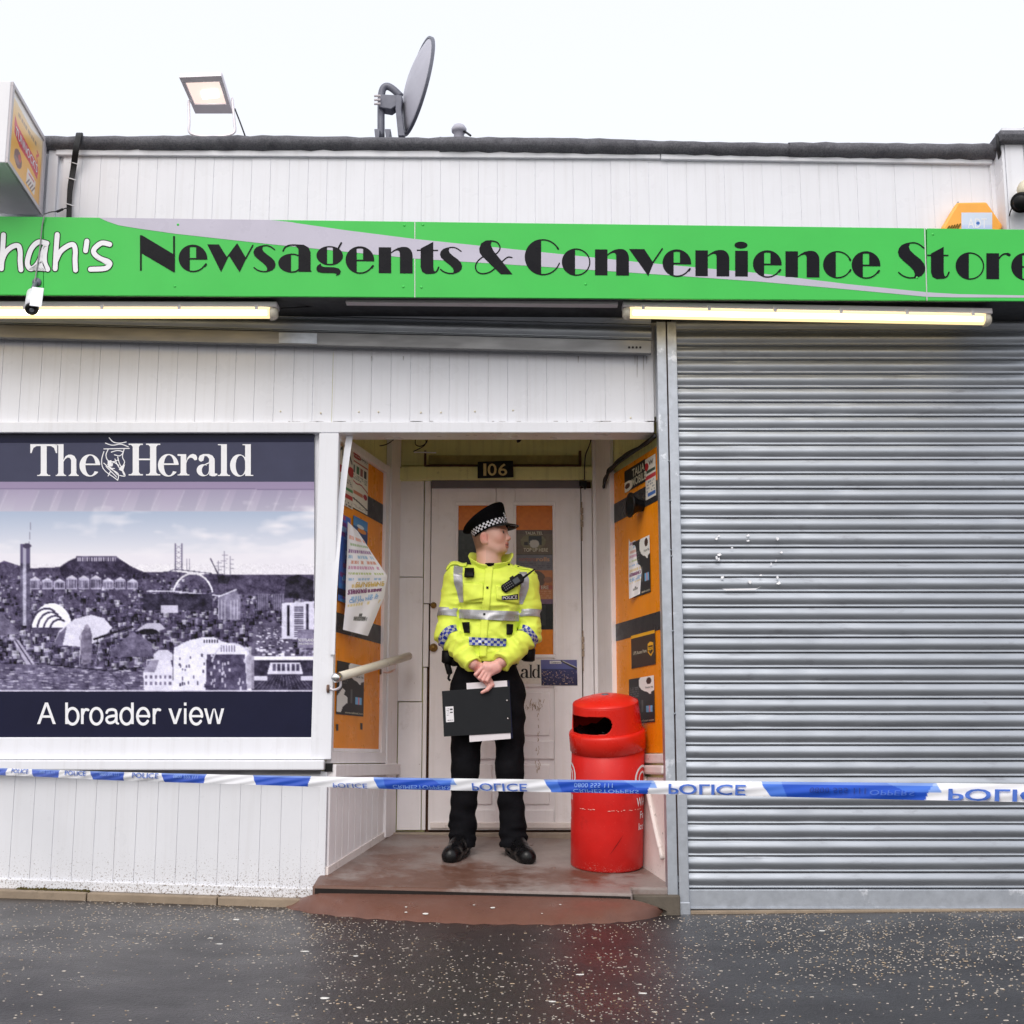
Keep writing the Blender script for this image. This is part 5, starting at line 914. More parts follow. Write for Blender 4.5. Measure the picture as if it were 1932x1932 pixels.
MB().tube(smooth_path([c - d * 0.05, P(62, 546, -.43), P(66, 536, -.40), P(70, 533, -.378)], 4), 0.010, 8).build('bracket', M_DARKMETAL, CT, True); MB().lathe([(0.022, 0), (0.022, 0.008), (0, 0.01)], 14, Matrix.Translation(P(70, 533, -.376)) @ Matrix.Rotation(math.radians(90), 4, 'X')).build('base', M_DARKMETAL, CT, True)
tag(MB().tube(smooth_path([P(84, 405, -.39), P(79, 430, -.385), P(75, 470, -.384), P(69, 510, -.384), P(64, 540, -.40), P(61, 556, -.42)], 5), 0.0035, 6).build('cable', mat('grey_lead', C(150, 150, 150), .5), None, True), 'thin grey lead hanging down the sign to the left camera', 'cable')
tag(MB().tube(smooth_path([P(84, 404, -.3), P(96, 400, -.1), P(108, 399, -.05), P(118, 395, -.03), P(126, 393, -.03), P(130, 397, -.03)], 5), [0.003] * 10 + [0.007] * 6 + [0.003] * 10, 6).build('cable', M_CABLE, None, True), 'thin lead with connector running from the light box to the cable bundle', 'cable')
CB = thing('cable_bundle', 'bundle of black cables tied together hanging over the roof edge at left', 'cable', P(140, 300, -0.06))
for k in range(5):
    dx = (k - 2) * 2.0
    MB().tube(smooth_path([P(151 + dx * 1.1, 260, .05), P(150 + dx * 1.1, 252, -.03 - .006 * k), P(147 + dx * 1.0, 264, -.075), P(143 + dx, 285, -.075), P(139 + dx * .9, 315, -.03), P(133 + dx * .8, 350, -.03), P(131 + dx * .7, 375, -.03), P(130 + dx * .7, 414, -.03)], 6), 0.0062, 6).build('cable', M_CABLE, CB, True)
for x, y in ((138, 307), (134, 337), (131, 386)): MB().tube([P(x - 8, y - 2, -.038), P(x, y, -.044), P(x + 9, y + 3, -.038)], 0.003, 6).build('cable_tie', M_WHITEV, CB)
NCB = MB().tube(smooth_path([P(1880, 262, .02), P(1882, 256, -.12), P(1884, 280, -.14), P(1889, 310, -.05), P(1894, 345, -.04), P(1899, 390, -.04), P(1904, 440, -.04)], 6), 0.011, 8).build('cable', M_CABLE, None, True); tag(NCB, 'thick black cable down the corner beside the orange alarm box', 'cable')
CR = thing('security_camera', 'cream and black camera cut off by the right edge above the sign', 'camera', P(1932, 390, -0.2))
MB().tube([P(1960, 372, -.16), P(1930, 352, -.22)], [0.05, 0.04], 14).build('bracket', M_CREAM, CR, True); MB().tube([P(1926, 382, -.27), P(1936, 382, -.17)], 0.052, 20).build('body', M_BLACK, CR, True); MB().tube([P(1925, 382, -.285), P(1926, 382, -.27)], [0.03, 0.045], 16).build('lens_hood', M_BLACK, CR, True)
MB().tube(smooth_path([P(1924, 365, -.2), P(1914, 385, -.17), P(1906, 400, -.16), P(1903, 420, -.05)], 5), 0.0035, 6).build('lead', M_CABLE, CR, True)
tag(MB().tube(smooth_path([P(1893, 428, -.06), P(1899, 423, -.05), P(1905, 422, -.05)], 4), 0.004, 6).build('cable', M_CABLE, None, True), 'short grey lead joining the alarm box to the corner cable', 'cable')
tag(MB().tube(smooth_path([P(1919, 250, -.12), P(1926, 244, -.1), P(1940, 240, -.1)], 4), 0.004, 6).build('cable', M_CABLE, None, True), 'thin loop of wire above the neighbouring roof edge', 'cable')

# ------------------------------------------------------------------ in the doorway
NPL = thing('number_plate', 'black house number plate reading 106 above the door', 'number plate', P(935, 886, 1.0))
qbox('plate', [(901, 871), (968, 869), (969, 900), (901, 902)], 0.985, 0.012, M_BLACK, NPL, 0.002)
M_GOLD = mat('faded_gold', C(214, 196, 140), 0.5, var=0.15, vscale=60)
for s_, a, b in (('1', 912, 917.5), ('0', 920, 937), ('6', 940, 957)): text('numeral', s_, M_GOLD, NPL, lambda u, v, a=a, b=b: P(a + (b - a) * u, 897.5 - 23 * v, 0.9835), 0.012)
HR = thing('handrail', 'cream tube handrail with chrome end cap beside the ramp', 'handrail', P(640, 1300, 0))
h0, h1 = P(633, 1279, -0.10), P(771, 1238, 0.93); hd = (h1 - h0).normalized()
MB().tube([h0 + hd * 0.03, h1], 0.0225, 18).build('rail', mat('chipped_cream_paint', C(222, 214, 196), 0.35, var=0.05, spots=[(C(120, 100, 80), 45, .67, .72, .8)]), HR, True)
MB().tube([h0 - hd * 0.012, h0 - hd * 0.008, h0, h0 + hd * 0.035], [0.006, 0.017, 0.0235, 0.0235], 18).build('end_cap', mat('chrome', (0.8, 0.8, 0.8, 1), 0.08, metal=1.0, var=0.02), HR, True)
for t, w in ((0.06, Vector((-0.915, -0.0, 0))), (0.80, Vector((-0.74, 0.80, 0)))):
    p = h0 + (h1 - h0) * t; wz = p.z - 0.06; w = Vector((w.x + 0.02, w.y - 0.035 * (t < .5), wz))
    MB().tube(smooth_path([p - Vector((0, 0, 0.018)), p + Vector((0, 0, -0.05)), p.lerp(w, 0.5) + Vector((0, 0, -0.035)), w], 5), 0.006, 8).build('bracket', M_FLG, HR, True)
    MB().tube([w, w - Vector((0.012, 0, 0))], 0.02, 12).build('rose', mat('rust_brown', C(120, 96, 84), .6, var=.2, vscale=50), HR, True)
tv = []; tl = smooth_path([(659.5, 822, .03), (650, 890, .02), (641.5, 975, .0), (634.5, 1060, -.035), (630, 1140, -.046), (627, 1235, -.048)], 5)
for x, y, yy in tl: w_ = 6.4 - 2.2 * (y - 822) / 413; tv += [P(x - w_, y, yy), P(x + w_, y, yy), P(x + w_, y, yy + .006), P(x - w_, y, yy + .006)]
tf = [(4 * i + k, 4 * i + (k + 1) % 4, 4 * i + 4 + (k + 1) % 4, 4 * i + 4 + k) for i in range(len(tl) - 1) for k in range(4)] + [(0, 1, 2, 3), tuple(len(tv) - 4 + k for k in range(4))]
tag(MB().add(tv, tf).build('loose_trim', M_WHITE, None), 'loose white plastic trim strip leaning askew against the left doorway side', 'trim strip')
# small trumpet on the orange side
HN = thing('horn_speaker', 'black round horn speaker on the orange panel right of the door', 'speaker', WR.hit(1212, 955))
hp = WR.hit(1213, 954, 0.006); qn = WR.n.to_track_quat('Z', 'Y').to_matrix().to_4x4(); MB().lathe([(0.03, 0), (0.034, 0.03), (0.055, 0.06), (0.066, 0.066), (0.066, 0.074), (0.05, 0.07), (0.02, 0.04), (0.0, 0.036)], 28, Matrix.Translation(hp) @ qn).build('horn', M_BLACK, HN, True)
CW = thing('cable_bundle', 'tangle of black cables running along the top right of the doorway', 'cable', WR.hit(1190, 850))
for k in range(7):
    r2 = random.Random(k); j = lambda s_=3: r2.uniform(-s_, s_); o_ = 0.015 + 0.006 * k
    MB().tube(smooth_path([WR.hit(1236, 822 + j(3), o_), WR.hit(1216, 838 + j(), o_), WR.hit(1196, 851 + j(), o_ + .01), WR.hit(1178, 862 + j(4), o_), WR.hit(1163, 874 + j(4), o_), WR.hit(1150 + j(), 888 + j(), o_), WR.hit(1142 + j(), 902 + j(3), o_ + .01), WR.hit(1139 + j(1), 916 + j(5), o_)], 5), 0.005 + 0.0012 * (k % 3), 6).build('cable', M_CABLE, CW, True)
for nm, pts, r, lab in [('cable', [P(664, 818, .5), P(688, 834, .6), P(708, 841, .7), P(730, 838, .8), P(748, 824, .9), P(756, 812, .95)], .003, 'thin wire drooping across the top left of the doorway'),
                        ('cable', [P(794, 812, .98), P(785, 825, .97), P(784, 838, .96), P(793, 842, .96), P(804, 836, .96), P(806, 826, .96), P(800, 815, .97), P(796, 812, .98), P(803, 826, .96), P(801, 840, .96), P(780, 852, .96)], .003, 'looped black wire hanging above the left of the door head'),
                        ('cable', [P(1119, 815, .96), P(1112, 840, .96), P(1105, 858, .96), P(1103, 880, .97), P(1103, 905, .98)], .0035, 'thin wire hanging down beside the right of the door head'),
                        ('cable', [P(983, 816, .7), P(984, 824, .68), P(980, 831, .66), P(975, 833, .66)], .008, 'short cut black cable end hanging from the lintel above the number plate'),
                        ('cable', [P(1008, 815, .7), P(1007, 822, .69), P(1006, 829, .69)], .005, 'short thin cable stub hanging from the lintel right of the cut cable')]:
    tag(MB().tube(smooth_path(pts, 6), r, 6).build(nm, M_CABLE, None, True), lab, 'cable')
tag(MB().tube([P(781, 853, .95), P(823, 854, .95)], 0.004, 6).build('cable', M_WHITEV, None), 'short white straw of trunking on the ledge above the door', 'trunking')
DC = thing('door_contact', 'black bracket at the top right corner of the door', 'bracket', P(1098, 910, 1.0)); qbox('body', [(1093, 907), (1107, 907), (1107, 917), (1104, 924), (1100, 917), (1093, 917)], 1.0, 0.02, M_BLACK, DC, 0.002)
tag(MB().tube(smooth_path([WR.hit(1216, 1466, .02), WR.hit(1224, 1500, .02), WR.hit(1236, 1560, .02), WR.hit(1250, 1620, .02)], 4), 0.012, 10).build('pipe', M_PAINT_BASE, None, True), 'slim white waste pipe slanting down behind the red bin', 'pipe')

# ---- bills and posters on the two side walls
def bill(name, wall, tl, br, off, paint, label, nx=46, ny=80, col=(240, 236, 228), cat='poster', mtl=None):
    (s0, z1), (s1, z0) = wall.sz(*tl), wall.sz(*br); cv = Canvas(0, 0, 1, 1, nx, ny, col); paint(cv)
    o = cv.build(name, lambda u, v: wall.pt(s0 + (s1 - s0) * u, z1 + (z0 - z1) * v, off), mtl or M_PRINT, None); tag(o, label, cat)
    def T(s_, a, b, c, d, m, bold=0.0): text('lettering', s_, m, o, lambda u, v: wall.pt(s0 + (s1 - s0) * (a + (c - a) * u), z1 + (z0 - z1) * (d + (b - d) * v), off + 0.0012), bold)
    return T
M_INK = mat('black_ink', C(40, 40, 44), .5); M_REDINK = mat('red_ink', C(180, 60, 60), .5)
def talia(cv):
    cv.c[:] = (50, 50, 54); cv.ell(.82, .12, .42, .22, (240, 238, 236)); cv.poly([(.6, .25), (.95, .25), (.86, .40), (.78, .36)], (240, 238, 236)); cv.ell(.8, .10, .10, .075, (70, 46, 42)); cv.rect(.68, .64, .92, .78, (120, 180, 226)); cv.rect(.78, .64, .84, .78, (230, 120, 120)); cv.scribble(.06, .18, .4, .42, 5, (120, 120, 122)); cv.rect(.5, .50, .56, .76, (150, 150, 152), .5)
T = bill('phone_card_poster', WL, (634, 1246), (683, 1352), .0075, lambda cv: (talia(cv), cv.poly([(.02, .95), (.02, .66), (.2, .5), (.3, .54), (.26, .62), (.38, .66), (.4, .76), (.22, .86), (.16, .96)], (236, 234, 230))), 'black and white phone card poster low on the left orange window', col=(40, 40, 44))
T('TALIA TEL', .66, .225, .98, .26, M_INK, .01); T('www.taliatel.com', .3, .93, .98, .97, M_TXT1, .01)
T = bill('phone_card_poster', WR, (1236, 1264), (1189, 1366), .0075, lambda cv: (talia(cv), None), 'black phone card poster low on the right wall behind the red bin'); 
# (right wall runs towards the back from right to left, so u is mirrored there)
def billR(name, tl, br, off, paint, label, nx=46, ny=80, col=(240, 236, 228), mtl=None):
    (s0, z1), (s1, z0) = WR.sz(*tl), WR.sz(*br); cv = Canvas(0, 0, 1, 1, nx, ny, col); paint(cv)
    o = cv.build(name, lambda u, v: WR.pt(s0 + (s1 - s0) * u, z1 + (z0 - z1) * v, off), mtl or M_PRINT, None); tag(o, label, 'poster')
    def T(s_, a, b, c, d, m, bold=0.0): text('lettering', s_, m, o, lambda u, v: WR.pt(s0 + (s1 - s0) * (a + (c - a) * u), z1 + (z0 - z1) * (d + (b - d) * v), off + 0.0012), bold)
    return T
for o in [o for o in bpy.data.objects if o.get('label') == 'black phone card poster low on the right wall behind the red bin']: bpy.data.objects.remove(o)
T = billR('phone_card_poster', (1189, 1282), (1238, 1362), .0075, talia, 'black phone card poster low on the right wall behind the red bin'); T('TALIA TEL', .66, .225, .98, .26, M_INK, .01); T('www.taliatel.com', .2, .93, .98, .97, M_TXT1, .01)
T = billR('phone_card_poster', (1196, 1024), (1230, 1117), .0075, talia, 'black phone card poster half covered by the loose flyer on the right wall'); T('TALIA TEL', .66, .225, .98, .26, M_INK, .01); T('atel.com', .5, .93, .98, .97, M_TXT1, .01)
def ups(cv): cv.c[:] = (66, 52, 46); cv.rect(0, 0, 1, .1, (240, 176, 40)); cv.poly([(.7, .36), (.8, .31), (.93, .36), (.93, .62), (.82, .74), (.7, .62)], (240, 176, 36)); cv.poly([(.73, .42), (.9, .42), (.9, .6), (.82, .69), (.73, .6)], (70, 50, 36))
T = billR('parcel_point_sign', (1193, 1200), (1239.5, 1253), .0075, ups, 'dark brown parcel point sign with yellow shield on the right wall'); T('UPS Access Point', .1, .50, .66, .60, M_TXT1, .01); T('ups', .73, .47, .90, .60, mat('gold_print', C(244, 186, 50), .4), .02)
def tal2(cv): cv.c[:] = (34, 34, 36); cv.ell(.12, .76, .3, .24, (236, 228, 214)); cv.ell(.14, .74, .12, .12, (80, 50, 44))
T = billR('mobile_poster', (1180.5, 890), (1221, 908), .0075, tal2, 'black poster with bold white capitals at the top of the right wall'); T('TALIA', .38, .12, .96, .48, M_TXT1, .02); T('MOBILE', .36, .54, 1.02, .90, M_TXT1, .02)
def wifi(cv): cv.c[:] = (222, 216, 206); cv.ell(.1, .2, .22, .1, (190, 40, 50)); cv.rect(.1, .3, .95, .37, (60, 80, 70)); cv.rect(.0, .42, 1, .52, (190, 60, 70)); cv.scribble(.1, .55, .9, .85, 4, (110, 120, 140)); cv.rect(.2, .86, .95, .94, (70, 110, 180))
T = billR('notice', (1220, 868), (1241, 934), .0085, wifi, 'narrow white notice with red and blue bands beside the shutter post'); T('W', .36, .08, .8, .2, M_INK, .01)
def tup(cv):
    cv.c[:] = (226, 220, 206); cv.ell(.3, .05, .26, .05, (170, 36, 44)); cv.scribble(.5, .03, .95, .09, 2, (120, 110, 100)); cv.rect(.03, .15, .97, .17, (190, 110, 100)); [cv.rect(.06 + .23 * i, .22, .22 + .23 * i, .36, c) for i, c in enumerate([(96, 116, 110), (70, 110, 80), (150, 90, 86), (60, 60, 66)])]
    cv.scribble(.05, .38, .95, .48, 3, (120, 130, 120)); cv.line([(.0, .50), (.3, .54), (.6, .52), (1, .6)], .025, (170, 60, 60)); cv.rect(.15, .68, .7, .74, (196, 120, 90)); cv.ell(.85, .7, .12, .05, (170, 50, 60)); cv.line([(0, .82), (.5, .86), (1, .92)], .03, (70, 66, 62)); cv.scribble(.05, .92, .95, .98, 2, (160, 140, 130))
T = bill('notice', WL, (661, 850), (690.5, 972), .008, tup, 'tall cream top up notice high on the left orange window'); T('NEW', .12, .035, .48, .065, M_TXT1, .01); T('White', .55, .03, .95, .06, M_INK); T('TOP UP VOUCHERS HERE', .03, .145, .97, .175, M_REDINK)
def tup2(cv): cv.c[:] = (214, 206, 190); cv.line([(.1, .1), (.3, .02), (.35, .2), (.7, .05), (.9, .2)], .05, (60, 56, 50)); cv.rect(.0, .33, .6, .46, (170, 44, 50)); cv.ell(.85, .36, .2, .09, (176, 60, 60)); cv.scribble(.05, .5, .95, .62, 4, (90, 90, 86)); cv.rect(.4, .66, 1, .72, (80, 140, 90)); cv.rect(.4, .78, 1, .85, (180, 60, 60)); cv.scribble(.1, .9, .95, .99, 2, (50, 50, 50))
bill('notice', WL, (634, 836), (662, 962), .0095, tup2, 'shabby notice with red and green flashes tucked behind the loose trim strip')
bill('leaflet', WL, (664, 972), (690, 1030), .009, lambda cv: (cv.vgrad(0, .4, (70, 130, 190), (90, 150, 200)), cv.vgrad(.4, 1, (60, 90, 140), (40, 60, 110)), cv.ell(.6, .5, .3, .1, (220, 140, 70)), cv.ell(.5, .35, .25, .08, (210, 220, 230))), 'small blue holiday leaflet behind the loose flyer on the left window')
def comic(cv):
    cv.c[:] = (70, 110, 190); cols = [(120, 60, 130), (90, 160, 220), (60, 60, 140), (150, 190, 230), (180, 80, 130), (60, 130, 200)]
    for k in range(22): y = rng.random(); cv.rect(rng.random() * .6, y, rng.random() * .5 + .5, y + .05, rng.choice(cols))
    cv.rect(0, .86, 1, .93, (30, 30, 60))
bill('magazine_page', WL, (637, 968), (654, 1140), .012, comic, 'folded purple and blue magazine page behind the loose trim strip')
mb = MB()
for x, y in ((634.5, 1366), (680, 1364)): p = [WL.hit(x, y, .0065), WL.hit(x + 4, y + .5, .0065), WL.hit(x + 4, y + 13, .0065), WL.hit(x, y + 12, .0065)]; mb.add(p, [(0, 1, 2, 3)])
mb.build('tape_scraps', M_CHAR, OL)['kind'] = 'stuff'
# loose flyers peeling off, with lines of coloured type
TYPE = [(222, 110, 70), (120, 160, 90), (110, 60, 120), (120, 170, 210), (200, 110, 80), (190, 110, 150), (150, 170, 70), (110, 160, 210), (220, 180, 90), (120, 50, 110), (120, 170, 220), (220, 190, 110)]
def flyer_paint(cv, n=12, y0=.1, y1=.80):
    for k in range(n):
        a = y0 + (y1 - y0) * k / n; x = .06; c = TYPE[k % len(TYPE)]; h = (y1 - y0) / n
        while x < .92:
            l = rng.uniform(.03, .09)
            if rng.random() < .85: cv.poly([(x, a + h * .2), (x + l, a + h * .2), (x + l - .012, a + h * .72), (x - .012, a + h * .72)], c, .62)
            x += l + .018
    cv.ell(.5, .86, .05, .012, (90, 90, 90)); cv.rect(.32, .875, .68, .90, (120, 118, 116), .7); cv.rect(.25, .935, .75, .942, (180, 178, 176), .8)
def sheet(rowsL, rowsR, label, bow):
    cv = Canvas(0, 0, 1, 1, 60, 90, (240, 236, 240)); flyer_paint(cv)
    vL = np.array([(r[0], r[1], r[2]) for r in rowsL]); vR = np.array([(r[0], r[1], r[2]) for r in rowsR]); t = np.linspace(0, 1, len(rowsL))
    def pl(u, v):
        a = [np.interp(v, t, vL[:, i]) for i in range(3)]; b = [np.interp(v, t, vR[:, i]) for i in range(3)]; w = [a[i] + (b[i] - a[i]) * u for i in range(3)]
        return P(w[0], w[1], w[2] - bow * math.sin(math.pi * u) * (0.4 + .6 * v) + 0.006 * math.sin(9 * u + 4 * v))
    o = cv.build('flyer', pl, M_PRINT, None); o.data.polygons.foreach_set('use_smooth', [True] * len(o.data.polygons)); tag(o, label, 'flyer'); return pl, o
yl = lambda px, py: WL.hit(px, py, .012).y
pl, o = sheet([(656, 984, .10), (655, 1040, .10), (653, 1086, .10), (652, 1140, .10), (647, 1188, .08)], [(675, 1002, .24), (702, 1044, .34), (731, 1087, .42), (724, 1128, .40), (694, 1200, .26)], 'large loose white flyer with coloured type peeling off the left window', .02)
text('lettering', 'THE SCOTSMAN', M_INK, o, lambda u, v: pl(.3 + .45 * u, .905 - .03 * v) + Vector((0, -.002, 0))); text('lettering', 'Can you hear it?', mat('sky_ink', C(110, 165, 215), .5), o, lambda u, v: pl(.1 + .75 * u, .76 - .05 * v) + Vector((0, -.003, 0)), .01); text('lettering', 'SUNSHINE', mat('ochre_ink', C(214, 180, 90), .5), o, lambda u, v: pl(.25 + .7 * u, .61 - .05 * v) + Vector((0, -.003, 0)), .01); text('lettering', 'STRIKING a street', mat('plum_ink', C(120, 50, 100), .5), o, lambda u, v: pl(.06 + .86 * u, .67 - .045 * v) + Vector((0, -.003, 0)), .01)
yr = lambda px, py: WR.hit(px, py, .02).y
pl, o = sheet([(1187, 994, .50), (1186, 1040, .48), (1186, 1090, .46), (1187, 1130, .44)], [(1226, 975, .27), (1213, 1030, .30), (1211, 1080, .30), (1211, 1119, .32)], 'narrow curled white flyer with coloured type hanging on the right wall', .015)
text('lettering', 'STRIKING', MATS['plum_ink'], o, lambda u, v: pl(.08 + .8 * u, .67 - .045 * v) + Vector((0, -.003, 0)), .01); text('lettering', 'Can you', MATS['sky_ink'], o, lambda u, v: pl(.08 + .75 * u, .76 - .05 * v) + Vector((0, -.003, 0)), .01)
# the bill on the door: black serif letters
for fn, a, b, wu in ((s_a, 982, 998, 68), (s_l, 998, 1005, 40), (s_d, 1004, 1020, 78)):
    put_flat('letter', fn(), lambda u, v, k, a=a, b=b, w=wu: P(a + (b - a) * u / w, 1279 - 25 * v / 100, YB_ - 0.0102 - 0.00006 * k), M_INK, NP)

# ------------------------------------------------------------------ red litter bin, standing on the sloping ramp
BINC = Vector((0.480, 0.355, 0)); BINC.z = rz(BINC.x, BINC.y) + 0.001
BIN = thing('litter_bin', 'round red plastic litter bin with hooded lid standing on the ramp', 'litter bin', BINC)
zq = RN.to_track_quat('Z', 'Y'); zq = Vector((0, 0, 1)).rotation_difference(RN); MBIN = Matrix.Translation(BINC) @ zq.to_matrix().to_4x4() @ Matrix.Rotation(math.radians(-0.6), 4, 'Y')
M_BIN = mat('red_plastic', C(212, 34, 30), 0.4, var=0.08, vscale=7, rvar=0.12, bump=0.06, bscale=60, spots=[(C(224, 160, 150), 70, 0.715, 0.74, 0.7), (C(120, 16, 18), 6, 0.6, 0.75, 0.4)], low=(C(220, 160, 150), 0.17, 0.25, 150.0))
M_BINL = mat('red_lid_plastic', C(222, 40, 28), 0.3, var=0.05, vscale=5, rvar=0.08, spots=[(C(150, 24, 20), 40, 0.66, 0.72, 0.6)])
rb = 0.183
MB().lathe([(0, 0.004), (rb - 0.006, 0.0), (rb, 0.008), (rb + 0.0015, 0.2), (rb + 0.001, 0.30), (rb + 0.0025, 0.31), (rb + 0.002, 0.605), (rb - 0.006, 0.61)], 96, MBIN).build('body', M_BIN, BIN, True)
ML = MBIN @ Matrix.Translation((0, 0, 0.588)) @ Matrix.Rotation(math.radians(-4.2), 4, 'Y') @ Matrix.Rotation(math.radians(5.5), 4, 'X')
MB().lathe([(rb + 0.003, 0.0), (rb + 0.009, 0.002), (rb + 0.0115, 0.085), (rb + 0.007, 0.096), (rb - 0.002, 0.099), (rb - 0.01, 0.098)], 96, ML).build('collar', M_BINL, BIN, True)
rl = lambda h: rb - 0.004 - 0.085 * max(0, h - 0.095)
mb = MB(); NA, NH = 300, 52; ca = math.radians(-90 - 44); hc = 0.152; hw, hh = 0.150, 0.044; idx = {}
def vtx(i, j):
    i %= NA
    if (i, j) not in idx:
        a = 2 * math.pi * i / NA; h = 0.096 + (0.232 - 0.096) * j / NH; idx[(i, j)] = len(mb.v); mb.v.append(tuple(ML @ Vector((rl(h) * math.cos(a), rl(h) * math.sin(a), h))))
    return idx[(i, j)]
for i in range(NA):
    for j in range(NH):
        a = 2 * math.pi * (i + .5) / NA; h = 0.096 + (0.232 - 0.096) * (j + .5) / NH; dx = ((a - ca + math.pi) % (2 * math.pi) - math.pi) * rl(h); dh = h - hc - 0.03 * dx
        if math.hypot(max(0, abs(dx) - (hw - hh)), dh) < hh: continue
        mb.f.append((vtx(i, j), vtx(i + 1, j), vtx(i + 1, j + 1), vtx(i, j + 1))); mb.mi.append(0)
o = mb.build('hood', M_BINL, BIN, True); sm_ = o.modifiers.new('wall', 'SOLIDIFY'); sm_.thickness = 0.007; sm_.offset = -1
r0 = rl(0.232)
MB().lathe([(r0 - 0.002, 0.228), (r0 + 0.001, 0.234), (r0 - 0.003, 0.242), (r0 * 0.8, 0.256), (r0 * 0.5, 0.270), (r0 * 0.2, 0.277), (0.0, 0.278)], 96, ML).build('dome', M_BINL, BIN, True)
mb = MB()      # rubbish bag inside
for r in range(14):
    for k in range(40): a = 2 * math.pi * k / 40; rad = (rb - 0.016) * r / 13; mb.v.append(tuple(ML @ Vector((rad * math.cos(a), rad * math.sin(a), 0.075 + 0.03 * (r / 13) ** 2 + 0.016 * math.sin(5 * a + r) * math.sin(r * 1.3 + 2 * a) + 0.008 * math.sin(13 * a)))))
mb.f = [(r * 40 + k, r * 40 + (k + 1) % 40, (r + 1) * 40 + (k + 1) % 40, (r + 1) * 40 + k) for r in range(13) for k in range(40)]; mb.mi = [0] * len(mb.f)
mb.build('bin_bag', mat('black_polythene', C(16, 16, 18), 0.18, var=0.2, vscale=30, bump=.6, bscale=30), BIN, True)
MB().lathe([(0.02, 0), (0.018, 0.006), (0, 0.008)], 12, ML @ Matrix.Translation((-0.0, 0.0, 0.274))).build('stub_plate', M_DARKMETAL, BIN, True)
def bn(a, h): return MBIN @ Vector(((rb + 0.0042) * math.cos(a), (rb + 0.0042) * math.sin(a), h))
for ca_ in (math.radians(-27), math.radians(-174)):
    mb = MB()
    for ro, ri in ((0.066, 0.054), (0.036, 0.026)):
        for k in range(48):
            q = [(r * math.cos(2 * math.pi * t / 48), r * math.sin(2 * math.pi * t / 48)) for r in (ro, ri) for t in (k, k + 1)]; mb.add([bn(ca_ + x / rb, 0.455 + y) for x, y in q], [(0, 1, 3, 2)])
    mb.build('ring_logo', M_WHITEV, BIN)
def btext(s_, a0, h0, w, h): text('lettering', s_, M_WHITEV, BIN, lambda u, v: bn(math.radians(a0) + w * u / rb, h0 + h * v), .012)
btext('WA', -43, 0.318, 0.085, 0.044); btext('Fa', -33, 0.255, 0.042, 0.036); btext('Ice C', -37, 0.20, 0.095, 0.034); btext('S\u00ae', -173, 0.335, 0.034, 0.03); btext('n', -175, 0.275, 0.02, 0.022); btext('r', -174, 0.215, 0.014, 0.03)
mb = MB(); q0, q1 = (math.radians(-68), 0.19), (math.radians(-90), 0.09)
for k in range(14): t, t2 = k / 14, (k + 1) / 14; w = 0.0022 * math.sin(math.pi * (t + .03)); mb.add([bn(q0[0] + (q1[0] - q0[0]) * s_, q0[1] + (q1[1] - q0[1]) * s_ + d_ * w) for s_, d_ in ((t, 1), (t2, 1), (t2, -1), (t, -1))], [(0, 1, 2, 3)])
mb.build('scratch', mat('dark_scratch', C(110, 24, 24), .5), BIN)
mb = MB()
for k in range(46):
    a = math.radians(-150 + 118 * k / 45 + rng.uniform(-2, 2)); h = 0.305 + rng.uniform(-.004, .004); l = rng.uniform(.003, .014)
    if rng.random() < .5: mb.add([bn(a, h), bn(a + l / rb, h + rng.uniform(-.002, .002)), bn(a + l / rb, h + .003), bn(a, h + .0025)], [(0, 1, 2, 3)])
mb.build('rub_marks', mat('pale_rub', C(232, 170, 160), .6), BIN)['kind'] = 'stuff'

# ------------------------------------------------------------------ police tape across the front
TA0, TA1 = (P(0, 1449, -0.37), P(0, 1462.5, -0.37)), (P(1932, 1479, -4.5), P(1932, 1512.5, -4.5))
def tp(s_, v, off=0.0):     # s along (0 left edge of the picture .. 1 right edge), v 0 top .. 1 bottom
    w = 0.0022 * math.sin(s_ * 17) ; a, b = TA0[0].lerp(TA1[0], s_), TA0[1].lerp(TA1[1], s_); d = (TA1[0] - TA0[0]).normalized(); nn_ = Vector((d.y, -d.x, 0)).normalized()
    if nn_.y > 0: nn_ = -nn_
    sag = -0.010 * math.sin(math.pi * min(max(s_, 0), 1)); bow = (0.0022 + 0.0012 * math.sin(23 * s_)) * math.sin(math.pi * v) + 0.004 * (v - .5) * math.sin(14 * s_ + 1) + 0.0008 * math.sin(160 * s_ + 9 * v)
    return a.lerp(b, v) + Vector((0, 0, sag + w * v * 0.4)) + nn_ * (off + bow)
def sx(px, v=.5):           # which s lands on a picture column
    lo_, hi_ = -0.3, 1.3
    for _ in range(40):
        m_ = (lo_ + hi_) / 2; p = tp(m_, v) - CAM; z = p.y * CP + p.z * SP; x = 966 + FPX * p.x / z
        if x < px: lo_ = m_
        else: hi_ = m_
    return lo_
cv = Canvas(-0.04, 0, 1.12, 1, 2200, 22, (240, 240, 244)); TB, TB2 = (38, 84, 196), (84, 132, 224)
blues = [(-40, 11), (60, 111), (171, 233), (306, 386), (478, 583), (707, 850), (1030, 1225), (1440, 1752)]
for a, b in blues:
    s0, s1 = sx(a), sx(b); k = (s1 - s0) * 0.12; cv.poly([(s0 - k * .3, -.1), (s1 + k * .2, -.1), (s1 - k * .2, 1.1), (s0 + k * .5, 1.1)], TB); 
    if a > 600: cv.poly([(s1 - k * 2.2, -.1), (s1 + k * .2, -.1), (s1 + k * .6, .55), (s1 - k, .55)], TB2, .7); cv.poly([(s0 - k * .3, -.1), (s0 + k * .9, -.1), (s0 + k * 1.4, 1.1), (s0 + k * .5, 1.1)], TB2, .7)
cv.rect(-.04, 0, 1.12, .16, (255, 255, 255), .35)
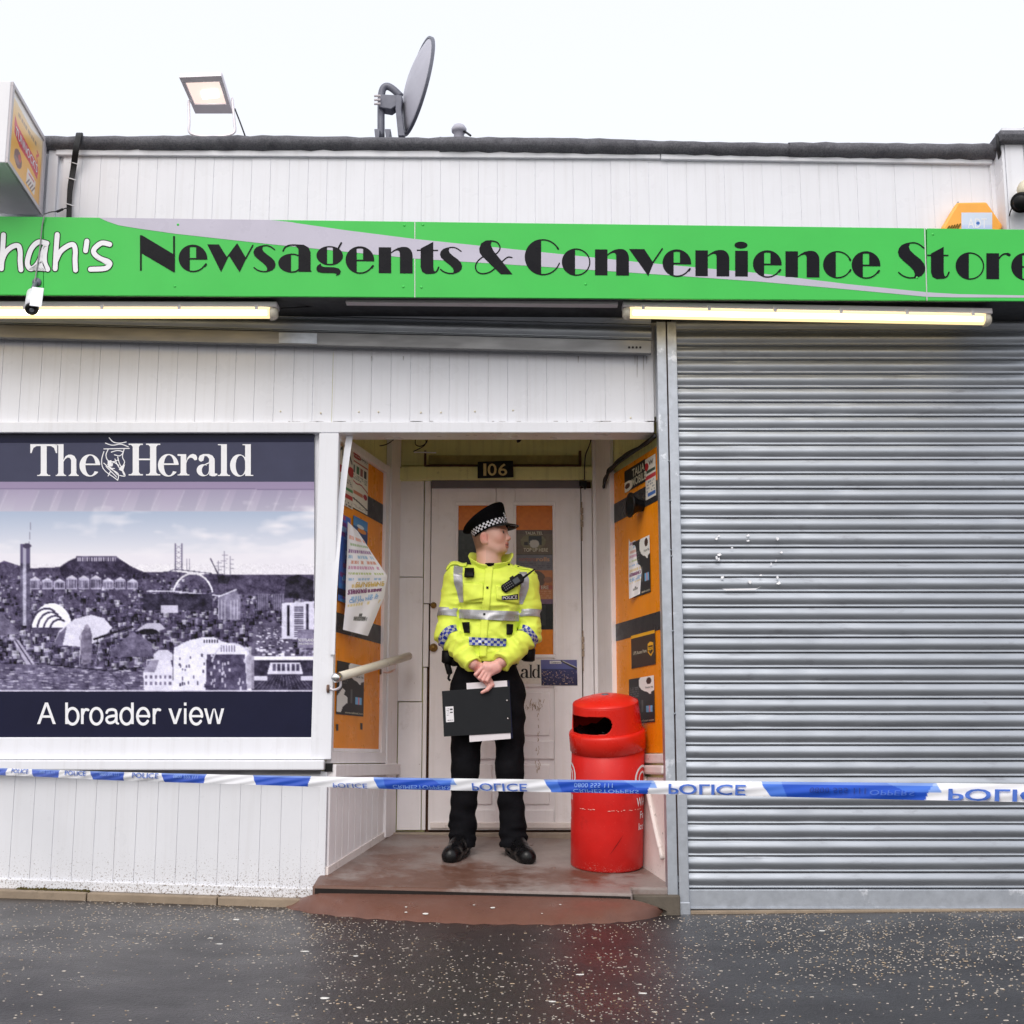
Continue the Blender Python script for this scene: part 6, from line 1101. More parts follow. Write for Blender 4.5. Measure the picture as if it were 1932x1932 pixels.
TAPE = cv.build('police_tape', lambda a, b: tp(a, b), print_mat('tape_film', .3), None); TAPE.data.polygons.foreach_set('use_smooth', [True] * len(TAPE.data.polygons))
tag(TAPE, 'blue and white police tape stretched across the shopfront', 'tape')
M_TBLUE = mat('tape_blue_ink', C(74, 112, 200), .35); M_TPALE = mat('tape_pale_ink', C(140, 176, 236), .35)
def ttext(s_, x0, x1, v0, v1, m, bold=.01): a, b = sx(x0), sx(x1); text('lettering', s_, m, TAPE, lambda u, v: tp(a + (b - a) * u, v0 + (v1 - v0) * v, .0038), bold)
for x0, x1 in ((22, 54), (124, 163), (250, 300)): ttext('POLICE', x0, x1, .62, .02, M_TBLUE)
ttext('POLICE', 630, 694, .58, 1.0, M_TBLUE, 0); ttext('POLICE', 892, 996, .36, .98, M_TBLUE); ttext('POLICE', 1262, 1408, .22, .97, M_TBLUE, .015); ttext('POLICE', 1792, 2010, .30, .98, M_TBLUE, .015)
for x0, x1 in ((76, 104), (190, 226), (328, 374)): ttext('0800 555 111', x0, x1, .5, .12, M_TPALE, 0)
ttext('CRIMESTOPPERS', 742, 850, .62, .94, M_TPALE, 0); ttext('0800 555 111', 1086, 1158, .24, .58, M_TPALE, 0); ttext('CRIMESTOPPERS', 1084, 1208, .72, .99, M_TPALE, 0); ttext('0800 555 111', 1530, 1636, .34, .68, mat('tape_dark_ink', C(28, 56, 140), .35), 0); ttext('OPPERS', 1644, 1728, .45, .75, M_TBLUE, 0)
# ------------------------------------------------------------------ the police officer
V3 = lambda px, py, Y: np.array(P(px, py, Y))
YB = 0.50
PER = thing('person', 'police officer in yellow high visibility jacket and peaked cap standing before the door', 'person', on_ramp(922, 1606))
M_SKIN = bpy.data.materials.new('skin'); M_SKIN.use_nodes = True
n_ = M_SKIN.node_tree.nodes; b_ = n_['Principled BSDF']; at_ = n_.new('ShaderNodeAttribute'); at_.attribute_name = 'Col'; M_SKIN.node_tree.links.new(at_.outputs['Color'], b_.inputs['Base Color'])
b_.inputs['Roughness'].default_value = 0.5; b_.inputs['Subsurface Weight'].default_value = 0.12; b_.inputs['Subsurface Radius'].default_value = (0.008, 0.003, 0.002); b_.inputs['Subsurface Scale'].default_value = 0.6
M_JKT = mat('hi_vis_yellow', C(229, 245, 94), 0.6, var=0.05, vscale=9, bump=0.6, bscale=22, spec=0.25, sheen=0.1)
M_TRS = mat('black_trousers', C(16, 16, 20), 0.85, spec=0.12, var=0.25, vscale=14, bump=0.4, bscale=40)
M_SHOE = mat('black_leather', C(14, 14, 16), 0.3, spec=0.3, var=0.2, vscale=30, bump=0.1, bscale=80)
M_REFL = mat('silver_reflective', C(168, 168, 172), 0.32, var=0.16, vscale=16, metal=0.25, rvar=.12)
M_BLUE = mat('check_blue', C(36, 52, 150), 0.4, var=0.08); M_CSIL = mat('check_silver', C(176, 178, 180), 0.35, var=0.1, metal=.2)
M_HAT = mat('black_serge', C(11, 11, 14), 0.9, spec=0.1, var=0.2, vscale=60); M_PATENT = mat('black_patent', C(14, 14, 16), 0.12, var=0.1)
M_CHKW = mat('check_white', C(226, 226, 232), 0.6, var=0.03); M_KIT = mat('black_nylon', C(12, 12, 14), 0.6, spec=0.2, var=0.2, vscale=40)
# --- head frame
f = Vector((0.95, -0.31, 0.05)).normalized(); sd = Vector((-0.31, -0.95, 0)); sd = (sd - f * sd.dot(f)).normalized(); u = f.cross(sd); u = u if u.z > 0 else -u
HC = P(926, 1019.5, YB + 0.02); RH = [[f.x, sd.x, u.x], [f.y, sd.y, u.y], [f.z, sd.z, u.z]]
def hl(a, b, c): return np.array(HC + f * a + sd * b + u * c)
# --- joints
SH_L, EL_L, WR_L = V3(858, 1089, YB), V3(845, 1197, YB - .02), V3(892, 1252, YB - .165)
SH_R, EL_R, WR_R = V3(995, 1096, YB), V3(1000, 1196, YB - .02), V3(948, 1248, YB - .17)
zf = lambda py, Y=YB: P(922, py, Y).z
zh0, zh1 = P(920, 1316, .33).z, P(920, 1238, .33).z; zd0, zd1 = HC.z - 0.16, HC.z + 0.14
xs_ = axis_grid([(-0.5, -0.245, 0.012), (-0.245, 0.03, 0.0024), (0.03, 0.25, 0.012)]); ys_ = axis_grid([(0.27, 0.64, 0.0026), (0.64, 0.75, 0.012)])
zs_ = axis_grid([(0.2, zh0, 0.014), (zh0, zh1, 0.0024), (zh1, zd0, 0.014), (zd0, zd1, 0.0026), (zd1, zd1 + 0.05, 0.012)])
B = SDF(xs_, ys_, zs_)
def E(a, b, c, ra, rb_, rc, k=.01, cut=False): B.ell(hl(a, b, c), (ra, rb_, rc), k, RH, cut)
E(-.008, 0, .050, .096, .077, .095, .02); E(.030, 0, .0, .058, .058, .078, .03); E(.034, 0, -.044, .050, .048, .032, .02); E(.070, 0, -.060, .021, .024, .017, .018); E(.066, 0, -.022, .028, .034, .036, .02)
for s_ in (-1, 1):
    E(.052, s_ * .041, .004, .028, .022, .028, .025); B.cone(hl(.080, s_ * .012, .047), hl(.064, s_ * .046, .045), .012, .010, .014); E(.097, s_ * .031, .030, .014, .016, .010, .009, True); E(.0755, s_ * .031, .030, .0125, .0125, .0125, .003)
    B.cone(hl(-.002, s_ * .050, -.028), hl(.045, s_ * .034, -.064), .020, .016, .03)       # jaw line
    E(.094, s_ * .011, -.006, .009, .008, .007, .005)
B.cone(hl(.085, 0, .036), hl(.103, 0, .003), .0075, .0095, .010); B.cone(hl(.103, 0, .003), hl(.104, 0, -.001), .0095, .0092, .006)
B.cone(hl(.088, -.013, -.029), hl(.088, .013, -.029), .0070, .0070, .008); B.cone(hl(.087, -.012, -.044), hl(.087, .012, -.044), .0078, .0078, .008)
B.cone(hl(.0965, -.023, -.0365), hl(.0965, .023, -.0365), .0022, .0022, .003, True); B.cone(hl(.094, -.012, -.053), hl(.094, .012, -.053), .004, .004, .008, True)
for s_ in (-1, 1): E(-.014, s_ * .078, .004, .021, .009, .034, .005); E(-.006, s_ * .0885, .006, .011, .006, .019, .003, True); E(-.004, s_ * .089, -.012, .006, .005, .008, .003, True); E(.000, s_ * .075, -.022, .009, .007, .011, .006)
B.cone(hl(-.030, 0, -.02), V3(922, 1070, YB + .02), .056, .058, .03)
# core of the body under the clothes
B.cone(V3(924, 1066, YB + .02), V3(922, 1150, YB), .06, .10, .04); B.cone(V3(922, 1150, YB), V3(918, 1270, YB), .10, .10, .04)
for a, b, c in ((SH_L, EL_L, WR_L), (SH_R, EL_R, WR_R)): B.cone(V3(922, 1090, YB), a, .06, .045, .03); B.cone(a, b, .042, .036, .02); B.cone(b, c, .036, .026, .02)
LEGS = [((890, 1300, YB), (877, 1455, YB - .01), (872, 1592, YB + .03)), ((950, 1300, YB), (962, 1455, YB - .01), (969, 1596, YB + .03))]
for h_, k_, a_ in LEGS: B.cone(V3(*h_), V3(*k_), .07, .05, .04); B.cone(V3(*k_), V3(*a_), .048, .035, .03)
# hands: the upper one folded over the lower one, which grips the clipboard
YH = 0.318
w1 = V3(945, 1250, YH + .02); B.cone(WR_R, w1, .027, .026, .01)
kn = [(913, 1256.5), (917, 1261.5), (921, 1266.5), (925, 1272)]; pip = [(897.5, 1272.5), (904.5, 1279.5), (911.5, 1283), (919, 1284)]
B.cone(w1, V3(926, 1260, YH), .026, .022, .012)
for i, (a, b) in enumerate(zip(kn, pip)):
    B.cone(V3(934 + i * 1.5, 1256 + i * 2.2, YH + .006), V3(*a, YH), .020, .0125, .012); B.cone(V3(*a, YH), V3(*b, YH - .004), .0108, .0095, .0035); B.cone(V3(*b, YH - .004), V3(b[0] + 3.5, b[1] + 4, YH + .022), .0095, .0085, .003); B.cone(V3(b[0] + 3.5, b[1] + 4, YH + .022), V3(b[0] + 8, b[1] + 3, YH + .036), .0085, .0075, .003)
B.cone(V3(930, 1254, YH + .01), V3(915, 1252, YH + .022), .014, .011, .008); B.cone(V3(915, 1252, YH + .022), V3(905, 1260, YH + .034), .010, .009, .004)      # thumb tucked behind
YR = 0.362
w2 = V3(898, 1254, YR); B.cone(WR_L, w2, .028, .028, .01); B.cone(w2, V3(912, 1274, YR), .028, .030, .015)
kn2 = [(917, 1288), (921.5, 1291), (925.5, 1292.5), (929, 1292)]
for i, a in enumerate(kn2):
    B.cone(V3(908 + i * 3, 1272 + i * .5, YR), V3(*a, YR - .008 - .003 * i), .018, .0108, .010); e_ = (a[0] + 1.5, a[1] + 6.5); B.cone(V3(*a, YR - .008 - .003 * i), V3(*e_, YR + .006), .0100, .0092, .003); B.cone(V3(*e_, YR + .006), V3(e_[0] - 5, e_[1] + 6, YR + .012), .0092, .008, .003)
B.cone(V3(914, 1278, YR - .01), V3(924, 1296, YR - .028), .016, .0115, .008); B.cone(V3(924, 1296, YR - .028), V3(919, 1301.5, YR - .034), .0112, .0108, .004); B.cone(V3(919, 1301.5, YR - .034), V3(909.5, 1306.5, YR - .031), .0102, .0085, .004)
def skin_col(V):
    L_ = (V - np.array(HC)) @ np.array(RH); a, b, c = L_.T; rgb = np.tile(np.array([224, 174, 156.]), (len(V), 1)); head = V[:, 2] > HC.z - .2
    def blend(w, col): rgb[:] = rgb * (1 - w[:, None]) + np.array(col) * w[:, None]
    sm = lambda d, r: np.clip(1 - d / r, 0, 1) ** .7
    g = lambda x, y, z, r: np.clip(1.4 * (1 - np.sqrt((a - x) ** 2 + (np.abs(b) - y) ** 2 + (c - z) ** 2) / r), 0, 1)
    hand = ~head; rgb[hand] = (230, 172, 162)
    blend(g(.065, .045, -.005, .035) * head * .35, (230, 142, 128)); blend(g(.106, 0, .002, .018) * head * .5, (224, 140, 124)); blend(g(-.012, .082, 0.004, .036) * head * .55, (224, 130, 114))
    blend((np.abs(b) < .024) * (np.abs(c + .037) < .0125) * (a > .084) * head * .7, (196, 108, 102)); blend((np.abs(b) < .025) * (np.abs(c + .0365) < .003) * (a > .076) * head * .8, (110, 54, 52))
    blend(g(.08, .031, .032, .015) * head * .75, (104, 72, 62)); blend(np.clip(g(.085, .034, .030, .0065) * 3, 0, 1) * head, (40, 34, 34))
    blend((np.abs(np.abs(b) - .03) < .02) * (np.abs(c - .050) < .0045) * (a > .058) * head * .7, (134, 98, 72)); blend(np.clip((-.035 - c) / .03, 0, 1) * (a > -.01) * head * .18, (150, 128, 120))
    hz = (c > -.045 + .0 * a) & (a < -.022 + .35 * np.maximum(c, 0)) & (np.abs(b) < .09) & head & ((a + .012) ** 2 / .0007 + (c / .036) ** 2 > 1.05)
    blend(np.clip((-.008 + .45 * np.maximum(c, 0) - a) / .03, 0, 1) * (c > -.07) * np.clip((c + .07) / .03, 0, 1) * head * .8 * (((a + .012) / .024) ** 2 + (c / .036) ** 2 > 1), (112, 82, 62))
    rgb = rgb / 255; return np.where(rgb <= .04045, rgb / 12.92, ((rgb + .055) / 1.055) ** 2.4)
me, _, _ = B.mesh('body', M_SKIN, skin_col); link('body', me, PER)

# --- jacket
J = SDF(np.arange(-.56, .30, .0055), np.arange(.22, .72, .0055), np.arange(zf(1300), zf(1050), .0055))
sec = [(1249, 870, 976, .124), (1240, 866, 979, .130), (1215, 865, 980, .134), (1190, 868, 977, .128), (1165, 868, 978, .128), (1130, 860, 988, .132), (1100, 850, 1001, .122), (1086, 850, 1001, .108), (1076, 862, 990, .090), (1066, 884, 964, .074)]
J.loft([(zf(y), (P(a, y, YB).x + P(b, y, YB).x) / 2, YB - .0 + (.015 if y < 1080 else 0), (P(b, y, YB).x - P(a, y, YB).x) / 2, d) for y, a, b, d in sec], .03, 2.3)
for a, b, c, sg in ((SH_L, EL_L, WR_L, 0.), (SH_R, EL_R, WR_R, 2.)):
    m_ = (a + b) / 2 + np.array([0, .012, 0]); J.cone(a, m_, .060, .059, .035, fold=.004, freq=60, ph=sg); J.cone(m_, b, .059, .062, .012, fold=.006, freq=75, ph=sg + 1); J.cone(b, b + (c - b) * .55, .062, .055, .012, fold=.007, freq=85, ph=sg); J.cone(b + (c - b) * .55, c, .055, .0465, .012, fold=.004, freq=80, ph=sg + 2)
for p_, q_, r_ in [((872, 1100), (869, 1150), .02), ((980, 1106), (983, 1150), .02)]: pass
X, Y_, Z = np.meshgrid(*J.a, indexing='ij', sparse=True)
J.F += (.0045 * np.sin(31 * X + 19 * Z + 3) * np.sin(27 * Z - 11 * X + 8 * Y_) + .0032 * np.sin(63 * Z + 25 * X + 1) * np.sin(21 * X + 2) + .0045 * np.exp(-((Z - zf(1215)) / .05) ** 2) * np.sin(95 * Z + 14 * np.sin(9 * X))).astype(np.float32)
wq = vnoise(X * 7, Y_ * 7, Z * 7, 1) * 2.2; n1 = vnoise(X * 9 + wq, Y_ * 9, Z * 17 - wq, 2); n2 = vnoise(X * 20 - wq, Y_ * 20, Z * 34 + wq, 3)
J.F += (.016 * (np.abs(2 * n1 - 1) - .35) + .006 * (np.abs(2 * n2 - 1) - .4)).astype(np.float32)
for c, e in ((WR_L, EL_L), (WR_R, EL_R)):         # cut the cuffs off flat and hollow them out
    n_ = (c - e) / np.linalg.norm(c - e); o_ = c + n_ * .012
    d = (X - o_[0]) * n_[0] + (Y_ - o_[1]) * n_[1] + (Z - o_[2]) * n_[2]; near = np.sqrt((X - c[0]) ** 2 + (Y_ - c[1]) ** 2 + (Z - c[2]) ** 2) < .085
    J.F = np.where(near, np.maximum(J.F, d), J.F); J.cone(c - n_ * .012, c + n_ * .05, .030, .034, .003, True)
J.cone(V3(922, 1300, YB + .01), V3(922, 1246, YB + .01), .085, .085, .006, True)
J.cone(V3(924, 1030, YB + .015), V3(924, 1074, YB + .005), .072, .066, .004, True)
me, JV, JQ = J.mesh('jacket', M_JKT); JK = link('jacket', me, PER); JB = BVHTree.FromPolygons(JV.tolist(), JQ.tolist())
def decal(name, fn, nu, nv, off, mats, parent, colfn=None, bvh=None, maxd=None, thick=0.0):
    vs, ok = [], []
    for j in range(nv + 1):
        for i in range(nu + 1):
            o_, d_ = fn(i / nu, j / nv); h = (bvh or JB).ray_cast(o_, d_); good = h[0] is not None and (maxd is None or h[3] < maxd); ok.append(good); vs.append((h[0] - d_ * off) if good else Vector((0, 0, 0)))
    mb = MB(); use = {}; 
    for j in range(nv):
        for i in range(nu):
            q = [j * (nu + 1) + i, j * (nu + 1) + i + 1, (j + 1) * (nu + 1) + i + 1, (j + 1) * (nu + 1) + i]
            if all(ok[k] for k in q) and max((vs[q[0]] - vs[q[2]]).length, (vs[q[1]] - vs[q[3]]).length) < .05:
                for k in q:
                    if k not in use: use[k] = len(mb.v); mb.v.append(tuple(vs[k]))
                mb.f.append(tuple(use[k] for k in q)); mb.mi.append(colfn(i, j) if colfn else 0)
    me = mb.mesh(name, mats, True); o = link(name, me, parent)
    if thick: s_ = o.modifiers.new('t', 'SOLIDIFY'); s_.thickness = thick; s_.offset = -1
    return o
c1 = lambda x, y: (704.4 + x * .23434, 905.6 + y * .23434)
def quad(a, b, c, d):          # corners as seen: top left, top right, bottom right, bottom left
    a, b, c, d = [np.array(c1(*q)) for q in (a, b, c, d)]
    def fn(u_, v_): p = (a * (1 - u_) + b * u_) * (1 - v_) + (d * (1 - u_) + c * u_) * v_; return CAM, ray(*p).normalized()
    return fn
def strip(top, wid):           # a vertical strip following centre points, with widths
    t = np.linspace(0, 1, len(top)); A = np.array(top, float); W_ = np.array(wid, float)
    def fn(u_, v_): x = np.interp(v_, t, A[:, 0]) + (u_ - .5) * np.interp(v_, t, W_); return CAM, ray(*c1(x, np.interp(v_, t, A[:, 1]))).normalized()
    return fn
decal('placket', strip([(935, 700), (925, 800), (912, 950), (900, 1100), (888, 1250), (882, 1425)], [62, 60, 60, 58, 58, 58]), 6, 50, .0045, M_JKT, JK, thick=.004)
decal('pocket', quad((722, 845), (885, 850), (880, 985), (728, 990)), 14, 12, .004, M_JKT, JK, thick=.004); decal('pocket_flap', quad((725, 830), (885, 838), (884, 955), (727, 985)), 14, 8, .008, M_JKT, JK, thick=.004)
decal('pocket_flap', quad((985, 850), (1170, 850), (1172, 1000), (990, 962)), 14, 8, .006, M_JKT, JK, thick=.004)
decal('reflective_strip', strip([(684, 690), (680, 760), (684, 830), (700, 900), (708, 985)], [74, 72, 70, 54, 34]), 6, 24, .003, M_REFL, JK); decal('reflective_strip', strip([(1205, 740), (1222, 800), (1218, 870), (1200, 930), (1180, 1000)], [60, 64, 66, 60, 44]), 6, 24, .003, M_REFL, JK)
decal('reflective_band', quad((690, 1040), (1172, 1058), (1172, 1138), (690, 1112)), 40, 6, .0115, M_REFL, JK)
chk = lambda k, r: (lambda i, j: ((i // k) + (j // r)) % 2)
decal('checked_band', quad((768, 1264), (1072, 1278), (1066, 1340), (772, 1328)), 48, 9, .0115, [M_CSIL, M_BLUE], JK, chk(4, 3))
def ring(a, b, t0, t1, r, n=72, nt=6, ang=(0, 360), name='reflective_band', mats=M_REFL, colfn=None):
    a, b = Vector(a), Vector(b); ax_ = (b - a).normalized(); e1 = ax_.cross(Vector((0, 1, 0))).normalized(); e2 = ax_.cross(e1)
    def fn(u_, v_): th = math.radians(ang[0] + (ang[1] - ang[0]) * u_); d = e1 * math.cos(th) + e2 * math.sin(th); return a.lerp(b, t0 + (t1 - t0) * v_) + d * .16, -d
    def keep(u_, v_): return fn(u_, v_)
    return decal(name, fn, n, nt, .0032, mats, JK, colfn, maxd=.16 - r * .72)
# sleeves: a ray towards the arm must not hit the chest first
for a, b, c in ((SH_L, EL_L, WR_L), (SH_R, EL_R, WR_R)):
    ring(a, b, .56, .70, .06); ring(b, c, .06, .24, .06, 72, 6, (0, 360), 'checked_band', [M_CSIL, M_BLUE], chk(3, 2))
decal('fastener', quad((740, 722), (812, 722), (810, 785), (740, 785)), 6, 6, .014, M_KIT, JK, thick=.012)
decal('fastener', quad((725, 1145), (775, 1145), (777, 1232), (740, 1232)), 6, 8, .012, M_KIT, JK, thick=.01); decal('fastener', quad((1072, 1158), (1118, 1160), (1114, 1245), (1072, 1248)), 6, 8, .012, M_KIT, JK, thick=.01)
for x, y in ((918, 866), (893, 1080), (885, 1310)): decal('press_stud', quad((x - 9, y - 9), (x + 9, y - 9), (x + 9, y + 9), (x - 9, y + 9)), 3, 3, .0135, M_KIT, JK)
pt = quad((1034, 935), (1166, 918), (1166, 962), (1034, 968)); decal('name_patch', pt, 14, 4, .0135, MATS['navy_ink'], JK)
def on_patch(u_, v_): o_, d_ = pt(.06 + .88 * u_, .82 - .64 * v_); h = JB.ray_cast(o_, d_); return (h[0] if h[0] else o_) - d_ * .0150
text('lettering', 'POLICE', M_WHITEV, JK, on_patch, .01)
for (x0_, y0_), (x1_, y1_) in (((752, 650), (592, 712)), ((1140, 676), (1300, 762))):      # shoulder straps
    a, b = Vector(P(*c1(x0_, y0_), YB - .01)), Vector(P(*c1(x1_, y1_), YB - .01))
    def fn(u_, v_, a=a, b=b): p = a.lerp(b, u_) + Vector((0, (v_ - .5) * .055, .2)); return p, Vector((0, 0, -1))
    ep = decal('shoulder_strap', fn, 14, 6, .009, M_JKT, JK, thick=.006)
    p = a.lerp(b, .16) + Vector((0, -.02, .2)); h = JB.ray_cast(p, Vector((0, 0, -1)))
    if h[0]: MB().lathe([(0, .012), (.006, .011), (.007, .006)], 10, Matrix.Translation(h[0])).build('press_stud', M_KIT, JK, True)
# collar: open at the throat
vs, fs, nC = [], [], 64; cz = P(926, 1074, YB)
for i in range(nC + 1):
    th = math.radians(10 + 340 * i / nC); fr = (1 + math.cos(th)) / 2          # 1 at the front
    lowz = zf(1078) - .004 * math.cos(th); top = zf(1041) - (zf(1041) - zf(1071)) * max(0, (fr - .34) / .66) ** 1.15 + (.012 if math.sin(th) < 0 else 0) * fr * 0
    for k in range(5):
        t = k / 4; fl = 1 + .16 * t * t + .05 * fr * t; r_ = (.088 + .006 * t) * fl
        vs.append((cz.x + math.sin(th) * r_ * 1.10, YB + .012 - math.cos(th) * (r_ * .92) - .01 * fr, lowz + (top - lowz) * t + .004 * math.sin(5 * th)))
fs = [(i * 5 + k, (i + 1) * 5 + k, (i + 1) * 5 + k + 1, i * 5 + k + 1) for i in range(nC) for k in range(4)]
o = MB().add(vs, fs).build('collar', M_JKT, JK, True); s_ = o.modifiers.new('t', 'SOLIDIFY'); s_.thickness = .006
for px, py in ((960, 1065),): MB().lathe([(0, .004), (.005, .003), (.006, 0)], 10, Matrix.Translation(P(px, py, YB - .105)) @ Matrix.Rotation(math.radians(90), 4, 'X')).build('press_stud', M_KIT, JK, True)
MB().lathe([(.066, 0), (.062, .03), (.058, .05)], 32, Matrix.Translation((P(925, 1078, YB).x, YB + .005, zf(1082)))).build('undershirt_collar', M_HAT, PER, True)
# --- trousers
T_ = SDF(np.arange(-.46, .20, .007), np.arange(.30, .70, .007), np.arange(zf(1606), zf(1232), .007))
T_.ell(V3(918, 1278, YB), (.172, .112, .11), .03); T_.loft([(zf(1285), P(919, 1285, YB).x, YB, .17, .11), (zf(1240), P(921, 1240, YB).x, YB, .15, .11)], .02)
for i, (h_, k_, a_) in enumerate(LEGS):
    hx = h_[0] + (-6 if i == 0 else 8); T_.cone(V3(hx, 1305, YB), V3(*k_), .094, .070, .03, fold=.004, freq=40, ph=i); T_.cone(V3(*k_), V3(*a_), .070, .066, .03, fold=.006, freq=60, ph=i + 1); T_.cone(V3(a_[0], 1560, YB + .02), V3(a_[0], 1592, YB + .02), .067, .070, .01, fold=.008, freq=120, ph=i)
X, Y_, Z = np.meshgrid(*T_.a, indexing='ij', sparse=True); T_.F += (.010 * (np.abs(2 * vnoise(X * 12, Y_ * 12, Z * 9, 5) - 1) - .4)).astype(np.float32)
T_.clip(2, zf(1598, YB + .02)); me, _, _ = T_.mesh('trousers', M_TRS); link('trousers', me, PER)
MB().lathe([(.150, -.012), (.156, -.008), (.156, .03), (.150, .034)], 48, Matrix.Translation((P(921, 1246, YB).x, YB, zf(1252))) @ Matrix.Diagonal((1, .76, 1, 1))).build('belt', M_KIT, PER, True)
MB().box(P(913, 1250, .37).x, P(927, 1250, .37).x, .376, .40, zf(1256), zf(1244)).build('buckle', M_KIT, PER, bevel=.004)
for nm, pts, r_ in [('belt_pouch', [(846, 1226), (845, 1252)], .034), ('baton_holder', [(843, 1250), (849, 1272)], .016), ('belt_pouch', [(998, 1222), (996, 1248)], .036), ('belt_pouch', [(858, 1228), (862, 1256)], .034)]:
    MB().tube([P(*pts[0], YB - .02), P(*pts[0], YB - .02).lerp(P(*pts[1], YB - .02), .1), P(*pts[1], YB - .02).lerp(P(*pts[0], YB - .02), .1), P(*pts[1], YB - .02)], [r_ * .7, r_, r_, r_ * .7], 12).build(nm, M_KIT, PER, True)
MB().tube(smooth_path([P(849, 1270, YB - .03), P(846, 1280, YB - .03), P(850, 1284, YB - .03)], 4), .006, 8).build('lanyard', M_KIT, PER, True)
# --- shoes
for toe, heel in (((846, 1628), (879, 1607)), ((999, 1631), (961, 1607))):
    t_, h_ = on_ramp(*toe), on_ramp(*heel); d = (t_ - h_).normalized(); L_ = (t_ - h_).length; q = lambda s, z: np.array(h_ + d * (L_ * s) + RN * z)
    lo_ = np.minimum(t_, h_) - .09; hi_ = np.maximum(t_, h_) + .09; hi_ = (hi_[0], hi_[1], hi_[2] + .06); S_ = SDF(np.arange(lo_[0], hi_[0], .0045), np.arange(lo_[1], hi_[1], .0045), np.arange(lo_[2], hi_[2], .0045))
    S_.cone(q(.02, .045), q(.5, .045), .040, .046, .02); S_.cone(q(.5, .042), q(.86, .030), .047, .044, .02); S_.cone(q(.80, .030), q(.90, .026), .046, .040, .02); S_.cone(q(.15, .06), q(.2, .13), .042, .046, .02); S_.cone(q(.25, .10), q(.6, .06), .036, .034, .02)
    X, Y_, Z = np.meshgrid(*S_.a, indexing='ij', sparse=True); pl_ = (X - h_.x) * RN.x + (Y_ - h_.y) * RN.y + (Z - h_.z) * RN.z; S_.F = np.maximum(S_.F, (.004 - pl_)).astype(np.float32)
    me, SV, SQ = S_.mesh('shoe', M_SHOE); so = link('shoe', me, PER); sdv = d.cross(RN); ol = []
    for k in range(40):
        a = 2 * math.pi * k / 40; al = (.48 + .54 * math.cos(a)) * L_; w = .047 * (abs(math.sin(a)) ** .75) * math.copysign(1, math.sin(a)) * (1.02 - .10 * (al / L_ < .35)); ol.append(h_ + d * al + sdv * w + RN * .001)
    MB().prism(ol, RN * .016).build('sole', M_BLACK, so, bevel=.004)
    for k in range(3): c_ = h_ + d * (L_ * (.42 + .09 * k)) + RN * (.104 - .012 * k); MB().tube([c_ - sdv * .022, c_ + RN * .006, c_ + sdv * .022], .003, 6).build('lace', M_KIT, so)
# --- cap
fh = Vector((0.95, -0.31, 0.40)).normalized(); sh_ = sd; sh_ = (sh_ - fh * sh_.dot(fh)).normalized(); uh = fh.cross(sh_); uh = uh if uh.z > 0 else -uh
HT = P(927, 1003.5, YB + .015)
def hat(th, h, a, b, sft=0, tilt=0): return HT + fh * (sft + a * math.cos(th)) + sh_ * (b * math.sin(th)) + uh * (h + tilt * math.cos(th))
rings = [(-.002, .100, .086, 0, 0), (.042, .104, .090, 0, 0), (.050, .107, .093, 0, .002), (.066, .116, .104, -.006, .014), (.080, .127, .117, -.012, .026), (.087, .1305, .1205, -.014, .031), (.093, .128, .118, -.014, .033), (.097, .110, .102, -.013, .032), (.099, .07, .066, -.012, .02), (.099, .0005, .0005, -.012, 0)]
nH = 64; vs = [hat(2 * math.pi * i / nH, *r_) for r_ in rings for i in range(nH)]
CAP = MB().add(vs, [(j * nH + i, j * nH + (i + 1) % nH, (j + 1) * nH + (i + 1) % nH, (j + 1) * nH + i) for j in range(len(rings) - 1) for i in range(nH)]).build('peaked_cap', M_HAT, PER, True)
mb = MB(); nb = 54
for j in range(3):
    for i in range(nb):
        t0, t1 = 2 * math.pi * i / nb, 2 * math.pi * (i + 1) / nb; h0_, h1_ = .007 + .0105 * j, .007 + .0105 * (j + 1)
        w = lambda h: .1015 + .004 * (h / .042); mb.add([hat(t0, h0_, w(h0_), w(h0_) - .014), hat(t1, h0_, w(h0_), w(h0_) - .014), hat(t1, h1_, w(h1_), w(h1_) - .014), hat(t0, h1_, w(h1_), w(h1_) - .014)], [(0, 1, 2, 3)], (i + j) % 2)
mb.build('checked_band', [M_HAT, M_CHKW], CAP)
vs, nP = [], 28
for i in range(nP + 1):
    th = math.radians(-72 + 144 * i / nP); e = math.cos(th * 1.25) ** .8 if abs(th * 1.25) < math.pi / 2 else 0
    for k in range(5): t = k / 4; vs.append(hat(th, .004 - .034 * e * t ** 1.2, .102 + .052 * e * t, .088 + .03 * e * t))
o = MB().add(vs, [(i * 5 + k, (i + 1) * 5 + k, (i + 1) * 5 + k + 1, i * 5 + k + 1) for i in range(nP) for k in range(4)]).build('peak', M_PATENT, CAP, True); s_ = o.modifiers.new('t', 'SOLIDIFY'); s_.thickness = .003
MB().tube([hat(math.radians(a), .003, .105, .091) for a in range(-80, 81, 8)], .0035, 6).build('chin_strap', M_PATENT, CAP, True)
bc = hat(math.radians(8), .045, .108, .094); mb = MB()
for k in range(8): a = k * math.pi / 4; mb.tube([bc, bc + sh_ * (.017 * math.cos(a)) + uh * (.022 * math.sin(a))], [.006, .002], 6)
mb.lathe([(0, .006), (.009, .004), (.011, 0)], 12, Matrix.Translation(bc + fh * .002) @ fh.to_track_quat('Z', 'Y').to_matrix().to_4x4()); mb.build('badge', mat('silver_badge', (0.7, 0.7, 0.72, 1), .25, metal=.9, var=.1), CAP, True)
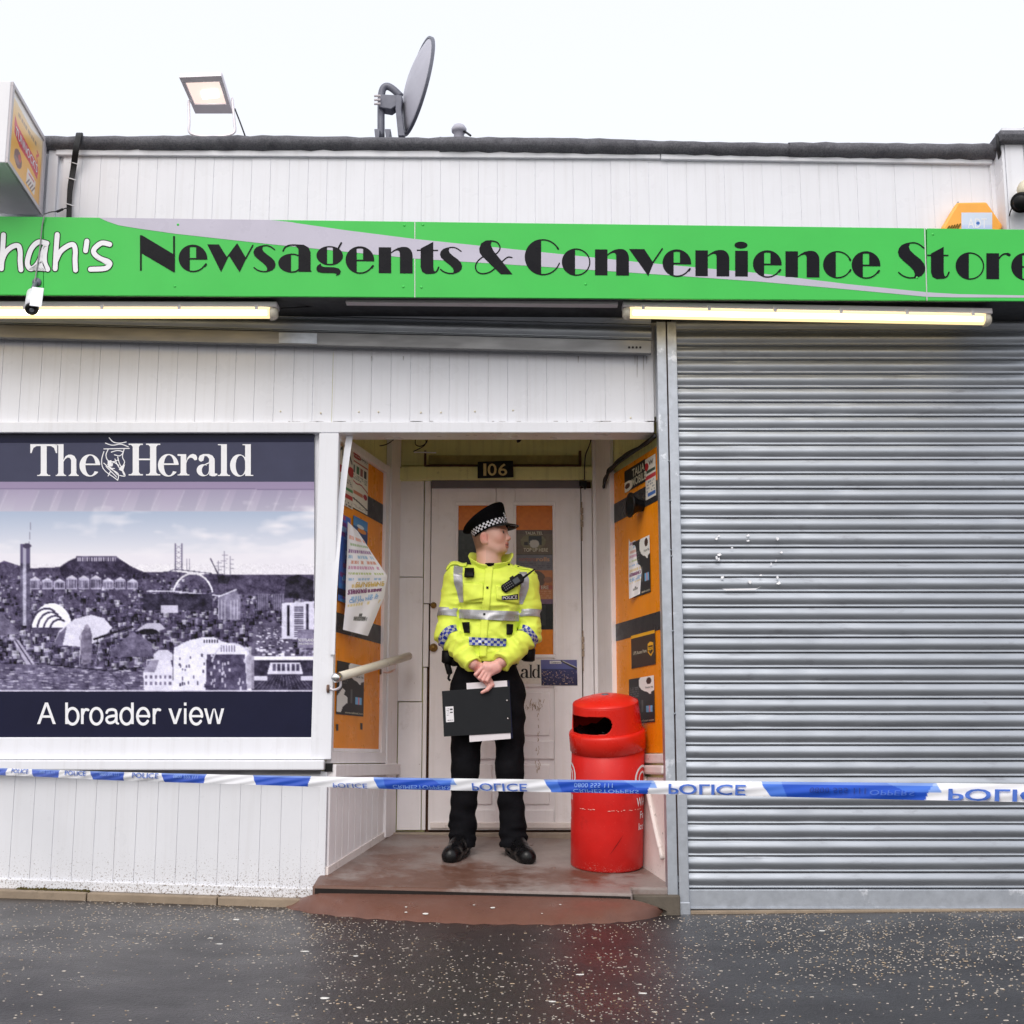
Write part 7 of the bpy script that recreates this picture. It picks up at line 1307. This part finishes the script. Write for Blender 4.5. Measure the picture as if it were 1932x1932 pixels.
# --- wrist watch
wc = Vector(V3(947.5, 1247, YH + .03)); wax = (Vector(w1) - Vector(WR_R)).normalized(); WT = MB().lathe([(.029, -.008), (.031, -.006), (.031, .006), (.029, .008)], 28, Matrix.Translation(wc) @ wax.to_track_quat('Z', 'Y').to_matrix().to_4x4()).build('wrist_watch', mat('steel_strap', (0.6, 0.6, 0.6, 1), .25, metal=.9, var=.15, vscale=90), PER, True)
nw = (CAM - wc); nw = (nw - wax * nw.dot(wax)).normalized(); nw = (nw + Vector((0, 0, .35))).normalized(); fc = wc + nw * .030; qf = nw.to_track_quat('Z', 'Y').to_matrix().to_4x4()
MB().lathe([(.019, -.004), (.020, .002), (.017, .006), (.015, .006)], 24, Matrix.Translation(fc) @ qf).build('bezel', MATS['steel_strap'], WT, True); MB().lathe([(.0, .0055), (.0155, .005)], 24, Matrix.Translation(fc) @ qf).build('dial', mat('blue_grey_dial', C(140, 160, 176), .2, var=.1), WT)
# --- things he carries
CLB = thing('clipboard', 'black clipboard held edge up in front of the officer with white paper pad behind', 'clipboard', P(900, 1345, .345))
K = 0.3445; cq = [P(833.6, 1303.9, K), P(961.2, 1294.7, K), P(965, 1382.5, K), P(837.5, 1389.8, K)]
MB().prism(cq, (0, .004, 0)).build('board', mat('black_board', C(28, 30, 34), .5, var=.06, spec=.2), CLB, bevel=.001)
MB().prism([P(880, 1288.8, K + .0045), P(956.5, 1283.8, K + .0045), P(963.8, 1393.7, K + .0045), P(886, 1400, K + .0045)], (0, .006, 0)).build('paper_pad', mat('white_paper', C(226, 220, 224), .6, var=.02), CLB)
MB().prism([P(957, 1283.6, K + .0046), P(961, 1283.4, K + .0046), P(967.5, 1392.6, K + .0046), P(964, 1393.5, K + .0046)], (0, .007, 0)).build('pad_spine', MATS['navy_ink'], CLB)
cb = lambda u_, v_, o_=.0: ((cq[0] * (1 - u_) + cq[1] * u_) * (1 - v_) + (cq[3] * (1 - u_) + cq[2] * u_) * v_) - Vector((0, .0006 + o_, 0))
cv = Canvas(0, 0, 1, 1, 24, 40, (232, 230, 234))
for k in range(13): cv.rect(.55, .08 + .03 * k, .9, .08 + .03 * k + rng.uniform(.008, .02), (40, 40, 44))
cv.scribble(.12, .1, .45, .6, 5, (140, 140, 146)); cv.scribble(.2, .82, .9, .94, 1, (60, 60, 64), fill=.9); cv.build('barcode_label', lambda a, b: cb(.042 + .118 * a, .35 + .34 * b), M_PRINT, CLB)
for v_ in (.30, .69): MB().lathe([(0, .003), (.0045, .002), (.005, 0)], 12, Matrix.Translation(cb(.955, v_)) @ Matrix.Rotation(math.radians(90), 4, 'X')).build('rivet', MATS['steel_strap'], CLB, True)
h = JB.ray_cast(CAM, ray(*c1(1118, 830)).normalized()); yr_ = (h[0].y if h[0] else .37) - .026
RAD = thing('radio', 'black hand radio with stub aerial clipped across the yellow jacket', 'radio', P(*c1(1118, 840), yr_))
ra, rb2 = P(*c1(1045, 878), yr_), P(*c1(1190, 785), yr_ + .004); rd = (rb2 - ra); rn = Vector((-rd.z, 0, rd.x)).normalized()
MB().prism([ra - rn * .024, rb2 - rn * .026, rb2 + rd.normalized() * .012 - rn * .012, rb2 + rd.normalized() * .012 + rn * .018, rb2 + rn * .026, ra + rn * .022, ra - rd.normalized() * .008], (0, .028, 0)).build('case', M_KIT, RAD, bevel=.006)
MB().tube([rb2 + rd.normalized() * .008 - rn * .008, P(*c1(1300, 718), yr_ + .01)], [.0065, .004], 10).build('aerial', M_BLACK, RAD, True)
MB().prism([ra + rd * .58 - rn * .014 - Vector((0, .0008, 0)), ra + rd * .88 - rn * .014 - Vector((0, .0008, 0)), ra + rd * .88 + rn * .014 - Vector((0, .0008, 0)), ra + rd * .58 + rn * .014 - Vector((0, .0008, 0))], (0, .0006, 0)).build('screen', mat('dark_screen', C(70, 74, 80), .15, var=.05), RAD)
mb = MB()
for i in range(5):
    for j in range(3): c_ = ra + rd * (.08 + .10 * i) + rn * ((j - 1) * .012) - Vector((0, .001, 0)); mb.lathe([(0, .002), (.003, .0015), (.004, 0)], 8, Matrix.Translation(c_) @ Matrix.Rotation(math.radians(90), 4, 'X'))
mb.build('keypad', mat('grey_keys', C(96, 96, 100), .4), RAD, True)['kind'] = 'stuff'
for t in (.25, .62): MB().lathe([(.008, 0), (.008, .008), (.006, .01), (0, .01)], 12, Matrix.Translation(ra + rd * (.55 + .2 * t) + rn * .024 + Vector((0, .012, 0))) @ rn.to_track_quat('Z', 'Y').to_matrix().to_4x4()).build('knob', M_BLACK, RAD, True)
